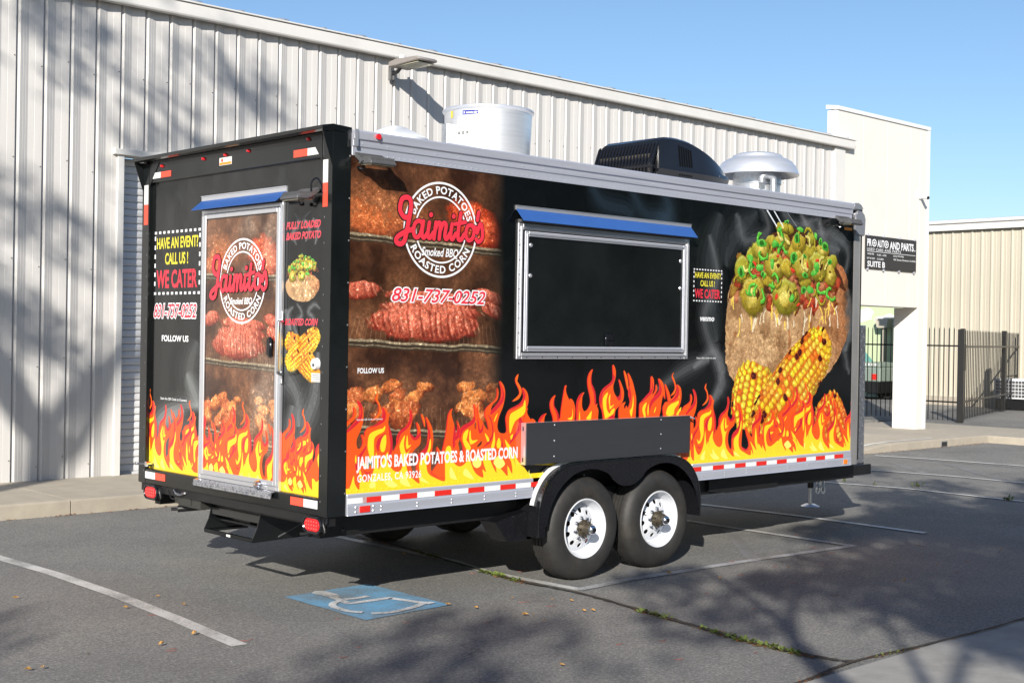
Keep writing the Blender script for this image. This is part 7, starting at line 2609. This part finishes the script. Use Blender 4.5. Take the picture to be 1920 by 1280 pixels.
# small print stickers on the far side floodlight and rail
mb = MB()
mb.box(5.86, 5.99, -.0018, -.0006, 2.878, 2.905)
P_(mb, 'dealer_sticker', 'sticker_orange')

# ---------------- roof equipment
def plane_circle(cx, cy):
    return lambda a, b, h: (cx + a, cy + b, h)
# white roof vent
mb = MB()
vx, vy, vs_ = .98, .62, .185
mb._add([(vx - vs_, vy - vs_, 3.13), (vx + vs_, vy - vs_, 3.13), (vx + vs_, vy + vs_, 3.13), (vx - vs_, vy + vs_, 3.13),
         (vx - vs_, vy - vs_, 3.235), (vx + vs_, vy - vs_, 3.235), (vx + vs_, vy + vs_, 3.235), (vx - vs_, vy + vs_, 3.235),
         (vx - .05, vy - .05, 3.322), (vx + .05, vy - .05, 3.322), (vx + .05, vy + .05, 3.322), (vx - .05, vy + .05, 3.322)],
        [(0, 1, 5, 4), (1, 2, 6, 5), (2, 3, 7, 6), (3, 0, 4, 7), (4, 5, 9, 8), (5, 6, 10, 9), (6, 7, 11, 10), (7, 4, 8, 11), (8, 9, 10, 11)])
P_(mb, 'roof_vent', 'white_metal', bevel=.012, seg=2, smooth=40)
# big exhaust fan bowl
fx, fy = 2.41, 1.20
mb = MB()
mb.lathe([(.0, 3.20), (.30, 3.20), (.335, 3.25), (.352, 3.33), (.357, 3.50), (.362, 3.645), (.374, 3.652), (.381, 3.664), (.376, 3.676), (.364, 3.680), (.356, 3.674), (.350, 3.64), (.345, 3.40), (0, 3.38)], plane_circle(fx, fy), 64)
fan = P_(mb, 'exhaust_fan', 'alu_spun', smooth=40)
mb = MB()
mb.lathe([(.24, 3.12), (.24, 3.21), (.0, 3.22)], plane_circle(fx, fy), 32)
P_(mb, 'fan_base', 'galv', fan)
def on_fan(ang0, s, z, h=.0015, R=.357):
    a = ang0 + s / R
    return (fx + (R + h) * math.cos(a), fy + (R + h) * math.sin(a), z)
A0 = math.atan2(CAM[2] - fy, CAM[1] - fx)
def fan_patch(s0, s1, z0, z1, name, mk, h=.002, parent=None):
    mb = MB()
    n = 8
    mb.strip([on_fan(A0, s0 + (s1 - s0) * k / n, z1, h, .3575 + (z1 - 3.5) * .033) for k in range(n + 1)], [on_fan(A0, s0 + (s1 - s0) * k / n, z0, h, .3575 + (z0 - 3.5) * .033) for k in range(n + 1)])
    return P_(mb, name, mk, fan)
blu = mat('blue_sticker', (.015, .02, .30), .4, var=.03)
fan_patch(-.218, -.080, 3.600, 3.632, 'maker_sticker', blu, .002)
mb = MB()
vs_t, fs_t = text_mesh("econ-air", bold=.03)
us = [v[0] for v in vs_t]; ws = [v[1] for v in vs_t]
mb._add([on_fan(A0, -.185 + (v[0] - min(us)) / (max(us) - min(us)) * .10, 3.606 + (v[1] - min(ws)) / (max(ws) - min(ws)) * .018, .0035, .3575 + .004) for v in vs_t], fs_t)
vs_t, fs_t = text_mesh("X", bold=.03)
us = [v[0] for v in vs_t]; ws = [v[1] for v in vs_t]
mb._add([on_fan(A0, -.212 + (v[0] - min(us)) / (max(us) - min(us)) * .020, 3.605 + (v[1] - min(ws)) / (max(ws) - min(ws)) * .020, .0035, .3575 + .004) for v in vs_t], fs_t)
P_(mb, 'maker_lettering', 'vinyl_white', fan)
pale = mat('pale_data_plate', (.66, .67, .68), .5, var=.08, vscale=60)
fan_patch(-.268, -.185, 3.50, 3.575, 'data_plate', pale)
for k in range(3):
    fan_patch(-.268 + k * .040, -.234 + k * .040, 3.42, 3.49, 'data_plate', 'sticker_white')
mb = MB()
for k in range(3):
    for j in range(2):
        a = -.262 + k * .040
        mb.strip([on_fan(A0, a, 3.445 + j * .012 + .008, .004), on_fan(A0, a + .022, 3.445 + j * .012 + .008, .004)], [on_fan(A0, a, 3.445 + j * .012, .004), on_fan(A0, a + .022, 3.445 + j * .012, .004)])
for j in range(5):
    mb.strip([on_fan(A0, -.262, 3.512 + j * .012 + .003, .004), on_fan(A0, -.20, 3.512 + j * .012 + .003, .004)], [on_fan(A0, -.262, 3.512 + j * .012, .004), on_fan(A0, -.20, 3.512 + j * .012, .004)])
P_(mb, 'data_plate_print', 'grey_cast', fan)
fan_patch(-.352, -.330, 3.585, 3.640, 'yellow_label', mat('yellow_label', (.85, .62, .02), .5, var=.03), .004)
bx = Vector(on_fan(A0, -.345, 0, .03)) 
mb = MB()
mb.box(bx.x - .035, bx.x + .05, bx.y - .02, bx.y + .05, 3.375, 3.535)
P_(mb, 'switch_box', 'galv', fan, bevel=.003)
mb = MB()
mb.cyl((bx.x + .01, bx.y + .01, 3.12), (bx.x + .01, bx.y + .01, 3.375), .013, n=8)
P_(mb, 'conduit', 'galv', fan)
# rooftop air conditioner
ax0, ax1, ay0, ay1 = 3.80, 4.93, .55, 1.29
mb = MB()
def acshell(u, side):      # height of the roof of the shell along its length
    t = (u - ax0) / (ax1 - ax0)
    if t < .10:
        return 3.50 + .085 * (t / .10) ** .6
    if t < .42:
        return 3.585 + .012 * math.sin((t - .10) / .32 * PI)
    return 3.585 - .21 * ((t - .42) / .58) ** 1.2
NU = 22
sec = []
for i in range(NU + 1):
    t = i / NU
    u = ax0 + (ax1 - ax0) * t
    top = acshell(u, 0)
    ins = .035 * max(0, (t - .55) / .45) ** 2 * 3
    lean = .06 * (1 - min(1, t / .12))
    y0, y1 = ay0 + ins, ay1 - ins
    s_ = [(y0 + .03, 3.215), (y0 - .01, 3.30), (y0, 3.335), (y0 + .02, top - .07), (y0 + .035, top - .02), (y0 + .07, top)]
    s_ += [(y1 - (p[0] - y0), p[1]) for p in s_[::-1]]
    sec.append([(u - .0 + (.07 * (q[1] - 3.215) / .4 if t < .03 else 0), q[0], q[1]) for q in s_])
n_ = len(sec[0])
vs = [p for s_ in sec for p in s_]
fs = [(i * n_ + j, i * n_ + (j + 1) % n_, (i + 1) * n_ + (j + 1) % n_, (i + 1) * n_ + j) for i in range(NU) for j in range(n_)]
fs += [tuple(range(n_))[::-1], tuple(range(NU * n_, (NU + 1) * n_))]
mb._add(vs, fs)
acu = P_(mb, 'air_conditioner', 'black_plastic', smooth=28)
mb = MB()
mb.box(ax0 + .12, ax1 - .15, ay0 + .06, ay1 - .06, 3.12, 3.22)
P_(mb, 'ac_base', 'black_frame', acu)
mb = MB()
mb.box(ax0 - .012, ax0 + .014, ay0 + .06, ay1 - .06, 3.235, 3.43)
P_(mb, 'condenser_core', mat('condenser_fins', (.16, .14, .11), .5, metal=.5, var=.6, vscale=70), acu)
# vertical louvres on the rear face, and slots on the near face
lv = MB()
lv.prism([(-.052, 3.225), (-.058, 3.33), (.012, 3.515), (.032, 3.535), (.036, 3.52), (-.036, 3.33), (-.034, 3.225)], lambda u, v, q: (ax0 + u, q, v), 0, .017)
rows(lv, 'louvre', M['black_plastic'], acu, [Vector((0, ay0 + .02 + k * .0375, 0)) - O for k in range(19)])
mb = MB()
mb.box(ax0 - .06, ax0 - .028, ay0 + .005, ay1 - .005, 3.305, 3.325)
mb.box(ax0 - .055, ax0 + .03, ay0 + .0, ay1, 3.205, 3.225)
P_(mb, 'louvre_bar', 'black_plastic', acu)
mb = MB()
for k in range(6):
    u = ax0 + .30 + k * .032
    mb.prism([(u, 3.345), (u + .014, 3.345), (u + .010, 3.53 - k * .006), (u - .002, 3.53 - k * .006)], lambda a_, b_, q: (a_, q + (b_ - 3.335) * .105, b_), ay0 - .004, ay0 - .0015)
    mb.prism([(u, 3.26), (u + .014, 3.265), (u + .014, 3.315), (u, 3.31)], lambda a_, b_, q: (a_, q - (.3 * (b_ - 3.335)) * .35, b_), ay0 - .006, ay0 - .0035)
P_(mb, 'side_slots', mat('slot_black', (.002, .002, .002), .9, spec=.1), acu)
mb = MB()
vs_t, fs_t = text_mesh("DOMETIC", bold=.02)
us = [v[0] for v in vs_t]; ws = [v[1] for v in vs_t]
mb._add([(4.565 + (v[0] - min(us)) / (max(us) - min(us)) * .135, ay0 + .024, 3.300 + (v[1] - min(ws)) / (max(ws) - min(ws)) * .016) for v in vs_t], fs_t)
mb._add([(4.535, ay0 + .022, 3.302), (4.548, ay0 + .022, 3.318), (4.556, ay0 + .024, 3.308), (4.545, ay0 + .023, 3.300)], [(0, 1, 2, 3)])
P_(mb, 'maker_lettering', 'vinyl_white', acu)
# mushroom exhaust
mx, my = 6.12, 1.20
mb = MB()
mb.lathe([(.0, 3.725), (.20, 3.722), (.245, 3.705), (.262, 3.675), (.30, 3.665), (.345, 3.64), (.385, 3.595), (.412, 3.54), (.422, 3.505), (.418, 3.497), (.408, 3.503), (.36, 3.56), (.2, 3.60), (0, 3.60)], plane_circle(mx, my), 64)
ms = P_(mb, 'mushroom_vent', 'alu_spun', smooth=32)
mb = MB()
mb.lathe([(.235, 3.13), (.235, 3.40), (.245, 3.41), (.245, 3.50), (.20, 3.58), (0, 3.58)], plane_circle(mx, my), 48)
P_(mb, 'vent_drum', 'galv', ms, smooth=30)
mb = MB()
mb.tube(smooth_path([(mx - .12, my - .29, 3.14), (mx - .12, my - .29, 3.40), (mx - .135, my - .285, 3.455), (mx - .19, my - .26, 3.470), (mx - .235, my - .235, 3.45), (mx - .235, my - .23, 3.40)], 5), .034, 12)
P_(mb, 'elbow_pipe', 'galv', ms, smooth=True)
